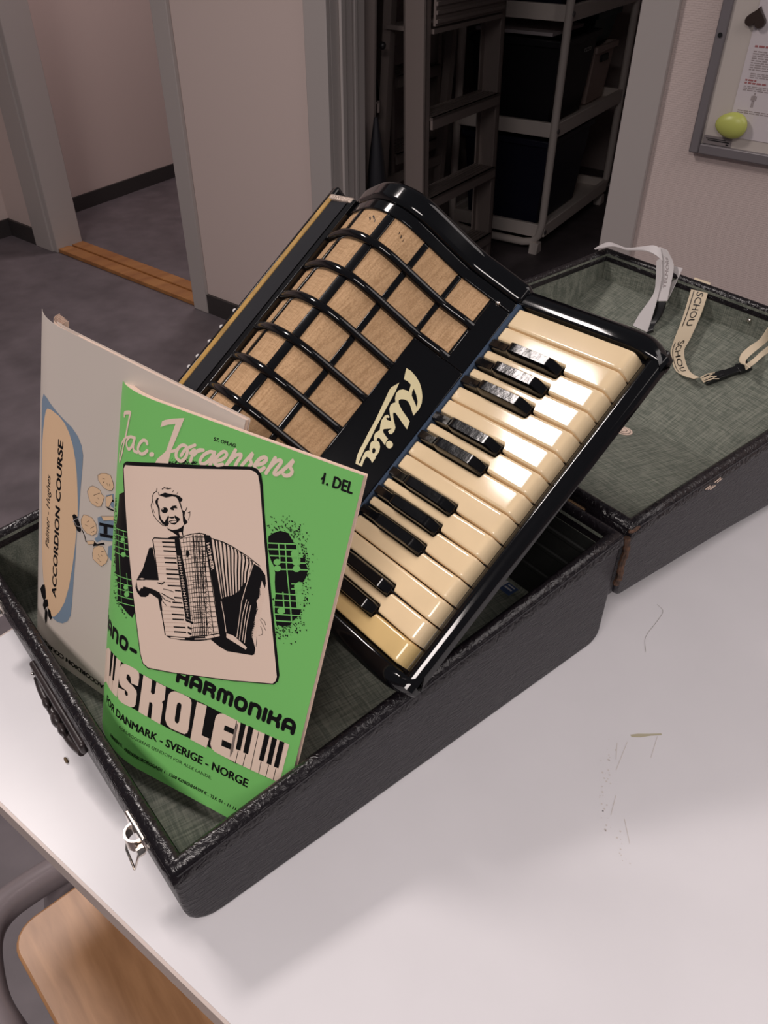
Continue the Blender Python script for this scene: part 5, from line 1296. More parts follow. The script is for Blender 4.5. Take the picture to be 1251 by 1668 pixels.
["p","ink",1,[[2046,1873],[2056,1879],[2057,1868]],"music_staff_print"],
["p","ink",1,[[2058,1852],[2069,1859],[2070,1847]],"music_staff_print"],
["p","ink",1,[[1999,2340],[2009,2347],[2010,2336]],"music_staff_print"],
["p","ink",1,[[2002,2216],[2009,2220],[2009,2214]],"music_staff_print"],
["p","ink",1,[[1967,2423],[1973,2426],[1973,2420]],"music_staff_print"],
["p","ink",1,[[1834,2476],[1849,2485],[1850,2469]],"music_staff_print"],
["p","ink",1,[[2015,2324],[2026,2331],[2027,2319]],"music_staff_print"],
["p","ink",1,[[1856,2438],[1865,2443],[1865,2434]],"music_staff_print"],
["p","ink",1,[[2014,1811],[2021,1816],[2022,1808]],"music_staff_print"],
["p","ink",1,[[1719,2236],[1727,2241],[1728,2233]],"music_staff_print"],
["p","ink",1,[[2062,1806],[2069,1811],[2070,1803]],"music_staff_print"],
["p","ink",1,[[2073,2024],[2081,2030],[2082,2021]],"music_staff_print"],
["p","ink",1,[[1961,1771],[1975,1780],[1976,1765]],"music_staff_print"],
["p","ink",1,[[2045,2015],[2055,2021],[2056,2011]],"music_staff_print"],
["p","ink",1,[[1866,2509],[1873,2513],[1874,2506]],"music_staff_print"],
["p","ink",1,[[1882,1724],[1895,1733],[1896,1718]],"music_staff_print"],
["p","ink",1,[[1865,2457],[1880,2465],[1881,2450]],"music_staff_print"],
["p","ink",1,[[2048,2064],[2058,2070],[2059,2059]],"music_staff_print"],
["p","ink",1,[[2014,1745],[2023,1751],[2024,1741]],"music_staff_print"],
["p","ink",1,[[1681,2346],[1691,2352],[1692,2341]],"music_staff_print"],
["p","ink",1,[[1915,2439],[1924,2444],[1925,2434]],"music_staff_print"],
["p","ink",1,[[2072,2003],[2082,2010],[2083,1998]],"music_staff_print"],
["p","ink",1,[[1769,2468],[1782,2476],[1783,2463]],"music_staff_print"],
["p","ink",1,[[1892,1718],[1900,1723],[1900,1715]],"music_staff_print"],
["p","ink",1,[[1839,1887],[1845,1891],[1846,1884]],"music_staff_print"],
["p","ink",1,[[1912,2500],[1918,2503],[1919,2497]],"music_staff_print"],
["p","ink",1,[[1930,1676],[1942,1684],[1943,1671]],"music_staff_print"],
["p","ink",1,[[1827,2484],[1840,2492],[1841,2478]],"music_staff_print"],
["p","ink",1,[[1988,1840],[1996,1845],[1997,1837]],"music_staff_print"],
["p","ink",1,[[1726,2224],[1732,2228],[1733,2221]],"music_staff_print"],
["p","ink",1,[[1934,1759],[1946,1767],[1947,1754]],"music_staff_print"],
["p","ink",1,[[1950,2370],[1963,2378],[1964,2364]],"music_staff_print"],
["p","ink",1,[[1813,1933],[1826,1941],[1827,1927]],"music_staff_print"],
["p","ink",1,[[2055,1974],[2067,1981],[2067,1969]],"music_staff_print"],
["p","ink",1,[[1927,1773],[1938,1781],[1939,1768]],"music_staff_print"],
["p","ink",1,[[2033,2149],[2044,2156],[2045,2144]],"music_staff_print"],
["p","ink",1,[[1721,2360],[1735,2368],[1735,2354]],"music_staff_print"],
["p","ink",1,[[2019,1807],[2028,1813],[2029,1802]],"music_staff_print"],
["p","ink",1,[[1707,2369],[1718,2375],[1718,2364]],"music_staff_print"],
["p","ink",1,[[1794,2436],[1800,2439],[1800,2433]],"music_staff_print"],
["p","ink",1,[[1729,2307],[1738,2312],[1739,2302]],"music_staff_print"],
["p","ink",1,[[2058,1979],[2072,1988],[2073,1972]],"music_staff_print"],
["p","ink",1,[[2022,2232],[2034,2239],[2035,2227]],"music_staff_print"],
["l","green",2,1.72,0,[[1688,2317],[1908,2392]],"music_staff_print"],
["l","green",2,1.72,0,[[1700,2275],[1929,2355]],"music_staff_print"],
["l","green",2,1.72,0,[[1726,2235],[1976,2320]],"music_staff_print"],
["l","green",2,1.72,0,[[1767,2202],[2010,2286]],"music_staff_print"],
["l","green",2,1.72,0,[[1809,2160],[2033,2244]],"music_staff_print"],
["l","green",2,1.72,0,[[1823,1977],[2063,2059]],"music_staff_print"],
["l","green",2,1.72,0,[[1828,1927],[2061,2010]],"music_staff_print"],
["l","green",2,1.72,0,[[1839,1876],[2061,1953]],"music_staff_print"],
["l","green",2,1.72,0,[[1851,1823],[2055,1896]],"music_staff_print"],
["l","green",2,1.72,0,[[1861,1775],[2048,1841]],"music_staff_print"],
["l","green",2,1.72,0,[[1773,2345],[1812,2223]],"music_staff_print"],
["l","green",2,1.72,0,[[1823,2363],[1875,2191],[1933,2024],[1998,1826]],"music_staff_print"],
["l","green",2,1.72,0,[[1911,2391],[1964,2220]],"music_staff_print"],
["l","green",2,1.72,0,[[1883,2014],[1928,1868]],"music_staff_print"],
["l","green",2,1.72,0,[[1963,2107],[2017,1944]],"music_staff_print"],
["l","green",2,1.72,0,[[1933,2096],[1966,2109]],"music_staff_print"],
["l","green",2,1.72,0,[[1941,2060],[1974,2073]],"music_staff_print"],
["p","green",2,[[1819,2220],[1818,2210],[1813,2199],[1802,2191],[1790,2186],[1778,2186],[1769,2190],[1764,2199],[1765,2210],[1770,2220],[1781,2229],[1793,2234],[1805,2234],[1814,2229]],"music_staff_print"],
["p","green",2,[[1832,2177],[1831,2167],[1826,2156],[1815,2147],[1803,2142],[1791,2142],[1782,2147],[1777,2155],[1777,2166],[1783,2177],[1794,2186],[1806,2190],[1818,2190],[1827,2186]],"music_staff_print"],
["p","green",2,[[1940,2334],[1940,2323],[1934,2311],[1923,2302],[1909,2297],[1896,2297],[1886,2302],[1881,2311],[1881,2323],[1888,2335],[1899,2344],[1912,2349],[1925,2349],[1935,2344]],"music_staff_print"],
["p","green",2,[[1963,2275],[1962,2264],[1956,2253],[1946,2244],[1933,2239],[1920,2239],[1910,2244],[1905,2253],[1906,2264],[1912,2275],[1922,2284],[1935,2289],[1948,2289],[1957,2284]],"music_staff_print"],
["p","green",2,[[1976,2231],[1976,2220],[1970,2208],[1959,2199],[1946,2194],[1934,2194],[1924,2199],[1919,2208],[1919,2219],[1925,2231],[1936,2240],[1949,2245],[1961,2245],[1971,2240]],"music_staff_print"],
["p","green",2,[[2024,2112],[2024,2099],[2017,2086],[2005,2076],[1990,2070],[1976,2070],[1964,2075],[1958,2086],[1959,2099],[1966,2112],[1978,2122],[1993,2128],[2007,2128],[2018,2123]],"music_staff_print"],
["p","green",2,[[2055,2036],[2055,2025],[2048,2013],[2037,2003],[2024,1997],[2011,1997],[2001,2002],[1995,2012],[1996,2024],[2002,2036],[2013,2045],[2026,2051],[2039,2051],[2050,2046]],"music_staff_print"],
["p","green",2,[[1930,1882],[1930,1870],[1924,1859],[1913,1849],[1900,1843],[1887,1843],[1877,1848],[1871,1857],[1872,1869],[1878,1881],[1889,1891],[1902,1896],[1915,1896],[1925,1891]],"music_staff_print"],
["p","ink",1,[[261,2167],[372,2232],[413,2102],[470,1939],[599,1594],[664,1388],[681,1342],[656,1281],[583,1293],[511,1311],[427,1309],[408,1431],[347,1497],[277,1669],[244,1877],[264,1999]],"music_staff_print"],
["p","ink",1,[[509,1276],[526,1291],[525,1279]],"music_staff_print"],
["p","ink",1,[[307,1635],[330,1650],[327,1640]],"music_staff_print"],
["p","ink",1,[[150,2029],[198,2054],[192,2042]],"music_staff_print"],
["p","ink",1,[[257,1576],[291,1598],[287,1586]],"music_staff_print"],
["p","ink",1,[[275,1747],[295,1760],[293,1752]],"music_staff_print"],
["p","ink",1,[[301,1482],[321,1496],[319,1488]],"music_staff_print"],
["p","ink",1,[[257,1605],[285,1623],[282,1613]],"music_staff_print"],
["p","ink",1,[[509,1272],[521,1282],[520,1274]],"music_staff_print"],
["p","ink",1,[[358,1443],[377,1457],[375,1448]],"music_staff_print"],
["p","ink",1,[[304,1594],[336,1617],[333,1603]],"music_staff_print"],
["p","ink",1,[[92,1865],[146,1919],[137,1908]],"music_staff_print"],
["p","ink",1,[[377,1309],[401,1327],[399,1315]],"music_staff_print"],
["p","ink",1,[[364,1345],[382,1358],[380,1349]],"music_staff_print"],
["p","ink",1,[[196,1815],[242,1842],[237,1829]],"music_staff_print"],
["p","ink",1,[[164,1978],[216,2006],[210,1992]],"music_staff_print"],
["p","ink",1,[[342,1501],[360,1514],[358,1505]],"music_staff_print"],
["p","ink",1,[[446,1293],[460,1304],[458,1296]],"music_staff_print"],
["p","ink",1,[[357,1307],[383,1326],[380,1314]],"music_staff_print"],
["p","ink",1,[[223,1719],[254,1737],[251,1728]],"music_staff_print"],
["p","ink",1,[[358,1349],[382,1367],[379,1355]],"music_staff_print"],
["p","ink",1,[[245,1743],[277,1763],[273,1751]],"music_staff_print"],
["p","ink",1,[[457,1297],[475,1311],[473,1300]],"music_staff_print"],
["p","ink",1,[[247,1726],[273,1743],[270,1733]],"music_staff_print"],
["p","ink",1,[[235,1535],[279,1563],[274,1549]],"music_staff_print"],
["p","ink",1,[[317,1584],[344,1603],[341,1590]],"music_staff_print"],
["p","ink",1,[[311,1560],[330,1573],[328,1564]],"music_staff_print"],
["p","ink",1,[[165,1986],[208,2009],[203,1998]],"music_staff_print"],
["p","ink",1,[[206,1807],[239,1826],[235,1816]],"music_staff_print"],
["p","ink",1,[[324,1547],[347,1564],[345,1553]],"music_staff_print"],
["p","ink",1,[[333,1435],[355,1451],[353,1441]],"music_staff_print"],
["p","ink",1,[[355,1363],[379,1381],[376,1370]],"music_staff_print"],
["p","ink",1,[[195,1990],[223,2006],[220,1998]],"music_staff_print"],
["p","ink",1,[[296,1504],[328,1526],[325,1512]],"music_staff_print"],
["p","ink",1,[[234,1790],[274,1814],[269,1800]],"music_staff_print"],
["p","ink",1,[[413,1301],[428,1313],[426,1305]],"music_staff_print"],
["p","ink",1,[[371,1367],[389,1380],[387,1371]],"music_staff_print"],
["p","ink",1,[[150,2030],[202,2057],[196,2044]],"music_staff_print"],
["p","ink",1,[[87,1926],[162,1987],[153,1973]],"music_staff_print"],
["p","ink",1,[[167,1842],[211,1866],[206,1855]],"music_staff_print"],
["p","ink",1,[[264,1766],[297,1787],[294,1774]],"music_staff_print"],
["p","ink",1,[[339,1486],[366,1505],[363,1493]],"music_staff_print"],
["p","ink",1,[[206,1919],[239,1937],[235,1927]],"music_staff_print"],
["p","ink",1,[[335,1489],[359,1506],[356,1495]],"music_staff_print"],
["p","ink",1,[[273,1579],[305,1600],[301,1588]],"music_staff_print"],
["p","ink",1,[[198,1889],[228,1906],[225,1897]],"music_staff_print"],
["p","ink",1,[[262,1687],[295,1708],[291,1696]],"music_staff_print"],
["p","ink",1,[[82,1991],[135,2081],[122,2064]],"music_staff_print"],
["p","ink",1,[[91,1872],[146,1963],[133,1947]],"music_staff_print"],
["p","ink",1,[[496,1281],[511,1294],[510,1284]],"music_staff_print"],
["p","ink",1,[[177,1949],[220,1972],[215,1960]],"music_staff_print"],
["p","ink",1,[[159,1991],[209,2017],[204,2004]],"music_staff_print"],
["p","ink",1,[[250,1769],[286,1791],[282,1778]],"music_staff_print"],
["p","ink",1,[[364,1310],[389,1329],[386,1316]],"music_staff_print"],
["p","ink",1,[[180,1820],[231,1849],[225,1835]],"music_staff_print"],
["p","ink",1,[[119,2015],[188,2049],[181,2035]],"music_staff_print"],
["p","ink",1,[[514,1261],[529,1274],[528,1263]],"music_staff_print"],
["p","ink",1,[[305,1385],[330,1403],[327,1392]],"music_staff_print"],
["p","ink",1,[[265,1678],[299,1700],[295,1687]],"music_staff_print"],
["p","ink",1,[[252,1585],[283,1605],[280,1594]],"music_staff_print"],
["p","ink",1,[[153,1928],[199,1952],[194,1941]],"music_staff_print"],
["p","ink",1,[[133,2054],[174,2074],[170,2066]],"music_staff_print"],
["p","ink",1,[[546,1264],[558,1275],[557,1266]],"music_staff_print"],
["p","ink",1,[[318,1509],[349,1530],[345,1516]],"music_staff_print"],
["p","ink",1,[[349,1406],[370,1422],[367,1412]],"music_staff_print"],
["p","ink",1,[[381,1320],[401,1335],[399,1325]],"music_staff_print"],
["p","ink",1,[[210,1666],[258,1694],[252,1680]],"music_staff_print"],
["p","ink",1,[[266,1656],[299,1677],[295,1665]],"music_staff_print"],
["p","ink",1,[[284,1603],[306,1617],[303,1609]],"music_staff_print"],
["p","ink",1,[[577,1245],[589,1255],[588,1246]],"music_staff_print"],
["p","ink",1,[[82,1994],[146,2040],[139,2029]],"music_staff_print"],
["p","ink",1,[[269,1712],[298,1731],[294,1719]],"music_staff_print"],
["p","ink",1,[[280,1725],[301,1739],[298,1730]],"music_staff_print"],
["p","ink",1,[[240,1800],[279,1824],[275,1810]],"music_staff_print"],
["p","ink",1,[[411,1281],[435,1300],[432,1286]],"music_staff_print"],
["p","ink",1,[[296,1653],[318,1668],[316,1659]],"music_staff_print"],
["p","ink",1,[[488,1272],[501,1283],[500,1274]],"music_staff_print"],
["p","ink",1,[[317,1551],[344,1571],[341,1558]],"music_staff_print"],
["p","ink",1,[[290,1650],[320,1670],[316,1658]],"music_staff_print"],
["p","ink",1,[[317,1595],[337,1610],[335,1601]],"music_staff_print"],
["p","ink",1,[[343,1459],[361,1472],[359,1464]],"music_staff_print"],
["p","ink",1,[[277,1725],[303,1742],[300,1731]],"music_staff_print"],
["p","ink",1,[[345,1439],[365,1453],[363,1444]],"music_staff_print"],
["p","ink",1,[[167,1773],[217,1801],[211,1789]],"music_staff_print"],
["p","ink",1,[[412,1309],[431,1324],[429,1313]],"music_staff_print"],
["p","ink",1,[[148,1975],[189,1996],[184,1987]],"music_staff_print"],
["p","ink",1,[[306,1564],[331,1581],[328,1570]],"music_staff_print"],
["p","ink",1,[[133,2080],[183,2105],[178,2094]],"music_staff_print"],
["p","ink",1,[[235,1792],[275,1816],[270,1802]],"music_staff_print"],
["p","ink",1,[[161,2046],[203,2068],[198,2057]],"music_staff_print"],
["p","ink",1,[[260,1770],[287,1787],[284,1777]],"music_staff_print"],
["p","ink",1,[[177,1906],[228,1934],[222,1920]],"music_staff_print"],
["p","ink",1,[[258,1583],[291,1604],[287,1592]],"music_staff_print"],
["p","ink",1,[[227,1866],[260,1885],[256,1874]],"music_staff_print"],
["p","ink",1,[[311,1609],[336,1626],[333,1615]],"music_staff_print"],
["p","ink",1,[[513,1278],[524,1287],[523,1279]],"music_staff_print"],
["p","ink",1,[[326,1545],[344,1557],[342,1549]],"music_staff_print"],
["p","ink",1,[[264,1738],[301,1761],[297,1747]],"music_staff_print"],
["p","ink",1,[[265,1649],[292,1667],[289,1657]],"music_staff_print"],
["p","ink",1,[[107,1980],[182,2016],[174,2003]],"music_staff_print"],
["p","ink",1,[[316,1550],[346,1571],[343,1558]],"music_staff_print"],
["p","ink",1,[[285,1652],[316,1672],[313,1660]],"music_staff_print"],
["p","ink",1,[[250,1797],[280,1815],[276,1805]],"music_staff_print"],
["p","ink",1,[[330,1474],[356,1493],[353,1480]],"music_staff_print"],
["p","ink",1,[[189,1951],[236,1976],[231,1963]],"music_staff_print"],
["p","ink",1,[[575,1237],[587,1248],[586,1238]],"music_staff_print"],
["p","ink",1,[[318,1571],[346,1591],[343,1578]],"music_staff_print"],
["p","ink",1,[[205,1880],[240,1900],[236,1889]],"music_staff_print"],
["p","ink",1,[[122,2008],[188,2040],[181,2027]],"music_staff_print"],
["p","ink",1,[[215,1764],[259,1790],[254,1776]],"music_staff_print"],
["p","ink",1,[[351,1409],[377,1428],[374,1415]],"music_staff_print"],
["p","ink",1,[[515,1275],[533,1290],[531,1277]],"music_staff_print"],
["p","ink",1,[[446,1298],[461,1310],[459,1301]],"music_staff_print"],
["p","ink",1,[[242,1839],[266,1853],[263,1845]],"music_staff_print"],
["p","ink",1,[[316,1347],[348,1370],[345,1356]],"music_staff_print"],
["p","ink",1,[[292,1683],[314,1698],[312,1689]],"music_staff_print"],
["p","ink",1,[[399,1302],[422,1320],[420,1307]],"music_staff_print"],
["p","ink",1,[[238,1859],[265,1875],[262,1866]],"music_staff_print"],
["p","ink",1,[[444,1276],[463,1292],[461,1280]],"music_staff_print"],
["p","ink",1,[[130,2015],[178,2038],[173,2029]],"music_staff_print"],
["p","ink",1,[[325,1508],[348,1525],[346,1514]],"music_staff_print"],
["p","ink",1,[[519,1259],[537,1275],[535,1262]],"music_staff_print"],
["p","ink",1,[[119,2071],[173,2097],[167,2086]],"music_staff_print"],
["p","ink",1,[[472,1282],[484,1293],[483,1285]],"music_staff_print"],
["p","ink",1,[[341,1337],[362,1353],[360,1343]],"music_staff_print"],
["p","ink",1,[[225,1792],[265,1817],[260,1803]],"music_staff_print"],
["p","ink",1,[[321,1466],[348,1486],[345,1474]],"music_staff_print"],
["p","ink",1,[[213,1879],[254,1903],[250,1890]],"music_staff_print"],
["p","ink",1,[[312,1520],[333,1535],[330,1526]],"music_staff_print"],
["p","ink",1,[[256,1726],[282,1742],[279,1733]],"music_staff_print"],
["p","ink",1,[[158,1878],[213,1907],[207,1894]],"music_staff_print"],
["p","ink",1,[[87,1929],[130,1991],[120,1979]],"music_staff_print"],
["p","ink",1,[[129,2055],[195,2088],[188,2074]],"music_staff_print"],
["p","ink",1,[[374,1323],[400,1342],[397,1329]],"music_staff_print"],
["p","ink",1,[[243,1630],[284,1656],[279,1642]],"music_staff_print"],
["p","ink",1,[[544,1264],[555,1273],[554,1265]],"music_staff_print"],
["p","ink",1,[[120,1891],[187,1924],[180,1912]],"music_staff_print"],
["p","ink",1,[[320,1334],[352,1358],[348,1344]],"music_staff_print"],
["p","ink",1,[[126,2038],[189,2068],[182,2055]],"music_staff_print"],
["p","ink",1,[[352,1431],[371,1444],[369,1435]],"music_staff_print"],
["p","ink",1,[[242,1682],[282,1707],[277,1693]],"music_staff_print"],
["p","ink",1,[[254,1698],[288,1719],[284,1707]],"music_staff_print"],
["p","ink",1,[[307,1631],[330,1647],[328,1637]],"music_staff_print"],
["p","ink",1,[[266,1582],[293,1600],[290,1590]],"music_staff_print"],
["p","ink",1,[[129,1884],[183,1912],[177,1902]],"music_staff_print"],
["p","ink",1,[[221,1857],[249,1874],[246,1865]],"music_staff_print"],
["p","ink",1,[[294,1682],[313,1694],[311,1686]],"music_staff_print"],
["p","ink",1,[[254,1731],[286,1751],[282,1739]],"music_staff_print"],
["p","ink",1,[[336,1462],[363,1481],[360,1468]],"music_staff_print"],
["p","ink",1,[[544,1258],[560,1271],[559,1260]],"music_staff_print"],
["p","ink",1,[[198,1963],[234,1983],[230,1972]],"music_staff_print"],
["l","green",2,1.26,0,[[253,1874],[465,1936]],"music_staff_print"],
["l","green",2,1.26,0,[[255,1825],[479,1894]],"music_staff_print"],
["l","green",2,1.26,0,[[269,1781],[499,1850]],"music_staff_print"],
["l","green",2,1.26,0,[[283,1733],[518,1806]],"music_staff_print"],
["l","green",2,1.26,0,[[249,1669],[533,1757]],"music_staff_print"],
["l","green",2,1.26,0,[[303,1499],[591,1583]],"music_staff_print"],
["l","green",2,1.26,0,[[399,1469],[613,1539]],"music_staff_print"],
["l","green",2,1.26,0,[[410,1419],[632,1491]],"music_staff_print"],
["l","green",2,1.26,0,[[407,1361],[646,1437]],"music_staff_print"],
["l","green",2,1.26,0,[[434,1313],[664,1389]],"music_staff_print"],
["l","green",2,1.26,0,[[310,1887],[402,1634],[499,1340]],"music_staff_print"],
["l","green",2,1.26,0,[[253,1874],[288,1756]],"music_staff_print"],
["l","green",2,1.26,0,[[417,1908],[470,1761]],"music_staff_print"],
["l","green",2,1.26,0,[[523,1612],[579,1456]],"music_staff_print"],
["p","green",2,[[445,1862],[443,1851],[433,1840],[417,1830],[400,1825],[386,1825],[379,1832],[382,1842],[393,1855],[410,1865],[426,1870],[439,1869]],"music_staff_print"],
["p","green",2,[[484,1753],[482,1740],[471,1727],[454,1717],[436,1711],[420,1712],[413,1719],[416,1732],[428,1746],[446,1757],[464,1762],[477,1761]],"music_staff_print"],
["p","green",2,[[565,1507],[563,1495],[553,1482],[539,1472],[522,1467],[509,1468],[503,1476],[505,1489],[515,1502],[531,1513],[546,1517],[559,1515]],"music_staff_print"],
["p","green",2,[[589,1455],[587,1442],[577,1429],[562,1418],[545,1413],[532,1415],[525,1424],[527,1437],[538,1451],[554,1462],[570,1467],[583,1464]],"music_staff_print"],
["p","green",2,[[391,1506],[388,1497],[378,1486],[362,1476],[344,1469],[329,1467],[322,1471],[326,1480],[338,1492],[355,1503],[372,1509],[385,1510]],"music_staff_print"],
["p","green",2,[[402,1456],[400,1447],[390,1437],[374,1427],[357,1420],[343,1418],[336,1422],[339,1431],[351,1443],[368,1454],[384,1460],[396,1461]],"music_staff_print"],
["p","green",2,[[415,1400],[412,1391],[403,1381],[388,1371],[371,1364],[357,1362],[350,1366],[353,1376],[365,1387],[381,1398],[397,1404],[409,1405]],"music_staff_print"],
["p","ink",1,[[783,2605],[793,2612],[792,2603]],"music_staff_print"],
["p","ink",1,[[989,2683],[996,2688],[995,2682]],"music_staff_print"],
["p","ink",1,[[1007,2682],[1013,2686],[1012,2681]],"music_staff_print"],
["p","ink",1,[[844,2638],[850,2642],[850,2637]],"music_staff_print"],
["p","ink",1,[[862,2635],[870,2640],[869,2633]],"music_staff_print"],
["p","ink",1,[[1004,2691],[1016,2700],[1015,2689]],"music_staff_print"],
["p","ink",1,[[924,2653],[931,2658],[930,2652]],"music_staff_print"],
["p","ink",1,[[951,2678],[961,2685],[960,2676]],"music_staff_print"],
["p","ink",1,[[939,2668],[949,2674],[948,2666]],"music_staff_print"],
["p","ink",1,[[859,2649],[867,2655],[866,2648]],"music_staff_print"],
["p","ink",1,[[785,2616],[798,2625],[797,2614]],"music_staff_print"],
["p","ink",1,[[873,2650],[886,2659],[884,2648]],"music_staff_print"],
["p","ink",1,[[786,2618],[796,2625],[795,2616]],"music_staff_print"],
["p","ink",1,[[986,2673],[996,2679],[995,2671]],"music_staff_print"],
["p","ink",1,[[931,2688],[938,2693],[938,2687]],"music_staff_print"],
["p","ink",1,[[968,2702],[977,2708],[976,2700]],"music_staff_print"],
["p","ink",1,[[948,2661],[955,2666],[954,2660]],"music_staff_print"],
["p","ink",1,[[989,2678],[999,2685],[998,2676]],"music_staff_print"],
["p","ink",1,[[971,2680],[981,2687],[980,2678]],"music_staff_print"],
["p","ink",1,[[792,2617],[803,2625],[802,2615]],"music_staff_print"],
["p","ink",1,[[833,2627],[844,2635],[843,2625]],"music_staff_print"],
["p","ink",1,[[909,2656],[921,2663],[920,2653]],"music_staff_print"],
["p","ink",1,[[931,2653],[938,2658],[937,2652]],"music_staff_print"],
["p","ink",1,[[870,2634],[879,2640],[878,2632]],"music_staff_print"],
["p","ink",1,[[890,2657],[898,2663],[897,2655]],"music_staff_print"],
["p","ink",1,[[840,2633],[848,2639],[847,2631]],"music_staff_print"],
["p","ink",1,[[891,2654],[903,2662],[901,2652]],"music_staff_print"],
["p","ink",1,[[940,2663],[950,2669],[948,2661]],"music_staff_print"],
["p","ink",1,[[916,2673],[922,2677],[921,2671]],"music_staff_print"],
["p","ink",1,[[905,2685],[914,2692],[913,2684]],"music_staff_print"],
["p","ink",1,[[837,2632],[849,2639],[847,2630]],"music_staff_print"],
["p","ink",1,[[956,2672],[968,2680],[967,2669]],"music_staff_print"],
["p","ink",1,[[803,2617],[815,2625],[813,2615]],"music_staff_print"],
["p","ink",1,[[773,2604],[782,2610],[781,2602]],"music_staff_print"],
["p","ink",1,[[985,2682],[996,2689],[994,2680]],"music_staff_print"],
["p","ink",1,[[821,2619],[834,2628],[833,2616]],"music_staff_print"],
["p","ink",1,[[840,2642],[851,2649],[850,2640]],"music_staff_print"],
["p","ink",1,[[794,2608],[805,2615],[803,2606]],"music_staff_print"],
["p","ink",1,[[905,2657],[911,2661],[910,2656]],"music_staff_print"],
["p","ink",1,[[889,2651],[897,2657],[896,2650]],"music_staff_print"],
["p","ink",1,[[895,2668],[903,2673],[902,2667]],"music_staff_print"],
["p","ink",1,[[908,2666],[919,2673],[918,2664]],"music_staff_print"],
["p","ink",1,[[909,2648],[917,2653],[916,2646]],"music_staff_print"],
["p","ink",1,[[920,2649],[929,2655],[928,2648]],"music_staff_print"],
["p","ink",1,[[953,2683],[960,2687],[959,2682]],"music_staff_print"],
["p","ink",1,[[913,2672],[926,2680],[924,2670]],"music_staff_print"],
["p","ink",1,[[991,2689],[999,2695],[998,2688]],"music_staff_print"],
["p","ink",1,[[896,2654],[905,2660],[904,2652]],"music_staff_print"],
["p","ink",1,[[985,2678],[996,2685],[995,2676]],"music_staff_print"],
["p","ink",1,[[969,2672],[977,2677],[976,2670]],"music_staff_print"],
["p","ink",1,[[1013,2692],[1020,2696],[1019,2691]],"music_staff_print"],
["p","ink",1,[[945,2682],[955,2689],[954,2680]],"music_staff_print"],
["p","ink",1,[[788,2610],[801,2619],[800,2607]],"music_staff_print"],
["p","ink",1,[[842,2636],[852,2643],[851,2634]],"music_staff_print"],
["p","ink",1,[[833,2637],[839,2642],[838,2636]],"music_staff_print"],
["p","ink",1,[[782,2609],[792,2616],[791,2607]],"music_staff_print"],
["p","ink",1,[[813,2616],[823,2623],[822,2614]],"music_staff_print"],
["p","ink",1,[[832,2622],[843,2629],[842,2620]],"music_staff_print"],
["p","ink",1,[[949,2697],[959,2704],[958,2695]],"music_staff_print"],
["p","ink",1,[[925,2663],[938,2672],[937,2660]],"music_staff_print"],
["p","ink",1,[[891,2663],[899,2669],[898,2661]],"music_staff_print"],
["p","ink",1,[[787,2605],[799,2613],[798,2603]],"music_staff_print"],
["p","ink",1,[[917,2665],[924,2671],[924,2664]],"music_staff_print"],
["p","ink",1,[[840,2623],[849,2629],[848,2622]],"music_staff_print"],
["p","ink",1,[[810,2620],[816,2625],[816,2619]],"music_staff_print"],
["p","ink",1,[[851,2642],[861,2649],[860,2640]],"music_staff_print"],
["p","ink",1,[[780,2619],[791,2626],[790,2617]],"music_staff_print"],
["p","ink",1,[[952,2689],[958,2693],[958,2687]],"music_staff_print"],
["p","ink",1,[[783,2605],[791,2610],[790,2603]],"music_staff_print"],
["p","ink",1,[[824,2647],[832,2652],[831,2645]],"music_staff_print"],
["p","ink",1,[[932,2654],[944,2662],[942,2652]],"music_staff_print"],
["p","ink",1,[[840,2662],[850,2669],[849,2660]],"music_staff_print"],
["p","ink",1,[[975,2667],[985,2674],[984,2665]],"music_staff_print"],
["p","ink",1,[[1016,2688],[1023,2693],[1022,2687]],"music_staff_print"],
["p","ink",1,[[884,2653],[896,2661],[895,2651]],"music_staff_print"],
["p","ink",1,[[1003,2677],[1011,2683],[1010,2676]],"music_staff_print"],
["p","ink",1,[[839,2644],[848,2650],[847,2642]],"music_staff_print"],
["p","ink",1,[[963,2678],[972,2684],[971,2676]],"music_staff_print"],
["p","ink",1,[[892,2642],[900,2647],[899,2641]],"music_staff_print"],
["p","ink",1,[[973,2673],[986,2682],[985,2671]],"music_staff_print"],
["p","ink",1,[[1002,2682],[1010,2688],[1009,2681]],"music_staff_print"],
["p","ink",1,[[847,2633],[854,2638],[853,2632]],"music_staff_print"],
["p","ink",1,[[910,2652],[922,2660],[920,2650]],"music_staff_print"],
["p","ink",1,[[834,2627],[843,2633],[842,2625]],"music_staff_print"],
["p","ink",1,[[874,2658],[887,2667],[885,2655]],"music_staff_print"],
["p","ink",1,[[859,2667],[871,2675],[870,2665]],"music_staff_print"],
["p","ink",1,[[962,2678],[969,2682],[968,2677]],"music_staff_print"],
["p","ink",1,[[865,2644],[878,2653],[876,2642]],"music_staff_print"],
["p","ink",1,[[833,2654],[845,2662],[843,2652]],"music_staff_print"],
["p","ink",1,[[996,2678],[1006,2685],[1004,2676]],"music_staff_print"],
["p","ink",1,[[981,2692],[987,2696],[986,2690]],"music_staff_print"],
["p","ink",1,[[786,2614],[798,2622],[797,2612]],"music_staff_print"],
["p","ink",1,[[799,2611],[812,2620],[810,2609]],"music_staff_print"],
["p","ink",1,[[977,2671],[990,2680],[988,2669]],"music_staff_print"],
["p","ink",1,[[1004,2689],[1012,2694],[1011,2687]],"music_staff_print"],
["p","ink",1,[[886,2638],[894,2644],[893,2636]],"music_staff_print"],
["p","ink",1,[[949,2659],[959,2666],[958,2657]],"music_staff_print"],
["p","ink",1,[[795,2637],[804,2643],[803,2636]],"music_staff_print"],
["p","ink",1,[[811,2632],[820,2638],[819,2631]],"music_staff_print"],
["p","ink",1,[[967,2680],[974,2685],[973,2679]],"music_staff_print"],
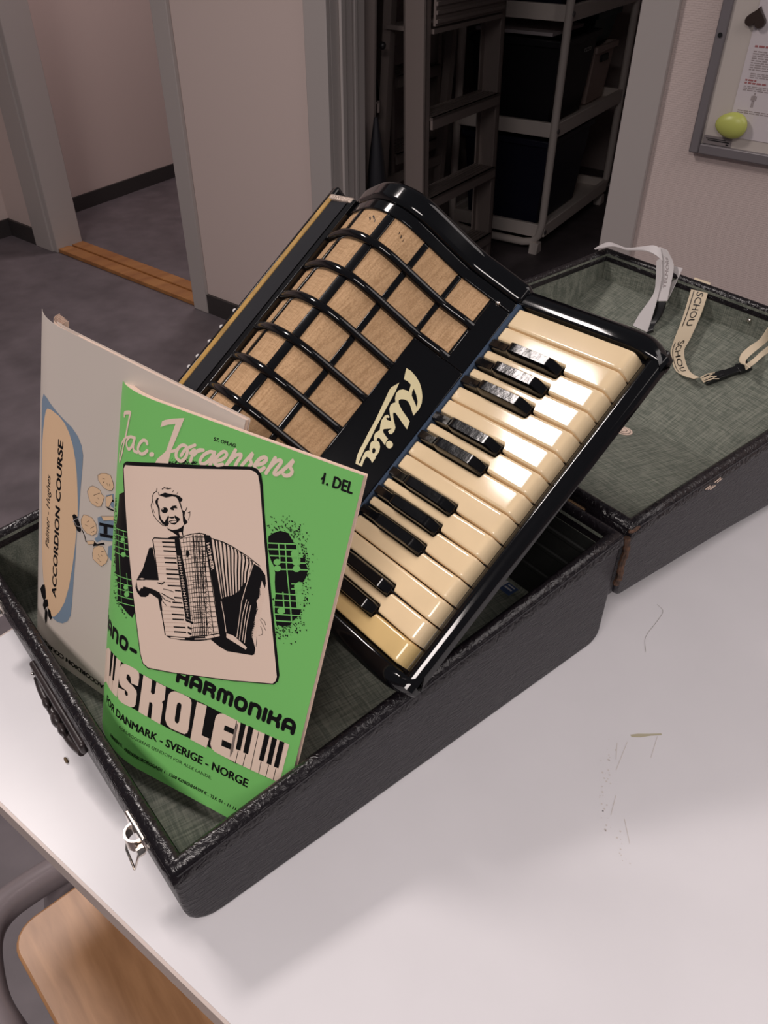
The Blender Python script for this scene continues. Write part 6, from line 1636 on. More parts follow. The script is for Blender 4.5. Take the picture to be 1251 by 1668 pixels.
["p","ink",1,[[913,2666],[924,2673],[922,2664]],"music_staff_print"],
["p","ink",1,[[936,2660],[945,2666],[944,2658]],"music_staff_print"],
["p","ink",1,[[960,2682],[967,2687],[966,2681]],"music_staff_print"],
["p","ink",1,[[942,2671],[951,2677],[950,2669]],"music_staff_print"],
["p","ink",1,[[910,2663],[922,2671],[921,2661]],"music_staff_print"],
["p","ink",1,[[919,2650],[928,2656],[927,2648]],"music_staff_print"],
["p","ink",1,[[774,2616],[783,2622],[782,2614]],"music_staff_print"],
["p","ink",1,[[827,2632],[839,2641],[838,2630]],"music_staff_print"],
["p","ink",1,[[781,2608],[794,2617],[793,2605]],"music_staff_print"],
["p","ink",1,[[865,2641],[876,2649],[875,2639]],"music_staff_print"],
["p","ink",1,[[790,2610],[801,2617],[800,2608]],"music_staff_print"],
["p","ink",1,[[969,2667],[980,2675],[979,2665]],"music_staff_print"],
["p","ink",1,[[902,2646],[909,2651],[908,2645]],"music_staff_print"],
["p","ink",1,[[926,2681],[938,2688],[937,2678]],"music_staff_print"],
["p","ink",1,[[914,2709],[922,2715],[921,2708]],"music_staff_print"],
["p","ink",1,[[967,2679],[977,2686],[976,2677]],"music_staff_print"],
["p","ink",1,[[883,2645],[894,2652],[892,2642]],"music_staff_print"],
["p","ink",1,[[908,2651],[920,2659],[919,2649]],"music_staff_print"],
["p","ink",1,[[1001,2690],[1010,2695],[1009,2688]],"music_staff_print"],
["p","ink",1,[[791,2607],[803,2614],[801,2604]],"music_staff_print"],
["p","ink",1,[[921,2651],[929,2656],[928,2650]],"music_staff_print"],
["p","ink",1,[[805,2648],[812,2652],[811,2646]],"music_staff_print"],
["p","ink",1,[[806,2618],[815,2624],[814,2617]],"music_staff_print"],
["p","ink",1,[[907,2655],[914,2660],[913,2654]],"music_staff_print"],
["p","ink",1,[[928,2654],[935,2658],[934,2652]],"music_staff_print"],
["p","ink",1,[[896,2643],[909,2652],[908,2641]],"music_staff_print"],
["p","ink",1,[[887,2644],[894,2649],[893,2643]],"music_staff_print"],
["p","ink",1,[[821,2623],[828,2627],[827,2621]],"music_staff_print"],
["p","ink",1,[[952,2661],[958,2666],[957,2660]],"music_staff_print"],
["p","ink",1,[[926,2681],[935,2687],[934,2679]],"music_staff_print"],
["p","ink",1,[[859,2640],[865,2644],[865,2638]],"music_staff_print"],
["p","ink",1,[[780,2611],[793,2620],[791,2609]],"music_staff_print"],
["p","ink",1,[[992,2681],[1003,2688],[1002,2679]],"music_staff_print"],
["p","ink",1,[[844,2660],[854,2667],[853,2658]],"music_staff_print"],
["p","ink",1,[[872,2641],[885,2650],[884,2639]],"music_staff_print"],
["p","ink",1,[[892,2651],[903,2658],[902,2649]],"music_staff_print"],
["p","ink",1,[[833,2620],[842,2627],[841,2618]],"music_staff_print"],
["p","ink",1,[[996,2679],[1009,2688],[1007,2677]],"music_staff_print"],
["p","ink",1,[[918,2662],[930,2670],[928,2660]],"music_staff_print"],
["p","ink",1,[[916,2671],[925,2678],[924,2669]],"music_staff_print"],
["p","ink",1,[[805,2622],[817,2630],[816,2620]],"music_staff_print"],
["p","ink",1,[[968,2669],[979,2676],[978,2666]],"music_staff_print"],
["p","ink",1,[[866,2632],[873,2637],[872,2631]],"music_staff_print"],
["p","ink",1,[[820,2618],[830,2625],[829,2617]],"music_staff_print"],
["p","ink",1,[[770,2601],[779,2608],[778,2600]],"music_staff_print"],
["p","ink",1,[[932,2656],[944,2664],[943,2654]],"music_staff_print"],
["p","ink",1,[[982,2687],[991,2693],[990,2685]],"music_staff_print"],
["p","ink",1,[[894,2646],[901,2650],[900,2644]],"music_staff_print"],
["p","ink",1,[[813,2619],[821,2624],[820,2617]],"music_staff_print"],
["p","ink",1,[[889,2672],[901,2680],[899,2670]],"music_staff_print"],
["p","ink",1,[[897,2651],[910,2660],[909,2649]],"music_staff_print"],
["p","ink",1,[[981,2683],[992,2690],[990,2681]],"music_staff_print"],
["p","ink",1,[[900,2675],[908,2681],[907,2674]],"music_staff_print"],
["p","ink",1,[[956,2684],[965,2691],[964,2682]],"music_staff_print"],
["p","ink",1,[[969,2677],[977,2683],[976,2676]],"music_staff_print"],
["p","ink",1,[[921,2667],[931,2674],[930,2665]],"music_staff_print"],
["p","ink",1,[[898,2662],[906,2667],[905,2660]],"music_staff_print"],
["p","ink",1,[[838,2663],[845,2667],[844,2661]],"music_staff_print"],
["p","ink",1,[[892,2681],[899,2686],[898,2680]],"music_staff_print"],
["p","ink",1,[[983,2680],[994,2687],[992,2678]],"music_staff_print"],
["p","ink",1,[[880,2665],[888,2670],[887,2663]],"music_staff_print"],
["p","ink",1,[[868,2669],[875,2673],[874,2667]],"music_staff_print"],
["p","ink",1,[[793,2624],[802,2630],[800,2622]],"music_staff_print"],
["p","ink",1,[[989,2688],[1000,2695],[998,2686]],"music_staff_print"],
["p","ink",1,[[919,2686],[925,2690],[925,2685]],"music_staff_print"],
["p","ink",1,[[944,2683],[950,2687],[949,2682]],"music_staff_print"],
["p","ink",1,[[840,2644],[847,2648],[846,2642]],"music_staff_print"],
["p","ink",1,[[999,2695],[1005,2699],[1005,2694]],"music_staff_print"],
["p","ink",1,[[791,2608],[801,2614],[800,2606]],"music_staff_print"],
["p","ink",1,[[881,2659],[894,2668],[892,2657]],"music_staff_print"],
["p","ink",1,[[570,839],[724,856],[851,859],[1072,855],[1418,867],[1733,860],[1807,502],[1523,526],[1319,513],[1159,506],[994,513],[866,521],[734,513],[599,504]],"keyboard_banner"],
["p","cream",2,[[177,709],[323,815],[442,831],[540,838],[587,843],[586,496],[462,490],[328,484],[201,383]],"keyboard_banner"],
["p","ink",3,[[390,827],[451,834],[438,608],[403,592]],"keyboard_banner"],
["p","ink",3,[[469,836],[512,844],[513,610],[480,600]],"keyboard_banner"],
["l","line",3,0.68,0,[[392,585],[414,483]],"keyboard_banner"],
["l","line",3,0.68,0,[[489,606],[490,496]],"keyboard_banner"],
["l","line",3,0.68,0,[[251,774],[267,603],[323,498]],"keyboard_banner"],
["p","cream",2,[[650,856],[722,869],[779,872],[810,857],[819,819],[820,738],[747,727],[729,773],[706,787],[685,778],[683,739],[718,719],[769,712],[810,690],[820,663],[823,563],[809,537],[784,519],[725,504],[659,493],[614,497],[592,525],[588,595],[682,623],[689,595],[711,584],[727,601],[719,625],[691,633],[646,630],[609,640],[589,676],[583,745],[585,785],[603,824]],"keyboard_banner"],
["p","cream",2,[[855,860],[942,854],[947,744],[968,731],[985,747],[983,854],[1074,853],[1083,736],[1062,708],[1076,690],[1081,507],[990,512],[983,641],[972,658],[949,652],[952,514],[862,518]],"keyboard_banner"],
["p","cream",2,[[1113,804],[1132,834],[1160,853],[1223,860],[1294,859],[1316,847],[1326,822],[1341,590],[1336,553],[1312,529],[1253,523],[1181,519],[1142,534],[1118,574],[1113,618],[1110,779]],"keyboard_banner"],
["p","ink",3,[[1206,768],[1220,778],[1240,769],[1243,743],[1246,613],[1237,592],[1221,589],[1207,602],[1203,631],[1200,746]],"keyboard_banner"],
["l","ink",1,6.28,1,[[63,943],[63,1037]],"block_lettering"],
["l","ink",1,6.28,1,[[63,1035],[118,1038],[150,1021],[142,996],[109,985],[63,983]],"block_lettering"],
["l","ink",1,6.28,1,[[205,951],[205,1045]],"block_lettering"],
["l","ink",1,6.28,1,[[257,954],[257,1012],[273,1041],[304,1050],[334,1044],[350,1017],[350,959]],"block_lettering"],
["l","ink",1,6.28,1,[[257,988],[350,993]],"block_lettering"],
["l","ink",1,6.28,1,[[402,962],[402,1051]],"block_lettering"],
["l","ink",1,6.28,1,[[402,1026],[426,1053],[468,1056],[492,1031],[492,967]],"block_lettering"],
["l","ink",1,6.28,1,[[590,973],[557,978],[544,1008],[547,1040],[568,1061],[610,1064],[634,1045],[636,1013],[623,982],[590,973]],"block_lettering"],
["l","ink",1,6.28,1,[[689,1014],[744,1017]],"block_lettering"],
["p","cream",2,[[1370,856],[1460,862],[1464,595],[1533,599],[1526,509],[1373,510]],"keyboard_banner"],
["p","cream",2,[[1553,800],[1560,827],[1581,851],[1611,865],[1742,865],[1744,856],[2193,879],[2186,531],[1964,517],[1797,511],[1606,511],[1573,525],[1553,558]],"keyboard_banner"],
["p","ink",3,[[1643,778],[1729,784],[1731,736],[1643,732]],"keyboard_banner"],
["p","ink",3,[[1646,648],[1730,651],[1733,599],[1648,592]],"keyboard_banner"],
["p","ink",3,[[1770,864],[1816,866],[1815,630],[1775,626]],"keyboard_banner"],
["p","ink",3,[[1838,870],[1884,872],[1884,632],[1841,629]],"keyboard_banner"],
["p","ink",3,[[1984,870],[2025,871],[2021,637],[1981,632]],"keyboard_banner"],
["p","ink",3,[[2047,873],[2089,873],[2089,640],[2049,636]],"keyboard_banner"],
["p","ink",3,[[2112,873],[2153,877],[2152,644],[2112,640]],"keyboard_banner"],
["p","smudge",3,[[1731,850],[1753,833],[1753,721],[1757,591],[1741,530],[1732,597],[1731,691],[1731,738]],"keyboard_banner"],
["l","ink",3,1.01,0,[[1734,860],[1735,787]],"keyboard_banner"],
["l","ink",3,1.01,0,[[1798,621],[1795,510]],"keyboard_banner"],
["l","ink",3,1.01,0,[[1865,627],[1862,514]],"keyboard_banner"],
["l","ink",3,1.01,0,[[1931,862],[1932,515]],"keyboard_banner"],
["l","ink",3,1.01,0,[[2003,628],[2004,519]],"keyboard_banner"],
["l","ink",3,1.01,0,[[2069,629],[2067,520]],"keyboard_banner"],
["l","ink",3,1.01,0,[[2133,636],[2132,528]],"keyboard_banner"],
["l","ink",0.5,6.28,1,[[1167,950],[1170,1043]],"block_lettering"],
["l","ink",0.5,6.28,1,[[1247,952],[1250,1046]],"block_lettering"],
["l","ink",0.5,6.28,1,[[1168,995],[1248,997]],"block_lettering"],
["l","ink",0.5,6.28,1,[[1292,953],[1294,1011],[1309,1040],[1335,1048],[1361,1041],[1374,1014],[1372,956]],"block_lettering"],
["l","ink",0.5,6.28,1,[[1293,987],[1373,989]],"block_lettering"],
["l","ink",0.5,6.28,1,[[1417,957],[1420,1051]],"block_lettering"],
["l","ink",0.5,6.28,1,[[1420,1049],[1468,1050],[1495,1038],[1487,1013],[1464,1005],[1419,1004]],"block_lettering"],
["l","ink",0.5,6.28,1,[[1459,1005],[1487,989],[1495,959]],"block_lettering"],
["l","ink",0.5,6.28,1,[[1543,961],[1545,1024],[1557,1050],[1584,1051],[1599,1026],[1597,962]],"block_lettering"],
["l","ink",0.5,6.28,1,[[1599,1026],[1614,1052],[1641,1052],[1654,1027],[1652,964]],"block_lettering"],
["l","ink",0.5,6.28,1,[[1737,966],[1709,973],[1699,1003],[1702,1035],[1721,1056],[1757,1057],[1777,1038],[1779,1005],[1766,975],[1737,966]],"block_lettering"],
["l","ink",0.5,6.28,1,[[1823,969],[1826,1058]],"block_lettering"],
["l","ink",0.5,6.28,1,[[1825,1032],[1846,1059],[1883,1060],[1902,1035],[1900,971]],"block_lettering"],
["l","ink",0.5,6.28,1,[[1946,973],[1949,1066]],"block_lettering"],
["l","ink",0.5,6.28,1,[[1991,974],[1994,1067]],"block_lettering"],
["l","ink",0.5,6.28,1,[[2070,1070],[2062,1038],[2034,1024],[1993,1021]],"block_lettering"],
["l","ink",0.5,6.28,1,[[2034,1024],[2063,1010],[2069,976]],"block_lettering"],
["l","ink",0.5,6.28,1,[[2114,977],[2116,1035],[2131,1064],[2157,1072],[2183,1065],[2196,1038],[2194,980]],"block_lettering"],
["l","ink",0.5,6.28,1,[[2115,1011],[2195,1013]],"block_lettering"],
["t","ink",1,"FOR DANMARK - SVERIGE - NORGE",[[392,325],[1933,352],[392,394]],0.055,0,"lettering"],
["t","ink",1,"FORLÆGGERENS EJENDOM FOR ALLE LANDE.",[[671,247],[1620,257],[673,274]],0,0,"lettering"],
["t","ink",1,"FREDERIKSBORGGADE 1 . 1360 KØBENHAVN K . TLF. 01 - 11 11 82",[[770,89],[1934,102],[775,118]],0.05,0,"lettering"],
["t","ink",1,"HANSEN ½ ,",[[545,80],[752,97],[554,113]],0.05,0,"lettering"]],"blue":[["p","blue",1,[[250,2443],[330,2439],[456,2400],[571,2361],[677,2328],[751,2282],[802,2220],[829,2146],[837,2036],[842,1882],[848,1747],[857,1597],[858,1431],[875,1181],[884,958],[897,731],[899,596],[870,515],[812,456],[748,435],[682,440],[649,482],[506,658],[446,820],[410,957],[372,1166],[301,1649],[239,2042],[219,2237],[210,2366]],"title_oval"],
["p","tan",2,[[355,2358],[427,2374],[518,2365],[592,2331],[651,2272],[704,2190],[750,2077],[784,1957],[810,1833],[833,1704],[847,1592],[839,1565],[854,1429],[857,1283],[854,1110],[841,872],[810,689],[761,557],[705,467],[670,449],[627,475],[565,550],[497,693],[453,825],[418,962],[380,1171],[310,1654],[287,1856],[276,1991],[285,2132],[306,2257],[327,2326]],"title_oval"],
["t","ink",3,"ACCORDION COURSE",[[700,672],[598,2160],[644,668]],0.06,0.15,"lettering"],
["t","ink",3,"Palmer - Hughes",[[540,1105],[480,1785],[482,1101]],0.025,0.3,"lettering"],
["p","ink",3,[[470,671],[516,705],[544,659],[560,588],[523,530],[467,550],[421,593]],"bow_motif"],
["p","ink",3,[[522,538],[587,589],[610,530],[573,490],[543,436],[506,469]],"bow_motif"],
["p","ink",3,[[598,506],[647,497],[675,432],[659,405],[621,422]],"bow_motif"],
["p","ink",3,[[574,482],[605,453],[604,352],[585,313],[559,355],[557,446]],"bow_motif"],
["t","ink",1,"ACCORDION COURSE",[[1385,110],[575,135],[1385,68]],0.06,0,"lettering"],
["p","blue",1,[[1065,1682],[1096,1712],[1134,1694],[1241,1740],[1271,1557],[1138,1503],[1091,1456],[1060,1478],[1091,1516],[1095,1578]],"cartoon_figures"],
["p","ink",3,[[1092,1651],[1247,1701],[1252,1676],[1096,1624]],"cartoon_figures"],
["p","ink",3,[[1111,1560],[1263,1610],[1267,1583],[1117,1530]],"cartoon_figures"],
["p","ink",3,[[1142,1643],[1184,1657],[1195,1589],[1153,1575]],"cartoon_figures"],
["p","blue",1,[[1221,1486],[1276,1530],[1306,1349],[1226,1398]],"cartoon_figures"],
["p","blue",1,[[1124,1921],[1203,1973],[1223,1847],[1197,1849]],"cartoon_figures"],
["p","ink",2,[[1131,1824],[1174,1830],[1226,1834],[1228,1821],[1168,1813]],"cartoon_figures"],
["p","ink",2,[[1133,1925],[1161,1910],[1211,1920],[1215,1900],[1155,1893]],"cartoon_figures"],
["p","tan",2,[[1012,2052],[1046,2085],[1095,2107],[1145,2114],[1179,2067],[1193,2031],[1182,1991],[1150,1976],[1099,1973],[1052,1993],[1022,2014]],"cartoon_figures"],
["l","ink",3,0.5,0,[[1012,2052],[1046,2085],[1095,2107],[1145,2114],[1179,2067],[1193,2031],[1182,1991],[1150,1976],[1099,1973],[1052,1993],[1022,2014],[1012,2052]],"cartoon_figures"],
["p","tan",2,[[922,1860],[941,1912],[973,1936],[1016,1941],[1061,1934],[1074,1911],[1110,1900],[1100,1852],[1090,1804],[1050,1777],[988,1776],[959,1791],[935,1830]],"cartoon_figures"],
["l","ink",3,0.5,0,[[922,1860],[941,1912],[973,1936],[1016,1941],[1061,1934],[1074,1911],[1110,1900],[1100,1852],[1090,1804],[1050,1777],[988,1776],[959,1791],[935,1830],[922,1860]],"cartoon_figures"],
["p","tan",2,[[890,1580],[910,1635],[953,1649],[1007,1653],[1057,1619],[1078,1570],[1071,1529],[1031,1493],[969,1484],[920,1505],[897,1538]],"cartoon_figures"],
["l","ink",3,0.5,0,[[890,1580],[910,1635],[953,1649],[1007,1653],[1057,1619],[1078,1570],[1071,1529],[1031,1493],[969,1484],[920,1505],[897,1538],[890,1580]],"cartoon_figures"],
["p","tan",2,[[1060,1333],[1065,1389],[1112,1437],[1163,1456],[1205,1417],[1238,1381],[1221,1319],[1175,1263],[1119,1272],[1072,1285]],"cartoon_figures"],
["l","ink",3,0.5,0,[[1060,1333],[1065,1389],[1112,1437],[1163,1456],[1205,1417],[1238,1381],[1221,1319],[1175,1263],[1119,1272],[1072,1285],[1060,1333]],"cartoon_figures"],
["p","tan",2,[[1104,1716],[1234,1781],[1240,1747],[1135,1688]],"cartoon_figures"],
["l","ink",3,0.5,0,[[1104,1716],[1234,1781],[1240,1747],[1135,1688],[1104,1716]],"cartoon_figures"],
["p","tan",2,[[979,1413],[1055,1456],[1076,1433],[1001,1390]],"cartoon_figures"],
["l","ink",3,0.5,0,[[979,1413],[1055,1456],[1076,1433],[1001,1390],[979,1413]],"cartoon_figures"],
["p","tan",2,[[1127,1908],[1188,1958],[1202,1923],[1173,1837],[1139,1828]],"cartoon_figures"],
["l","ink",3,0.5,0,[[1127,1908],[1188,1958],[1202,1923],[1173,1837],[1139,1828],[1127,1908]],"cartoon_figures"],
["p","ink",3,[[787,1566],[806,1591],[834,1589],[878,1536],[905,1482],[895,1454],[863,1453],[819,1499]],"cartoon_figures"],
["l","grey",4,1.01,0,[[800,1505],[817,1544],[855,1570]],"cartoon_figures"],
["l","grey",4,1.01,0,[[811,1525],[847,1494],[905,1509]],"cartoon_figures"],
["l","ink",3,1.64,0,[[913,1490],[951,1445],[974,1399]],"cartoon_figures"],
["p","ink",3,[[1064,1454],[1097,1444],[1166,1495],[1182,1481],[1112,1439],[1055,1398]],"cartoon_figures"],
["l","ink",3,0.63,0,[[1065,2048],[1094,2055]],"cartoon_figures"],
["l","ink",3,0.63,0,[[1075,2011],[1089,2032]],"cartoon_figures"],
["l","ink",3,0.63,0,[[1116,2030],[1136,2011]],"cartoon_figures"],
["l","ink",3,0.63,0,[[1145,2037],[1152,2019]],"cartoon_figures"],
["l","ink",3,0.63,0,[[994,1858],[1056,1910]],"cartoon_figures"],
["l","ink",3,0.63,0,[[1038,1858],[1056,1852]],"cartoon_figures"],
["l","ink",3,0.63,0,[[1018,1812],[1054,1808]],"cartoon_figures"],
["l","ink",3,0.63,0,[[940,1553],[976,1556]],"cartoon_figures"],
["l","ink",3,0.63,0,[[954,1582],[977,1609]],"cartoon_figures"],
["l","ink",3,0.63,0,[[1005,1548],[1043,1590]],"cartoon_figures"],
["l","ink",3,0.63,0,[[1018,1517],[1050,1548]],"cartoon_figures"],
["l","ink",3,0.63,0,[[1124,1359],[1145,1340]],"cartoon_figures"],
["l","ink",3,0.63,0,[[1159,1370],[1178,1365]],"cartoon_figures"],
["l","ink",3,0.63,0,[[1151,1304],[1169,1306]],"cartoon_figures"],
["l","ink",3,0.63,0,[[1121,1319],[1150,1311]],"cartoon_figures"],
["l","ink",3,0.63,0,[[1154,1398],[1186,1423]],"cartoon_figures"]]}''')
LOGO = json.loads('''{"under":[[5.81,1.94],[6.2,1.84],[6.78,1.75],[7.36,1.64],[7.95,1.54],[8.49,1.42],[9.0,1.34],[9.34,1.26],[9.56,1.2],[9.6,1.19],[9.61,1.13],[9.57,1.12],[9.3,1.21],[9.08,1.25],[8.94,1.2],[8.91,1.14],[8.82,1.21],[8.6,1.31],[8.48,1.27],[8.37,1.16],[8.38,1.02],[8.5,0.89],[8.67,0.8],[8.83,0.78],[8.97,0.78],[8.99,0.74],[9.26,0.73],[9.2,0.85],[9.17,0.98],[9.19,1.07],[9.29,1.08],[9.44,1.05],[9.65,0.98],[9.72,1.26],[9.58,1.34],[9.38,1.43],[9.13,1.5],[8.85,1.54],[8.39,1.64],[7.88,1.73],[7.34,1.84],[6.77,1.97],[6.36,2.07],[6.19,2.09]],"A":[[5.11,2.09],[5.09,1.86],[5.15,1.55],[5.27,1.25],[5.45,1.01],[5.68,0.79],[5.92,0.64],[6.18,0.57],[6.56,0.59],[6.43,0.78],[6.28,0.99],[6.21,1.17],[6.24,1.32],[6.33,1.45],[6.42,1.49],[6.52,1.42],[6.58,1.32],[6.68,1.11],[6.77,0.82],[6.86,0.56],[7.2,0.44],[7.14,0.66],[7.03,0.98],[6.94,1.26],[6.98,1.34],[7.05,1.31],[7.19,1.18],[7.35,0.99],[7.44,0.88],[7.62,0.82],[7.77,0.84],[7.82,0.93],[7.76,1.03],[7.68,1.02],[7.6,0.97],[7.59,1.0],[7.67,1.09],[7.79,1.22],[7.85,1.24],[7.93,1.16],[7.99,0.98],[8.03,0.83],[8.12,0.83],[8.32,0.78],[8.27,0.94],[8.22,1.11],[8.23,1.18],[8.3,1.21],[8.41,1.15],[8.45,1.17],[8.44,1.27],[8.31,1.37],[8.17,1.41],[8.01,1.36],[7.94,1.34],[7.72,1.47],[7.55,1.54],[7.31,1.55],[7.21,1.47],[7.23,1.35],[7.3,1.36],[7.31,1.42],[7.38,1.43],[7.4,1.34],[7.35,1.21],[7.32,1.21],[7.14,1.41],[6.96,1.58],[6.79,1.65],[6.63,1.59],[6.59,1.54],[6.45,1.67],[6.26,1.77],[6.07,1.76],[5.94,1.64],[5.88,1.49],[5.86,1.37],[5.56,1.5],[5.53,1.7],[5.56,1.88]],"hole":[[5.62,1.3],[5.78,1.04],[5.97,0.82],[6.19,0.7],[6.06,0.93],[5.93,1.17],[5.78,1.26]],"hole2":[[8.7,1.07],[8.7,1.01],[8.75,0.93],[8.87,0.91],[8.92,0.95],[8.89,1.02],[8.78,1.09]],"dot":[[8.09,0.51],[8.15,0.48],[8.22,0.48],[8.27,0.49],[8.32,0.53],[8.34,0.58],[8.34,0.64],[8.32,0.7],[8.28,0.75],[8.22,0.78],[8.16,0.79],[8.1,0.77],[8.05,0.74],[8.03,0.68],[8.03,0.62],[8.05,0.56]]}''')
STR = json.loads('''{"schou":[[[0.915,0.2893,0.152],[0.893,0.278,0.1295],[0.876,0.27,0.107],[0.843,0.256,0.0846],[0.824,0.2447,0.0786],[0.8,0.22,0.0732],[0.793,0.203,0.0735],[0.79,0.184,0.077]],[[0.915,0.2633,0.1525],[0.893,0.2518,0.134],[0.876,0.2451,0.1161],[0.843,0.2329,0.1006],[0.824,0.2268,0.0905],[0.803,0.2053,0.083],[0.797,0.1918,0.0793],[0.794,0.1793,0.08]]],"w1":[[[0.9,0.4576,0.1481],[0.902,0.4477,0.1565],[0.904,0.4361,0.163],[0.906,0.4203,0.1629],[0.908,0.4047,0.1625],[0.908,0.3792,0.172],[0.906,0.3607,0.1796],[0.903,0.3461,0.1807]],[[0.89,0.4501,0.1512],[0.885,0.4344,0.159],[0.885,0.4161,0.1674],[0.888,0.4046,0.1682],[0.892,0.3933,0.1669],[0.893,0.3682,0.1732],[0.895,0.3508,0.1727],[0.897,0.3349,0.1669]]],"w2":[[[0.905,0.3498,0.1812],[0.902,0.3395,0.1666],[0.895,0.3306,0.1483],[0.885,0.3218,0.1306],[0.875,0.315,0.1181]],[[0.905,0.3364,0.1802],[0.902,0.3195,0.1659],[0.895,0.3124,0.1518],[0.885,0.3062,0.1358],[0.875,0.2996,0.1235]]],"w3":[[[0.897,0.3442,0.164],[0.888,0.3332,0.1423],[0.878,0.3257,0.1242],[0.857,0.3278,0.0985],[0.846,0.3277,0.0836]],[[0.897,0.3384,0.1703],[0.888,0.3253,0.1494],[0.878,0.3179,0.1268],[0.862,0.309,0.1132],[0.843,0.2997,0.0843]]],"w4":[[[0.912,0.3255,0.1583],[0.902,0.3168,0.1371],[0.892,0.3104,0.1163]],[[0.912,0.3095,0.1603],[0.902,0.3077,0.1447],[0.892,0.3083,0.1205]]],"clip":[[[0.876,0.3151,0.1166],[0.862,0.3076,0.102],[0.843,0.2996,0.0903],[0.842,0.3001,0.0815]],[[0.876,0.3015,0.1202],[0.862,0.2954,0.1087],[0.85,0.2962,0.093],[0.843,0.2913,0.0887]]],"loop1":[[[0.82,0.1353,0.1087],[0.824,0.1463,0.1065],[0.838,0.1546,0.1096],[0.86,0.1566,0.1141],[0.886,0.1576,0.1168],[0.903,0.1592,0.1284],[0.913,0.158,0.1374]],[[0.82,0.129,0.1074],[0.824,0.1381,0.1077],[0.838,0.1449,0.107],[0.86,0.1475,0.1099],[0.886,0.1517,0.1091],[0.903,0.1527,0.1136],[0.913,0.1521,0.1264]]],"loop2":[[[0.818,0.136,0.1095],[0.845,0.1419,0.1037],[0.865,0.1425,0.1093],[0.885,0.1424,0.1131],[0.9,0.142,0.1186]],[[0.818,0.1323,0.1033],[0.845,0.1358,0.1018],[0.865,0.1377,0.1046],[0.885,0.1394,0.1053],[0.9,0.1383,0.1111]]],"buckle":[[0.8068,0.1752,0.0728],[0.8533,0.1457,0.0927],[0.8517,0.1512,0.092]]}''')
# ------------------------------------------------------------------ the accordion case: base and lid
case = root('accordion_case', AB(0.16, 0.215, 0), 'open black accordion case with green lining, lying on the white table', 'case')


def zr(a):
    return 0.079 + 0.125 * (a + 0.06)


def zl(a):
    return 0.136 + 0.02 * (a - 0.4)


def arc(cx, cz, r, a0, a1, n=5):
    return [(cx + r * math.cos(math.radians(a0 + (a1 - a0) * k / n)), cz + r * math.sin(math.radians(a0 + (a1 - a0) * k / n))) for k in range(n + 1)]


def tray(name, out, inn, b0, b1, w, top, mshell, mlin, dark_from=None):
    """outer skin, rim band and cloth lining of one half of the case"""
    n = len(out)
    v = [AB(x, b0, z) for x, z in out] + [AB(x, b1, z) for x, z in out]
    f = [tuple(range(n)), tuple(range(n, 2 * n))] + [(i, i + 1, n + i + 1, n + i) for i in range(n - 1)]
    sh = mesh(name + '_shell', v, f, mshell, case, bevel=0.004, seg=3)
    m = len(inn)
    v = [AB(x, b0 + w, z) for x, z in inn] + [AB(x, b1 - w, z) for x, z in inn]
    f = [tuple(range(m)), tuple(range(m, 2 * m))] + [(i, i + 1, m + i + 1, m + i) for i in range(m - 1)]
    ln = mesh(name + '_lining', v, f, mlin, case)
    # soft rim band
    x0, x1 = out[0][0], out[-1][0]
    V_, F_ = [], []
    K = 9
    sub = 10
    loops = []
    for k in range(K):
        o = k / (K - 1)
        h = 0.0055 * math.sin(math.pi * min(1, max(0, o))) if 0 < k < K - 1 else -0.010
        ins = -0.0012 + o * (w + 0.0022)
        cs = [(x0 + ins, b0 + ins), (x1 - ins, b0 + ins), (x1 - ins, b1 - ins), (x0 + ins, b1 - ins)]
        lp = []
        for c in range(4):
            (xa, ya), (xb, yb) = cs[c], cs[(c + 1) % 4]
            for s in range(sub):
                t = s / sub
                x, y = xa + (xb - xa) * t, ya + (yb - ya) * t
                lp.append(AB(x, y, top(x) + h))
        loops.append(lp)
    n4 = 4 * sub
    for lp in loops:
        V_ += lp
    for k in range(K - 1):
        for i in range(n4):
            F_.append((k * n4 + i, k * n4 + (i + 1) % n4, (k + 1) * n4 + (i + 1) % n4, (k + 1) * n4 + i))
    rm = mesh(name + '_rim', V_, F_, M_rim, case, smooth=True, angle=60)
    return sh, ln, rm


WALL = 0.0125
bo = [(-0.069, zr(-0.069))] + arc(-0.041, 0.026, 0.026, 183, 270) + arc(0.372, 0.016, 0.016, 270, 358) + [(0.388, zr(0.388))]
bi = [(-0.0565, zr(-0.0565)), (-0.055, 0.012), (-0.05, 0.0085), (0.370, 0.0085), (0.375, 0.0135), (0.3755, zr(0.3755))]
tray('base', bo, bi, 0.0, 0.430, WALL, zr, M_leather, M_lining)
box('hinge_wall_lining', (0.3735, 0.014, 0.010), (0.3752, 0.416, 0.122), M_darklin, case, F=AB)
for z in (0.045, 0.078, 0.105):
    box('lining_ridge', (0.3700, 0.014, z), (0.3740, 0.416, z + 0.006), M_darklin, case, F=AB, bevel=0.0015)
lo = [(0.399, zl(0.399))] + arc(0.411, 0.062, 0.012, 182, 250) + [(0.59, 0.035), (0.69, 0.023), (0.755, 0.012), (0.785, 0.0015), (0.80, 0.0), (0.815, 0.002), (0.89, 0.075)] + arc(0.896, 0.088, 0.018, 300, 355) + [(0.915, zl(0.915))]
li = [(0.4115, zl(0.4115)), (0.4115, 0.071), (0.715, 0.0275), (0.902, 0.1075), (0.9025, zl(0.9025))]
tray('lid', lo, li, 0.0, 0.4475, WALL, zl, M_leather, M_lining)
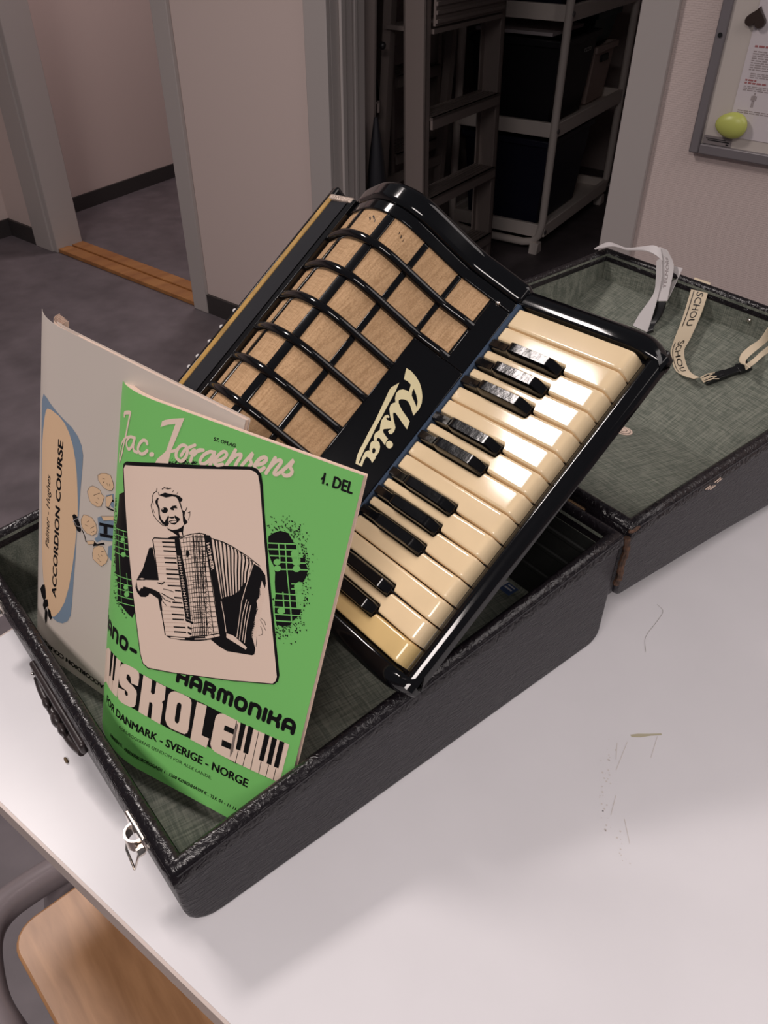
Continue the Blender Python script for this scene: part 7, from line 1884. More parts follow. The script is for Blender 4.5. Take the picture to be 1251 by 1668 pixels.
# hinge along the two halves
box('hinge_strip', (0.3870, 0.004, 0.055), (0.4000, 0.428, 0.128), M_leather, case, F=AB, bevel=0.002)
v, f = tube(curve3([AB(0.3945, 0.0005, 0.130), AB(0.3955, -0.0015, 0.115), AB(0.3940, -0.0010, 0.100), AB(0.3945, -0.0020, 0.085), AB(0.3935, -0.0005, 0.074)], 6), [0.0032 + 0.0004 * math.sin(i * 1.7) for i in range(25)], 8)
mesh('worn_hinge_edge', v, f, M_brown, case, smooth=True)
v, f = ball(AB(0.405, 0.0015, 0.1345), 0.005, 10, 8, (1.7, 0.6, 0.6))
mesh('worn_corner_patch', v, f, M_brown, case, smooth=True)
box('hinge_slat', (0.3955, 0.052, 0.1265), (0.4035, 0.088, 0.1300), M_wornwood, case, F=AB, bevel=0.001)
# small rivets in the lid lining
for q in (AB(0.725, 0.4340, 0.122), AB(0.9012, 0.187, 0.128)):
    v, f = ball(q, 0.0032, 12, 8)
    mesh('rivet', v, f, M_chrome, case, smooth=True)
lb = mesh('round_label', *disc(AB(0.674, 0.200, 0.0337), (0.143, 0, 1), 0.0125, 0.0005, 28), M_cream, case)
for rad, m_, h in ((0.0100, M_smudge, 0.0003), (0.0090, M_cream, 0.0005), (0.0055, M_smudge, 0.0007), (0.0045, M_cream, 0.0009)):
    mesh('label_ring', *disc(AB(0.674, 0.200, 0.0341) + Vector((0, 0, h)), (0.143, 0, 1), rad, 0.0002, 24), m_, lb)
box('blue_label', (0.356, 0.094, 0.0086), (0.374, 0.113, 0.0090), M_sticker, case, F=AB)
boxes('label_print', [((0.358, 0.1085, 0.0090), (0.372, 0.1115, 0.0092)), ((0.362, 0.097, 0.0090), (0.364, 0.107, 0.0092)), ((0.367, 0.097, 0.0090), (0.3685, 0.106, 0.0092))], M_white, bpy.data.objects['blue_label'], F=AB)
# torn scratches showing bare material on the lid's front edge
sc = []
rr = random.Random(5)
for k in range(5):
    x = 0.515 + 0.030 * k / 6; z = 0.1315 - 0.003 * (k % 3)
    sc.append((boxv((x, -0.0016, z), (x + rr.uniform(0.004, 0.010), -0.0008, z + 0.0004), lambda p, q, h, k=k: AB(p, q, h + (p - 0.53) * 0.12)), BOXF))
v, f = join(sc)
mesh('torn_edge_scratch', v, f, M_paper, case)
# carrying handle on the short side
hd_ = box('handle_plate', (-0.0745, 0.150, 0.050), (-0.068, 0.262, 0.063), M_handle, case, F=AB, bevel=0.003, seg=3)
v, f = tube(curve3([AB(-0.0728, 0.252, 0.050), AB(-0.0752, 0.235, 0.046), AB(-0.0758, 0.205, 0.042), AB(-0.0752, 0.175, 0.043), AB(-0.0728, 0.156, 0.048)], 6), [0.0035] * 25, 10)
mesh('handle_grip', v, f, M_handle, hd_, smooth=True)
for y, s in ((0.222, 0.9), (0.2, 1.2), (0.188, 1.0)):
    v, f = ball(AB(-0.0770, y, 0.047), 0.0045 * s, 10, 8, (0.8, 1.5, 1.3))
    mesh('handle_knob', v, f, M_handle, hd_, smooth=True)
v, f = ball(AB(-0.0755, 0.252, 0.0565), 0.0016, 8, 6)
mesh('rivet', v, f, M_chrome, hd_, smooth=True)
# two nickel latches on the short side
for yc in (0.055, 0.352):
    lt = box('latch', (-0.0722, yc - 0.0145, 0.058), (-0.0685, yc + 0.0145, 0.0735), M_chrome, case, F=AB, bevel=0.0012)
    pl = []
    n = 9
    outp, inp = [], []
    for k in range(n):
        a = math.pi * k / (n - 1)
        outp.append((yc + 0.0085 * math.cos(a), -0.0722 - 0.0080 * math.sin(a)))
        inp.append((yc + 0.0068 * math.cos(a), -0.0722 - 0.0063 * math.sin(a)))
    poly = outp + inp[::-1]
    v, f = [], []
    for z in (0.054, 0.066):
        v += [AB(x, y, z) for y, x in poly]
    m = len(poly)
    for k in range(n - 1):
        f += [(k, k + 1, m + k + 1, m + k), (m - 1 - k, m - 2 - k, 2 * m - 2 - k, 2 * m - 1 - k), (k, k + 1, m - 2 - k, m - 1 - k), (m + k, m + k + 1, 2 * m - 2 - k, 2 * m - 1 - k)]
    mesh('bail', v, f, M_chrome, lt, smooth=True)
    v, f = disc(AB(-0.0722, yc - 0.012, 0.060), (-1, 0, 0), 0.004, 0.005, 12)
    mesh('pivot', v, f, M_chrome, lt)
    v, f = tube([AB(-0.0765, yc + 0.008, 0.054), AB(-0.0805, yc + 0.004, 0.046), AB(-0.0815, yc - 0.008, 0.036), AB(-0.0795, yc - 0.011, 0.047), AB(-0.0765, yc - 0.0125, 0.058)], 0.0009, 8)
    mesh('wire_hook', v, f, M_chrome, lt, smooth=True)

# ------------------------------------------------------------------ accordion
PIT = 0.02
AO = Vector((0.3751711340, 0.1395857550, 0.3069591164 + TZ))
AU = Vector((-0.8073455446, -0.0275954497, -0.5894333404))
AV = Vector((-0.0208903673, -0.9969430360, 0.0752872857))
AW = Vector((-0.5897090505, 0.0730963336, 0.8043010393))


def AC(u, v, w):
    return AO + (AU * u + AV * v + AW * w) * PIT


acc = root('accordion', AC(8, -4, -5), 'black piano accordion with ivory keys leaning in the open case', 'accordion')
PR0 = [(-.3, .05), (-1.0, .60), (-1.7, 1.15), (-2.3, 1.64), (-2.75, 2.25), (-3.6, 3.65), (-4.05, 4.3), (-4.6, 4.72), (-5.3, 4.92), (-6.0, 4.93), (-6.7, 4.78), (-7.4, 4.5), (-8.6, 3.95), (-9.1, 3.65)]
PL = [0.0]
for i in range(1, len(PR0)):
    PL.append(PL[-1] + math.hypot(PR0[i][0] - PR0[i - 1][0], PR0[i][1] - PR0[i - 1][1]))
_e = [(2 * PR0[0][0] - PR0[1][0], 2 * PR0[0][1] - PR0[1][1])] + PR0 + [(2 * PR0[-1][0] - PR0[-2][0], 2 * PR0[-1][1] - PR0[-2][1])]


def prf(s):
    i = 0
    while i < len(PR0) - 2 and s > PL[i + 1]:
        i += 1
    t = (s - PL[i]) / (PL[i + 1] - PL[i])
    if t > 1 or t < 0:
        a, b = PR0[i], PR0[i + 1]
        return (a[0] + (b[0] - a[0]) * t, a[1] + (b[1] - a[1]) * t)
    o = []
    for c in (0, 1):
        p0, p1, p2, p3 = (_e[i + k][c] for k in range(4))
        o.append(0.5 * (2 * p1 + (p2 - p0) * t + (2 * p0 - 5 * p1 + 4 * p2 - p3) * t * t + (3 * p1 - p0 - 3 * p2 + p3) * t ** 3))
    return tuple(o)


def PS(s, off=0.0):
    v, w = prf(s)
    a, b = prf(max(0, s - .08)), prf(s + .08)
    dv, dw = b[0] - a[0], b[1] - a[1]
    l = math.hypot(dv, dw)
    return (v + dw / l * off, w - dv / l * off)


def AS(u, s, off=0.0):
    v, w = PS(s, off)
    return AC(u, v, w)


SMAX = 11.15
ss = [SMAX * k / 60 for k in range(61)]
# treble body under the grille
poly = [PS(s, -0.16) for s in ss] + [(-9.0, -6.6), (-0.9, -6.6), (-0.55, -1.5), (-0.35, -0.2)]
v, f = prism(poly, -0.4, 15.5, lambda p, q, h: AC(h, p, q))
mesh('treble_body', v, f, M_gloss2, acc, smooth=True, angle=35)
# speaker cloth
us = [0.35, 15.1]
v = [AS(u, s, -0.07) for u in us for s in ss[6:]]
n = len(ss[6:])
v += [AS(u, s, -0.13) for u in us for s in ss[6:]]
f = [(i, i + 1, n + i + 1, n + i) for i in range(n - 1)] + [(2 * n + i, 2 * n + i + 1, 3 * n + i + 1, 3 * n + i) for i in range(n - 1)]
cl = mesh('grille_cloth', v, f, M_cloth, acc, smooth=True, angle=80)
tears = []
for (u, s, du, ds) in ((0.85, 7.45, .05, .26), (0.95, 7.65, .05, .22), (1.0, 7.3, .03, .10), (1.0, 5.75, .035, .08), (1.06, 5.58, .03, .05), (0.93, 5.92, .03, .05)):
    tears.append(([AS(u, s, -0.06), AS(u + du, s + .03, -0.06), AS(u + du * .8 - .12, s + ds, -0.06), AS(u - .15, s + ds * .9, -0.06)], [(0, 1, 2, 3)]))
v, f = join(tears)
mesh('cloth_tear', v, f, M_ink, cl)


def patch(name, u0, u1, s0, s1, off, m, th=0.22, parent=acc, bev=0.0012):
    k = max(2, int((s1 - s0) / 0.2))
    q = [s0 + (s1 - s0) * i / k for i in range(k + 1)]
    v = []
    for s in q:
        v += [AS(u0, s, off), AS(u1, s, off), AS(u1, s, off - th), AS(u0, s, off - th)]
    f = []
    for i in range(k):
        a, b = 4 * i, 4 * i + 4
        for j in range(4):
            f.append((a + j, a + (j + 1) % 4, b + (j + 1) % 4, b + j))
    f += [(3, 2, 1, 0), (4 * k, 4 * k + 1, 4 * k + 2, 4 * k + 3)]
    return mesh(name, v, f, m, parent, bevel=bev, seg=3)


patch('grille_frame', -0.06, 0.46, 0.0, SMAX, 0.05, M_gloss)
patch('grille_frame', 14.75, 15.25, 0.0, SMAX, 0.05, M_gloss)
patch('fascia_panel', 0.46, 3.80, 0.0, 1.02, 0.05, M_gloss)
patch('fascia_panel', 11.25, 14.75, 0.0, 1.02, 0.05, M_gloss)
lp_ = patch('name_panel', 3.80, 11.25, 0.0, 2.70, 0.07, M_gloss)
for s, w in ((2.80, .30), (4.70, .30), (6.75, .46), (9.15, .30)):
    if s < 3.2:
        patch('cross_strip', 0.46, 3.80, s - w / 2, s + w / 2, 0.02, M_gloss, 0.15)
        patch('cross_strip', 11.25, 14.75, s - w / 2, s + w / 2, 0.02, M_gloss, 0.15)
    else:
        patch('cross_strip', 0.46, 14.75, s - w / 2, s + w / 2, 0.02, M_gloss, 0.15)
for u, s0 in ((1.90, .95), (3.65, .95), (5.42, 2.66), (7.25, 2.66), (9.0, 2.66), (10.72, 2.66), (12.5, .95), (14.2, .95)):
    cs = [(-.20, -.12), (-.19, .10), (-.13, .20), (0, .24), (.13, .20), (.19, .10), (.20, -.12)]
    q = [s0 + (SMAX + 0.05 - s0) * i / 48 for i in range(49)]
    v = []
    for i, s in enumerate(q):
        e = 1.0 if i < 46 else 1 - (i - 45) * 0.18
        v += [AS(u + du * e, s, o if o < 0 else o * (1.0 if i > 2 else 0.45 + 0.27 * i) * (e if i > 45 else 1)) for du, o in cs]
    k = len(cs)
    f = []
    for i in range(48):
        for j in range(k - 1):
            f.append((i * k + j, i * k + j + 1, (i + 1) * k + j + 1, (i + 1) * k + j))
    f += [tuple(range(k)), tuple(range(48 * k, 49 * k))]
    mesh('grille_bar', v, f, M_gloss, acc, smooth=True, angle=60)
# name in relief on the panel
for key in ('under', 'A', 'dot'):
    bm = bmesh.new()
    vs = [bm.verts.new((u, s, 0)) for u, s in LOGO[key]]
    for tri in tessellate_polygon([[Vector((u, s, 0)) for u, s in LOGO[key]]]):
        bm.faces.new([vs[i] for i in tri])
    holes = {'A': ['hole'], 'under': ['hole2']}.get(key, [])
    for ax, lo_, hi_ in ((0, 5, 10), (1, 0.3, 2.3)):
        c = lo_
        while c < hi_:
            co = Vector((0, 0, 0)); co[ax] = c
            no = Vector((0, 0, 0)); no[ax] = 1
            bmesh.ops.bisect_plane(bm, geom=bm.verts[:] + bm.edges[:] + bm.faces[:], plane_co=co, plane_no=no)
            c += 0.15
    ret = bmesh.ops.extrude_face_region(bm, geom=bm.faces[:])
    for q in ret['geom']:
        if isinstance(q, bmesh.types.BMVert):
            q.co.z = 1
    bm.verts.index_update()
    v = [AS(q.co.x, q.co.y, 0.06 + 0.055 * q.co.z) for q in bm.verts]
    f = [tuple(x.index for x in p.verts) for p in bm.faces]
    bm.free()
    lg = mesh('name_letters' if key != 'dot' else 'name_letter_dot', v, f, M_logo, lp_)
    for h in holes:
        v = [AS(u, s, 0.1165) for u, s in LOGO[h]]
        mesh('letter_counter', v, [tuple(range(len(v)))], M_gloss, lg)
# felt strip between panel and keys
box('felt_strip', (-0.1, -0.36, -0.3), (15.1, -0.10, 0.09), M_felt, acc, F=AC, bevel=0.0006)
# moulded end caps of the body
capo = [PS(s, 0.12) for s in ss] + [(-9.15, -6.7), (-0.9, -6.7), (-0.55, -1.4), (-0.3, -0.6)]
for u0, u1 in ((-1.12, -0.07), (15.26, 16.1)):
    v, f = prism(capo, u0, u1, lambda p, q, h: AC(h, p, q))
    o = mesh('end_cap', v, f, M_gloss, acc, bevel=0.0085, seg=5)
    o.modifiers['bevel'].angle_limit = math.radians(60)
# keyboard bed and surround
box('keyboard_bed', (-0.9, -0.5, -1.55), (15.7, 6.7, -0.80), M_gloss2, acc, F=AC, bevel=0.002)


def end_block(ui, uo):
    sg = 1 if uo > ui else -1
    rows = []
    for p, h, e in ((-0.75, .07, 0), (0.0, .07, 0), (2.5, .06, 0), (4.6, .05, 0), (5.4, .02, 0), (5.8, -.04, .01), (6.1, -.13, .05), (6.35, -.24, .13), (6.6, -.36, .26), (6.78, -.46, .40), (6.9, -.58, .54), (6.97, -.74, .66)):
        o = uo - sg * e
        rows.append([(ui, -1.12), (ui, h - .06), (ui + sg * .05, h - .015), (ui + sg * .14, h), (o - sg * .52, h + .015), (o - sg * .36, h - .02), (o - sg * .22, h - .10), (o - sg * .10, h - .22), (o - sg * .02, h - .38), (o, h - .55 if h > -.3 else min(h - .2, -.85)), (o - sg * .04, -1.12)])
        rows[-1] = [AC(u, p, w) for u, w in rows[-1]]
    n = len(rows[0])
    v = [q for rw in rows for q in rw]
    f = []
    for i in range(len(rows) - 1):
        for j in range(n):
            f.append((i * n + j, i * n + (j + 1) % n, (i + 1) * n + (j + 1) % n, (i + 1) * n + j))
    f += [tuple(range(n)), tuple(range(n * (len(rows) - 1), n * len(rows)))]
    return mesh('keyboard_end_block', v, f, M_gloss, acc, smooth=True, angle=50)


end_block(-0.10, -1.06)
end_block(15.10, 15.95)
rp_ = [(6.13, -1.08), (6.13, -0.82), (6.17, -0.70), (6.25, -0.58), (6.36, -0.48), (6.46, -0.435), (6.55, -0.425), (6.64, -0.44), (6.75, -0.49), (6.85, -0.565), (6.92, -0.66), (6.955, -0.78), (6.95, -1.08)]
v, f = prism(rp_, -0.50, 15.50, lambda p, q, h: AC(h, p, q))
mesh('keyboard_rail', v, f, M_gloss, acc, smooth=True, angle=50)
# keys
BLK = {2: 1, 3: 1, 4: 1, 6: 1, 7: 1, 9: 1, 10: 1, 11: 1, 13: 1, 14: 1}
for k in range(15):
    ul, uh = k + 0.025, k + 0.975
    cut_l, cut_h = BLK.get(k, 0), BLK.get(k + 1, 0)
    out = [(ul + (0.27 if cut_l else 0), -0.08)]
    if cut_l:
        out += [(ul + 0.27, 3.72), (ul + 0.22, 3.80), (ul, 3.84)]
    fr = []
    for i in range(5):
        fr.append(i)
    # side profile in (v, w) of the rounded key front
    pv = [(5.55, 0), (5.70, 0), (5.83, -0.012), (5.93, -0.06), (6.00, -0.15), (6.045, -0.28), (6.06, -0.45), (6.07, -0.72)]
    v, f = [], []
    # top outline as rows: list of (v, u_low, u_high, w)
    rows = [(-0.08, ul + (0.28 if cut_l else 0), uh - (0.28 if cut_h else 0), 0.0), (3.72, ul + (0.28 if cut_l else 0), uh - (0.28 if cut_h else 0), 0.0)]
    rows += [(3.80, ul + (0.22 if cut_l else 0), uh - (0.22 if cut_h else 0), 0.0), (3.86, ul + (0.02 if cut_l else 0), uh - (0.02 if cut_h else 0), 0.0)]
    rows += [(p, ul + (0.0 if p < 6.0 else 0.02), uh - (0.0 if p < 6.0 else 0.02), q) for p, q in pv]
    for p, a, b, w in rows:
        e = 0.085
        v += [AC(a, p, w - 0.9 if w > -0.1 else -0.95), AC(a, p, w - e), AC(a + 0.03, p, w - 0.028), AC(a + e, p, w), AC(a + e + 0.05, p, w), AC(b - e - 0.05, p, w), AC(b - e, p, w), AC(b - 0.03, p, w - 0.028), AC(b, p, w - e), AC(b, p, w - 0.9 if w > -0.1 else -0.95)]
    for i in range(len(rows) - 1):
        for j in range(9):
            f.append((10 * i + j, 10 * i + j + 1, 10 * i + 11 + j, 10 * i + 10 + j))
    f += [tuple(range(10)), tuple(range(10 * len(rows) - 10, 10 * len(rows)))]
    mesh('white_key', v, f, M_ivory if k < 14 else M_ivory2, acc, smooth=True, angle=35)
for k in BLK:
    # (v, half width at base, half width at top, height)
    rows = [(-0.08, .225, .19, .20), (0.85, .225, .19, .22), (1.0, .235, .20, .30), (1.12, .26, .215, .46), (1.22, .265, .215, .54), (1.4, .27, .215, .56), (1.5, .27, .215, .56), (3.22, .27, .215, .56), (3.30, .27, .215, .56), (3.42, .27, .21, .545), (3.50, .27, .205, .49), (3.80, .27, .20, .10)]
    v, f = [], []
    for p, hb, ht, h in rows:
        v += [AC(k - hb, p, -0.75), AC(k - hb, p, -0.02), AC(k - ht - 0.01, p, h - 0.06), AC(k - ht + 0.03, p, h), AC(k + ht - 0.03, p, h), AC(k + ht + 0.01, p, h - 0.06), AC(k + hb, p, -0.02), AC(k + hb, p, -0.75)]
    for i in range(len(rows) - 1):
        for j in range(7):
            f.append((8 * i + j, 8 * i + j + 1, 8 * i + 9 + j, 8 * i + 8 + j))
    f += [tuple(range(8)), tuple(range(8 * len(rows) - 8, 8 * len(rows)))]
    mesh('black_key', v, f, M_bkey, acc, smooth=True, angle=35)
# screws
for u, s in ((0.42, 0.72), (14.9, 0.72)):
    v, f = ball(AS(u, s, 0.07), 0.0021, 12, 8)
    mesh('screw', v, f, M_chrome, acc, smooth=True)
# bellows, closed, and the bass side behind them
fold = []
v, f = [], []
nf = 19
for i in range(nf):
    vv = -9.42 - (10.92 - 9.42) * i / (nf - 1)
    top = 3.97 - 0.22 * i / (nf - 1)
    e = 0.0 if i % 2 == 0 else 0.20
    v += [AC(-0.28 + e, vv, top - e), AC(15.3 - e, vv, top - e), AC(15.3 - e, vv, -6.3 + e), AC(-0.28 + e, vv, -6.3 + e)]
fm = []
for i in range(nf - 1):
    for j in range(4):
        f.append((4 * i + j, 4 * i + (j + 1) % 4, 4 * i + 4 + (j + 1) % 4, 4 * i + 4 + j)); fm.append(i % 2)
bl = mesh('bellows', v, f, [M_bellow, M_bellowedge], acc, fmats=fm)
for va, vb, m_, nm in ((-9.02, -9.40, M_gloss2, 'bellows_frame'), (-10.94, -11.28, M_gold, 'gold_tape'), (-11.28, -11.42, M_gloss2, 'bellows_frame')):
    ta = 3.78 + 0.2 * (vb + 11.4) / 2.4
    box(nm, (-0.30, vb, -6.35), (15.35, va, ta), m_, acc, F=AC, bevel=0.0008)
for va, vb, w0, h in ((-9.2, -11.3, 3.45, 0.60), ):
    v, f = join([(boxv((-0.36, vb, 2.4), (-0.02, va, 3.99), lambda p, q, hh: AC(p, q, hh - 0.10 * (-(q + 9.2)))), BOXF)])
    mesh('bellows_corner', v, f, M_corner, acc, bevel=0.0015)
bp_ = [(-11.42, 3.62), (-11.85, 3.52), (-12.3, 3.05), (-12.75, 2.2), (-13.1, 1.2), (-13.35, 0), (-13.35, -6.6), (-11.42, -6.6)]
v, f = prism(bp_, -0.95, 15.9, lambda p, q, h: AC(h, p, q))
mesh('bass_body', v, f, M_gloss2, acc, bevel=0.003, seg=3)
for u in (7.0, 8.04, 8.98, 9.92, 10.6):
    v, f = ball(AC(u, -12.2, 3.26), 0.0026, 10, 8)
    mesh('bass_button', v, f, M_white, acc, smooth=True)

# ------------------------------------------------------------------ the two music books
def book_frame(x, R):
    P0 = Vector(x[0:3]); E1, E2, E3 = (Vector((R[0][c], R[1][c], R[2][c])) for c in range(3))
    Wd, Ht = x[6], x[9]

    def S(s, t, off=0.0, tight=1.0):
        tn = t / Ht
        c = x[7] * (1 - tn) + x[10] * tn
        r = (x[8] * (1 - tn) + x[11] * tn) * tight
        if s >= c:
            X, Y, nx, ny = s, 0.0, 0.0, 1.0
        else:
            th = (c - s) / r
            X, Y = c - r * math.sin(th), r * (1 - math.cos(th))
            nx, ny = math.sin(th), math.cos(th)
        # off > 0 lies behind the cover face
        X += nx * off; Y += ny * off
        q = P0 + E1 * X + E2 * Y + E3 * t
        return Vector((q.x, q.y, q.z + TZ))
    return S, Wd, Ht


def sheet(name, S, W_, H_, o0, o1, m, parent, s0=0.0, t0=0.0, t1=None, tight=1.0, ns=60, nt=12, s1=None):
    t1 = H_ if t1 is None else t1
    s1 = W_ if s1 is None else s1
    v = []
    for o in (o0, o1):
        for j in range(nt + 1):
            for i in range(ns + 1):
                v.append(S(s0 + (s1 - s0) * i / ns, t0 + (t1 - t0) * j / nt, o, tight))
    N = (ns + 1) * (nt + 1)
    ix = lambda k, j, i: k * N + j * (ns + 1) + i
    f = []
    for k in (0, 1):
        for j in range(nt):
            for i in range(ns):
                f.append((ix(k, j, i), ix(k, j, i + 1), ix(k, j + 1, i + 1), ix(k, j + 1, i)))
    for i in range(ns):
        f += [(ix(0, 0, i), ix(0, 0, i + 1), ix(1, 0, i + 1), ix(1, 0, i)), (ix(0, nt, i), ix(0, nt, i + 1), ix(1, nt, i + 1), ix(1, nt, i))]
    for j in range(nt):
        f += [(ix(0, j, 0), ix(0, j + 1, 0), ix(1, j + 1, 0), ix(1, j, 0)), (ix(0, j, ns), ix(0, j + 1, ns), ix(1, j + 1, ns), ix(1, j, ns))]
    return mesh(name, v, f, m, parent, smooth=True, angle=50)


def art(entries, S, parent, mats, pxscale):
    groups = {}
    for i, e in enumerate(entries):
        key = e[-1]
        if key == 'lettering':
            key = (key, i)
        elif key == 'music_staff_print':
            q = (e[3] if e[0] == 'p' else e[5])[0]
            key = (key, 'top' if q[1] > 2600 else q[0] > 1000)
        elif key == 'block_lettering':
            key = (key, e[5][0][0] > 1000)
        groups.setdefault(key, []).append(e)
    for g, lst in groups.items():
        names, VV, FF, MM = [], [], [], []

        cnt = [0]

        def add(vs2, fs, m, z, run=False):
            """flat pieces in cover coordinates -> cut finely and laid onto the curved cover"""
            bm = bmesh.new()
            cnt[0] += 1
            bv = [bm.verts.new((p[0], p[1], (i * 4e-7 if run else 0))) for i, p in enumerate(vs2)]
            for q in fs:
                tris = [q] if len(q) == 3 else [[q[i] for i in tr] for tr in tessellate_polygon([[Vector((vs2[i][0], vs2[i][1], 0)) for i in q]])]
                for tr in tris:
                    try:
                        bm.faces.new([bv[i] for i in tr])
                    except ValueError:
                        pass
            xs = [p[0] for p in vs2]; ys = [p[1] for p in vs2]
            c = 0.003
            while c < 0.099:
                if min(xs) < c < max(xs):
                    bmesh.ops.bisect_plane(bm, geom=bm.verts[:] + bm.edges[:] + bm.faces[:], plane_co=(c, 0, 0), plane_no=(1, 0, 0))
                c += 0.003
            c = 0.03
            while c < 0.3 and min(xs) < 0.099:
                if min(ys) < c < max(ys):
                    bmesh.ops.bisect_plane(bm, geom=bm.verts[:] + bm.edges[:] + bm.faces[:], plane_co=(0, c, 0), plane_no=(0, 1, 0))
                c += 0.03
            bm.verts.index_update()
            n = len(VV)
            VV.extend(S(q.co.x, q.co.y, -0.00012 - 0.00006 * z - q.co.z - 2e-6 * (cnt[0] % 23)) for q in bm.verts)
            if m not in names:
                names.append(m)
            for q in bm.faces:
                FF.append(tuple(n + x.index for x in q.verts)); MM.append(names.index(m))
            bm.free()
        for e in lst:
            if e[0] == 'p':
                add([(a * 1e-4, b * 1e-4) for a, b in e[3]], [tuple(range(len(e[3])))], e[1], e[2])
            elif e[0] == 'l':
                pts = [Vector((a * 1e-4, b * 1e-4)) for a, b in e[5]]
                if e[4] and len(pts) > 2:
                    pts = curve3(pts, 5)
                w = e[3] * pxscale * 0.5
                vs2, fs = [], []
                m = len(pts)
                for i in range(m):
                    t = (pts[min(i + 1, m - 1)] - pts[max(i - 1, 0)])
                    t = t.normalized() if t.length > 1e-9 else Vector((1, 0))
                    nn = Vector((-t.y, t.x)) * w
                    vs2 += [pts[i] + nn, pts[i] - nn]
                for i in range(m - 1):
                    fs.append((2 * i, 2 * i + 1, 2 * i + 3, 2 * i + 2))
                add(vs2, fs, e[1], e[2], True)
                if e[4]:
                    for p in (pts[0], pts[-1]):
                        add([(p.x + w * math.cos(a), p.y + w * math.sin(a)) for a in (0, .8, 1.6, 2.4, 3.1, 3.9, 4.7, 5.5)], [tuple(range(8))], e[1], e[2])
            else:
                tv, tf, tw = text_mesh(e[3])
                (a0, b0), (a1, b1), (a2, b2) = e[4]
                bx, by = (a1 - a0) * 1e-4 / tw, (b1 - b0) * 1e-4 / tw
                cx, cy = (a2 - a0) * 1e-4, (b2 - b0) * 1e-4
                sh = e[6] * math.hypot(cx, cy) / math.hypot(bx, by)
                bo = e[5]
                for ox, oy in ([(0, 0), (-bo, 0), (bo, 0), (0, bo * .6), (0, -bo * .6), (bo * .7, bo * .45), (-bo * .7, -bo * .45)] if bo else [(0, 0)]):
                    add([(a0 * 1e-4 + (x + ox + sh * y) * bx + (y + oy) * cx, b0 * 1e-4 + (x + ox + sh * y) * by + (y + oy) * cy) for x, y in tv], tf, e[1], e[2])
        mesh(g if isinstance(g, str) else g[0], VV, FF, [mats[k] for k in names], parent, fmats=MM)


INK = dict(cream=M_cream, ink=M_ink, green=M_green, line=M_line, smudge=M_smudge, blue=M_blue, tan=M_tan, grey=M_pgrey)
gx = [-0.08025, 0.21623, 0.0313, 0, 0, 0, 0.2271, 0.09684, 0.08949, 0.30156, 0.06253, 0.07363]
gR = [[0.41053, 0.82997, 0.37765], [-0.90994, 0.39962, 0.11093], [-0.05885, -0.38918, 0.91928]]
S1, W1, H1 = book_frame(gx, gR)
gb = root('music_book', AB(-0.02, 0.11, 0.012), 'green accordion school book with a woman playing, standing foremost in the case', 'book', 'music books standing in the case')
fc = sheet('front_cover', S1, W1, H1, 0.0, 0.0004, M_green, gb)
sheet('page_block', S1, W1 - 0.0008, H1 - 0.0008, 0.0005, 0.0062, M_paper, gb, s0=0.0015)
sheet('back_cover', S1, W1, H1, 0.0063, 0.0067, M_cream, gb)
art(ART['green'], S1, fc, INK, 0.00055)

bx_ = [-0.07519, 0.35435, 0.03757, 0, 0, 0, 0.22911, 0.07852, 0.07142, 0.30769, 0.04762, 0.06768]
bR = [[0.31178, 0.8928, 0.32513], [-0.94368, 0.33084, -0.00355], [-0.11074, -0.30572, 0.94566]]
S2, W2, H2 = book_frame(bx_, bR)
bb = root('music_book', AB(-0.03, 0.24, 0.012), 'pale grey-blue accordion course book with tan oval title, behind the green book', 'book', 'music books standing in the case')
fc2 = sheet('front_cover', S2, W2, H2, 0.0, 0.0004, M_bcover, bb)
sheet('page_block', S2, W2 - 0.0008, H2 - 0.0008, 0.0006, 0.0050, M_paper, bb, s0=0.06)
for k in range(7):
    sheet('loose_page', S2, W2, H2 - 0.0005 * k, 0.0010 + 0.0006 * k, 0.00116 + 0.0006 * k, M_paper, bb, s0=0.006 + 0.0006 * k, s1=0.11, tight=0.50 - 0.018 * k, ns=40)
sheet('back_cover', S2, W2, H2, 0.0054, 0.0058, M_bcover, bb, s0=0.03)
art(ART['blue'], S2, fc2, INK, 0.00056)

# ------------------------------------------------------------------ lanyards hung over the lid
def strip(name, key, m, parent, up=4, th=0.0011):
    Lq = curve3([AB(*q) for q in STR[key][0]], up); Rq = curve3([AB(*q) for q in STR[key][1]], up)
    v, f = ribbon(Lq, Rq, th)
    return mesh(name, v, f, m, parent, smooth=True, angle=50), Lq, Rq


def strap_text(s, Lq, Rq, a0, a1, b0, b1, m, parent, bold=0.0, flip=False, off=0.0012, line=None):
    """lettering running along a band: a = distance along (0..1), b = across (0 left edge .. 1 right edge)"""
    tv, tf, tw = text_mesh(s)
    n = len(Lq) - 1

    def at(a, b):
        q = max(0, min(n - 1e-6, a * n)); i = int(q); t = q - i
        l = Lq[i].lerp(Lq[i + 1], t); r_ = Rq[i].lerp(Rq[i + 1], t)
        tt = (Lq[i + 1] + Rq[i + 1] - Lq[i] - Rq[i])
        nn = tt.cross(r_ - l).normalized()
        c = Vector((-0.129948, -0.291729, 0.6 + TZ)) * 0 + Vector((-1, -0.3, 0.7))
        if nn.dot(c) < 0:
            nn = -nn
        return l.lerp(r_, b) + nn * off
    v = [at(a0 + (a1 - a0) * x / tw, b0 + (b1 - b0) * y) for x, y in tv]
    mesh('lettering', v, tf, m, parent)
    if line:
        v = [at(a0 + (a1 - a0) * t / 12, line) for t in range(13)] + [at(a0 + (a1 - a0) * t / 12, line + 0.045) for t in range(13)]
        mesh('underline', v, [(i, i + 1, 14 + i, 13 + i) for i in range(12)], m, parent)


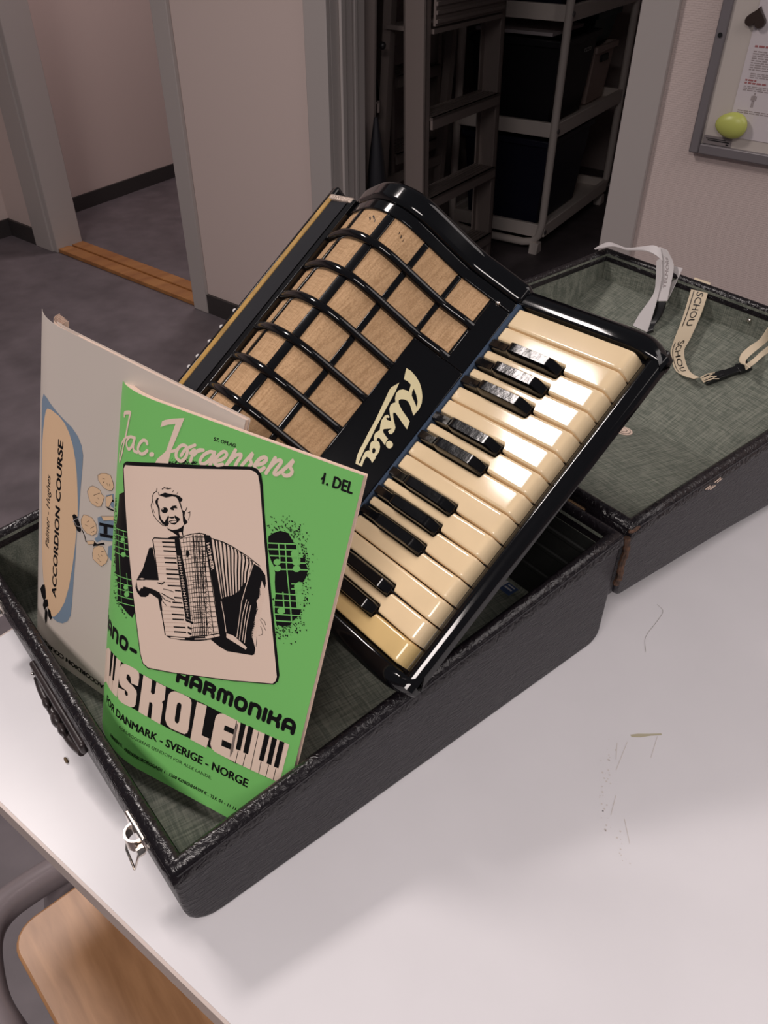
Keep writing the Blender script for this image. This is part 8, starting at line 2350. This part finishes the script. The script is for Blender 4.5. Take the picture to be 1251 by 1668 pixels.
ly = root('lanyard', AB(0.86, 0.24, 0.10), 'cream lanyard with black lettering and clip hanging over the far rim of the lid', 'lanyard')
o, Lq, Rq = strip('strap', 'schou', M_strapc, ly)
strap_text('SCHOU', Lq, Rq, 0.085, 0.335, 0.40, 0.78, M_ink, o, 0.0, line=0.18)
strap_text('SCHOU', Lq, Rq, 0.435, 0.78, 0.36, 0.76, M_ink, o, 0.0, line=0.14)
strip('strap_loop', 'loop1', M_strapc, ly)
strip('strap_loop', 'loop2', M_strapc, ly)
ba, bb_ = AB(*STR['buckle'][0]), AB(*STR['buckle'][1])
dv = (bb_ - ba); ln_ = dv.length; dv.normalize()
nz = Vector((-0.393, 0, 0.919)); sd = nz.cross(dv).normalized()


def BK_(x, y, z):
    return ba + dv * x + sd * y + nz * z


boxes('clip_buckle', [((-0.002, -0.0065, -0.003), (ln_ * 0.45, 0.0065, 0.003)), ((ln_ * 0.42, -0.0055, -0.0035), (ln_ * 0.75, 0.0055, 0.0025)), ((ln_ * 0.72, -0.0075, -0.003), (ln_ * 1.0, 0.0075, 0.003)), ((ln_ * 0.15, -0.003, 0.003), (ln_ * 0.4, 0.003, 0.0042))], M_plastic, ly, F=BK_, bevel=0.001)
fr_ = []
rr = random.Random(2)
for k in range(7):
    y = -0.006 + 0.002 * k
    fr_.append(tube([BK_(-0.006, y * 0.8, 0.004), BK_(0.004, y + rr.uniform(-.002, .002), 0.005), BK_(0.008 + rr.uniform(0, 0.006), y + rr.uniform(-.003, .003), 0.0045)], 0.0006, 5))
v, f = join(fr_)
mesh('frayed_end', v, f, M_strapc, ly)

lw = root('lanyard', AB(0.87, 0.35, 0.10), 'white lanyard with grey lettering draped over the back corner of the lid', 'lanyard')
strip('strap', 'w1', M_strapw, lw)
o, Lq, Rq = strip('strap_face', 'w2', M_strapw, lw)
strap_text('TELMORE', Lq, Rq, 0.72, 0.16, 0.62, 0.36, M_gtxt, o, 0.0)
strip('strap_tail', 'w3', M_strapw, lw)
strip('strap_fold', 'w4', M_strapw, lw)
strip('clip_loop', 'clip', M_plastic, lw, th=0.003)
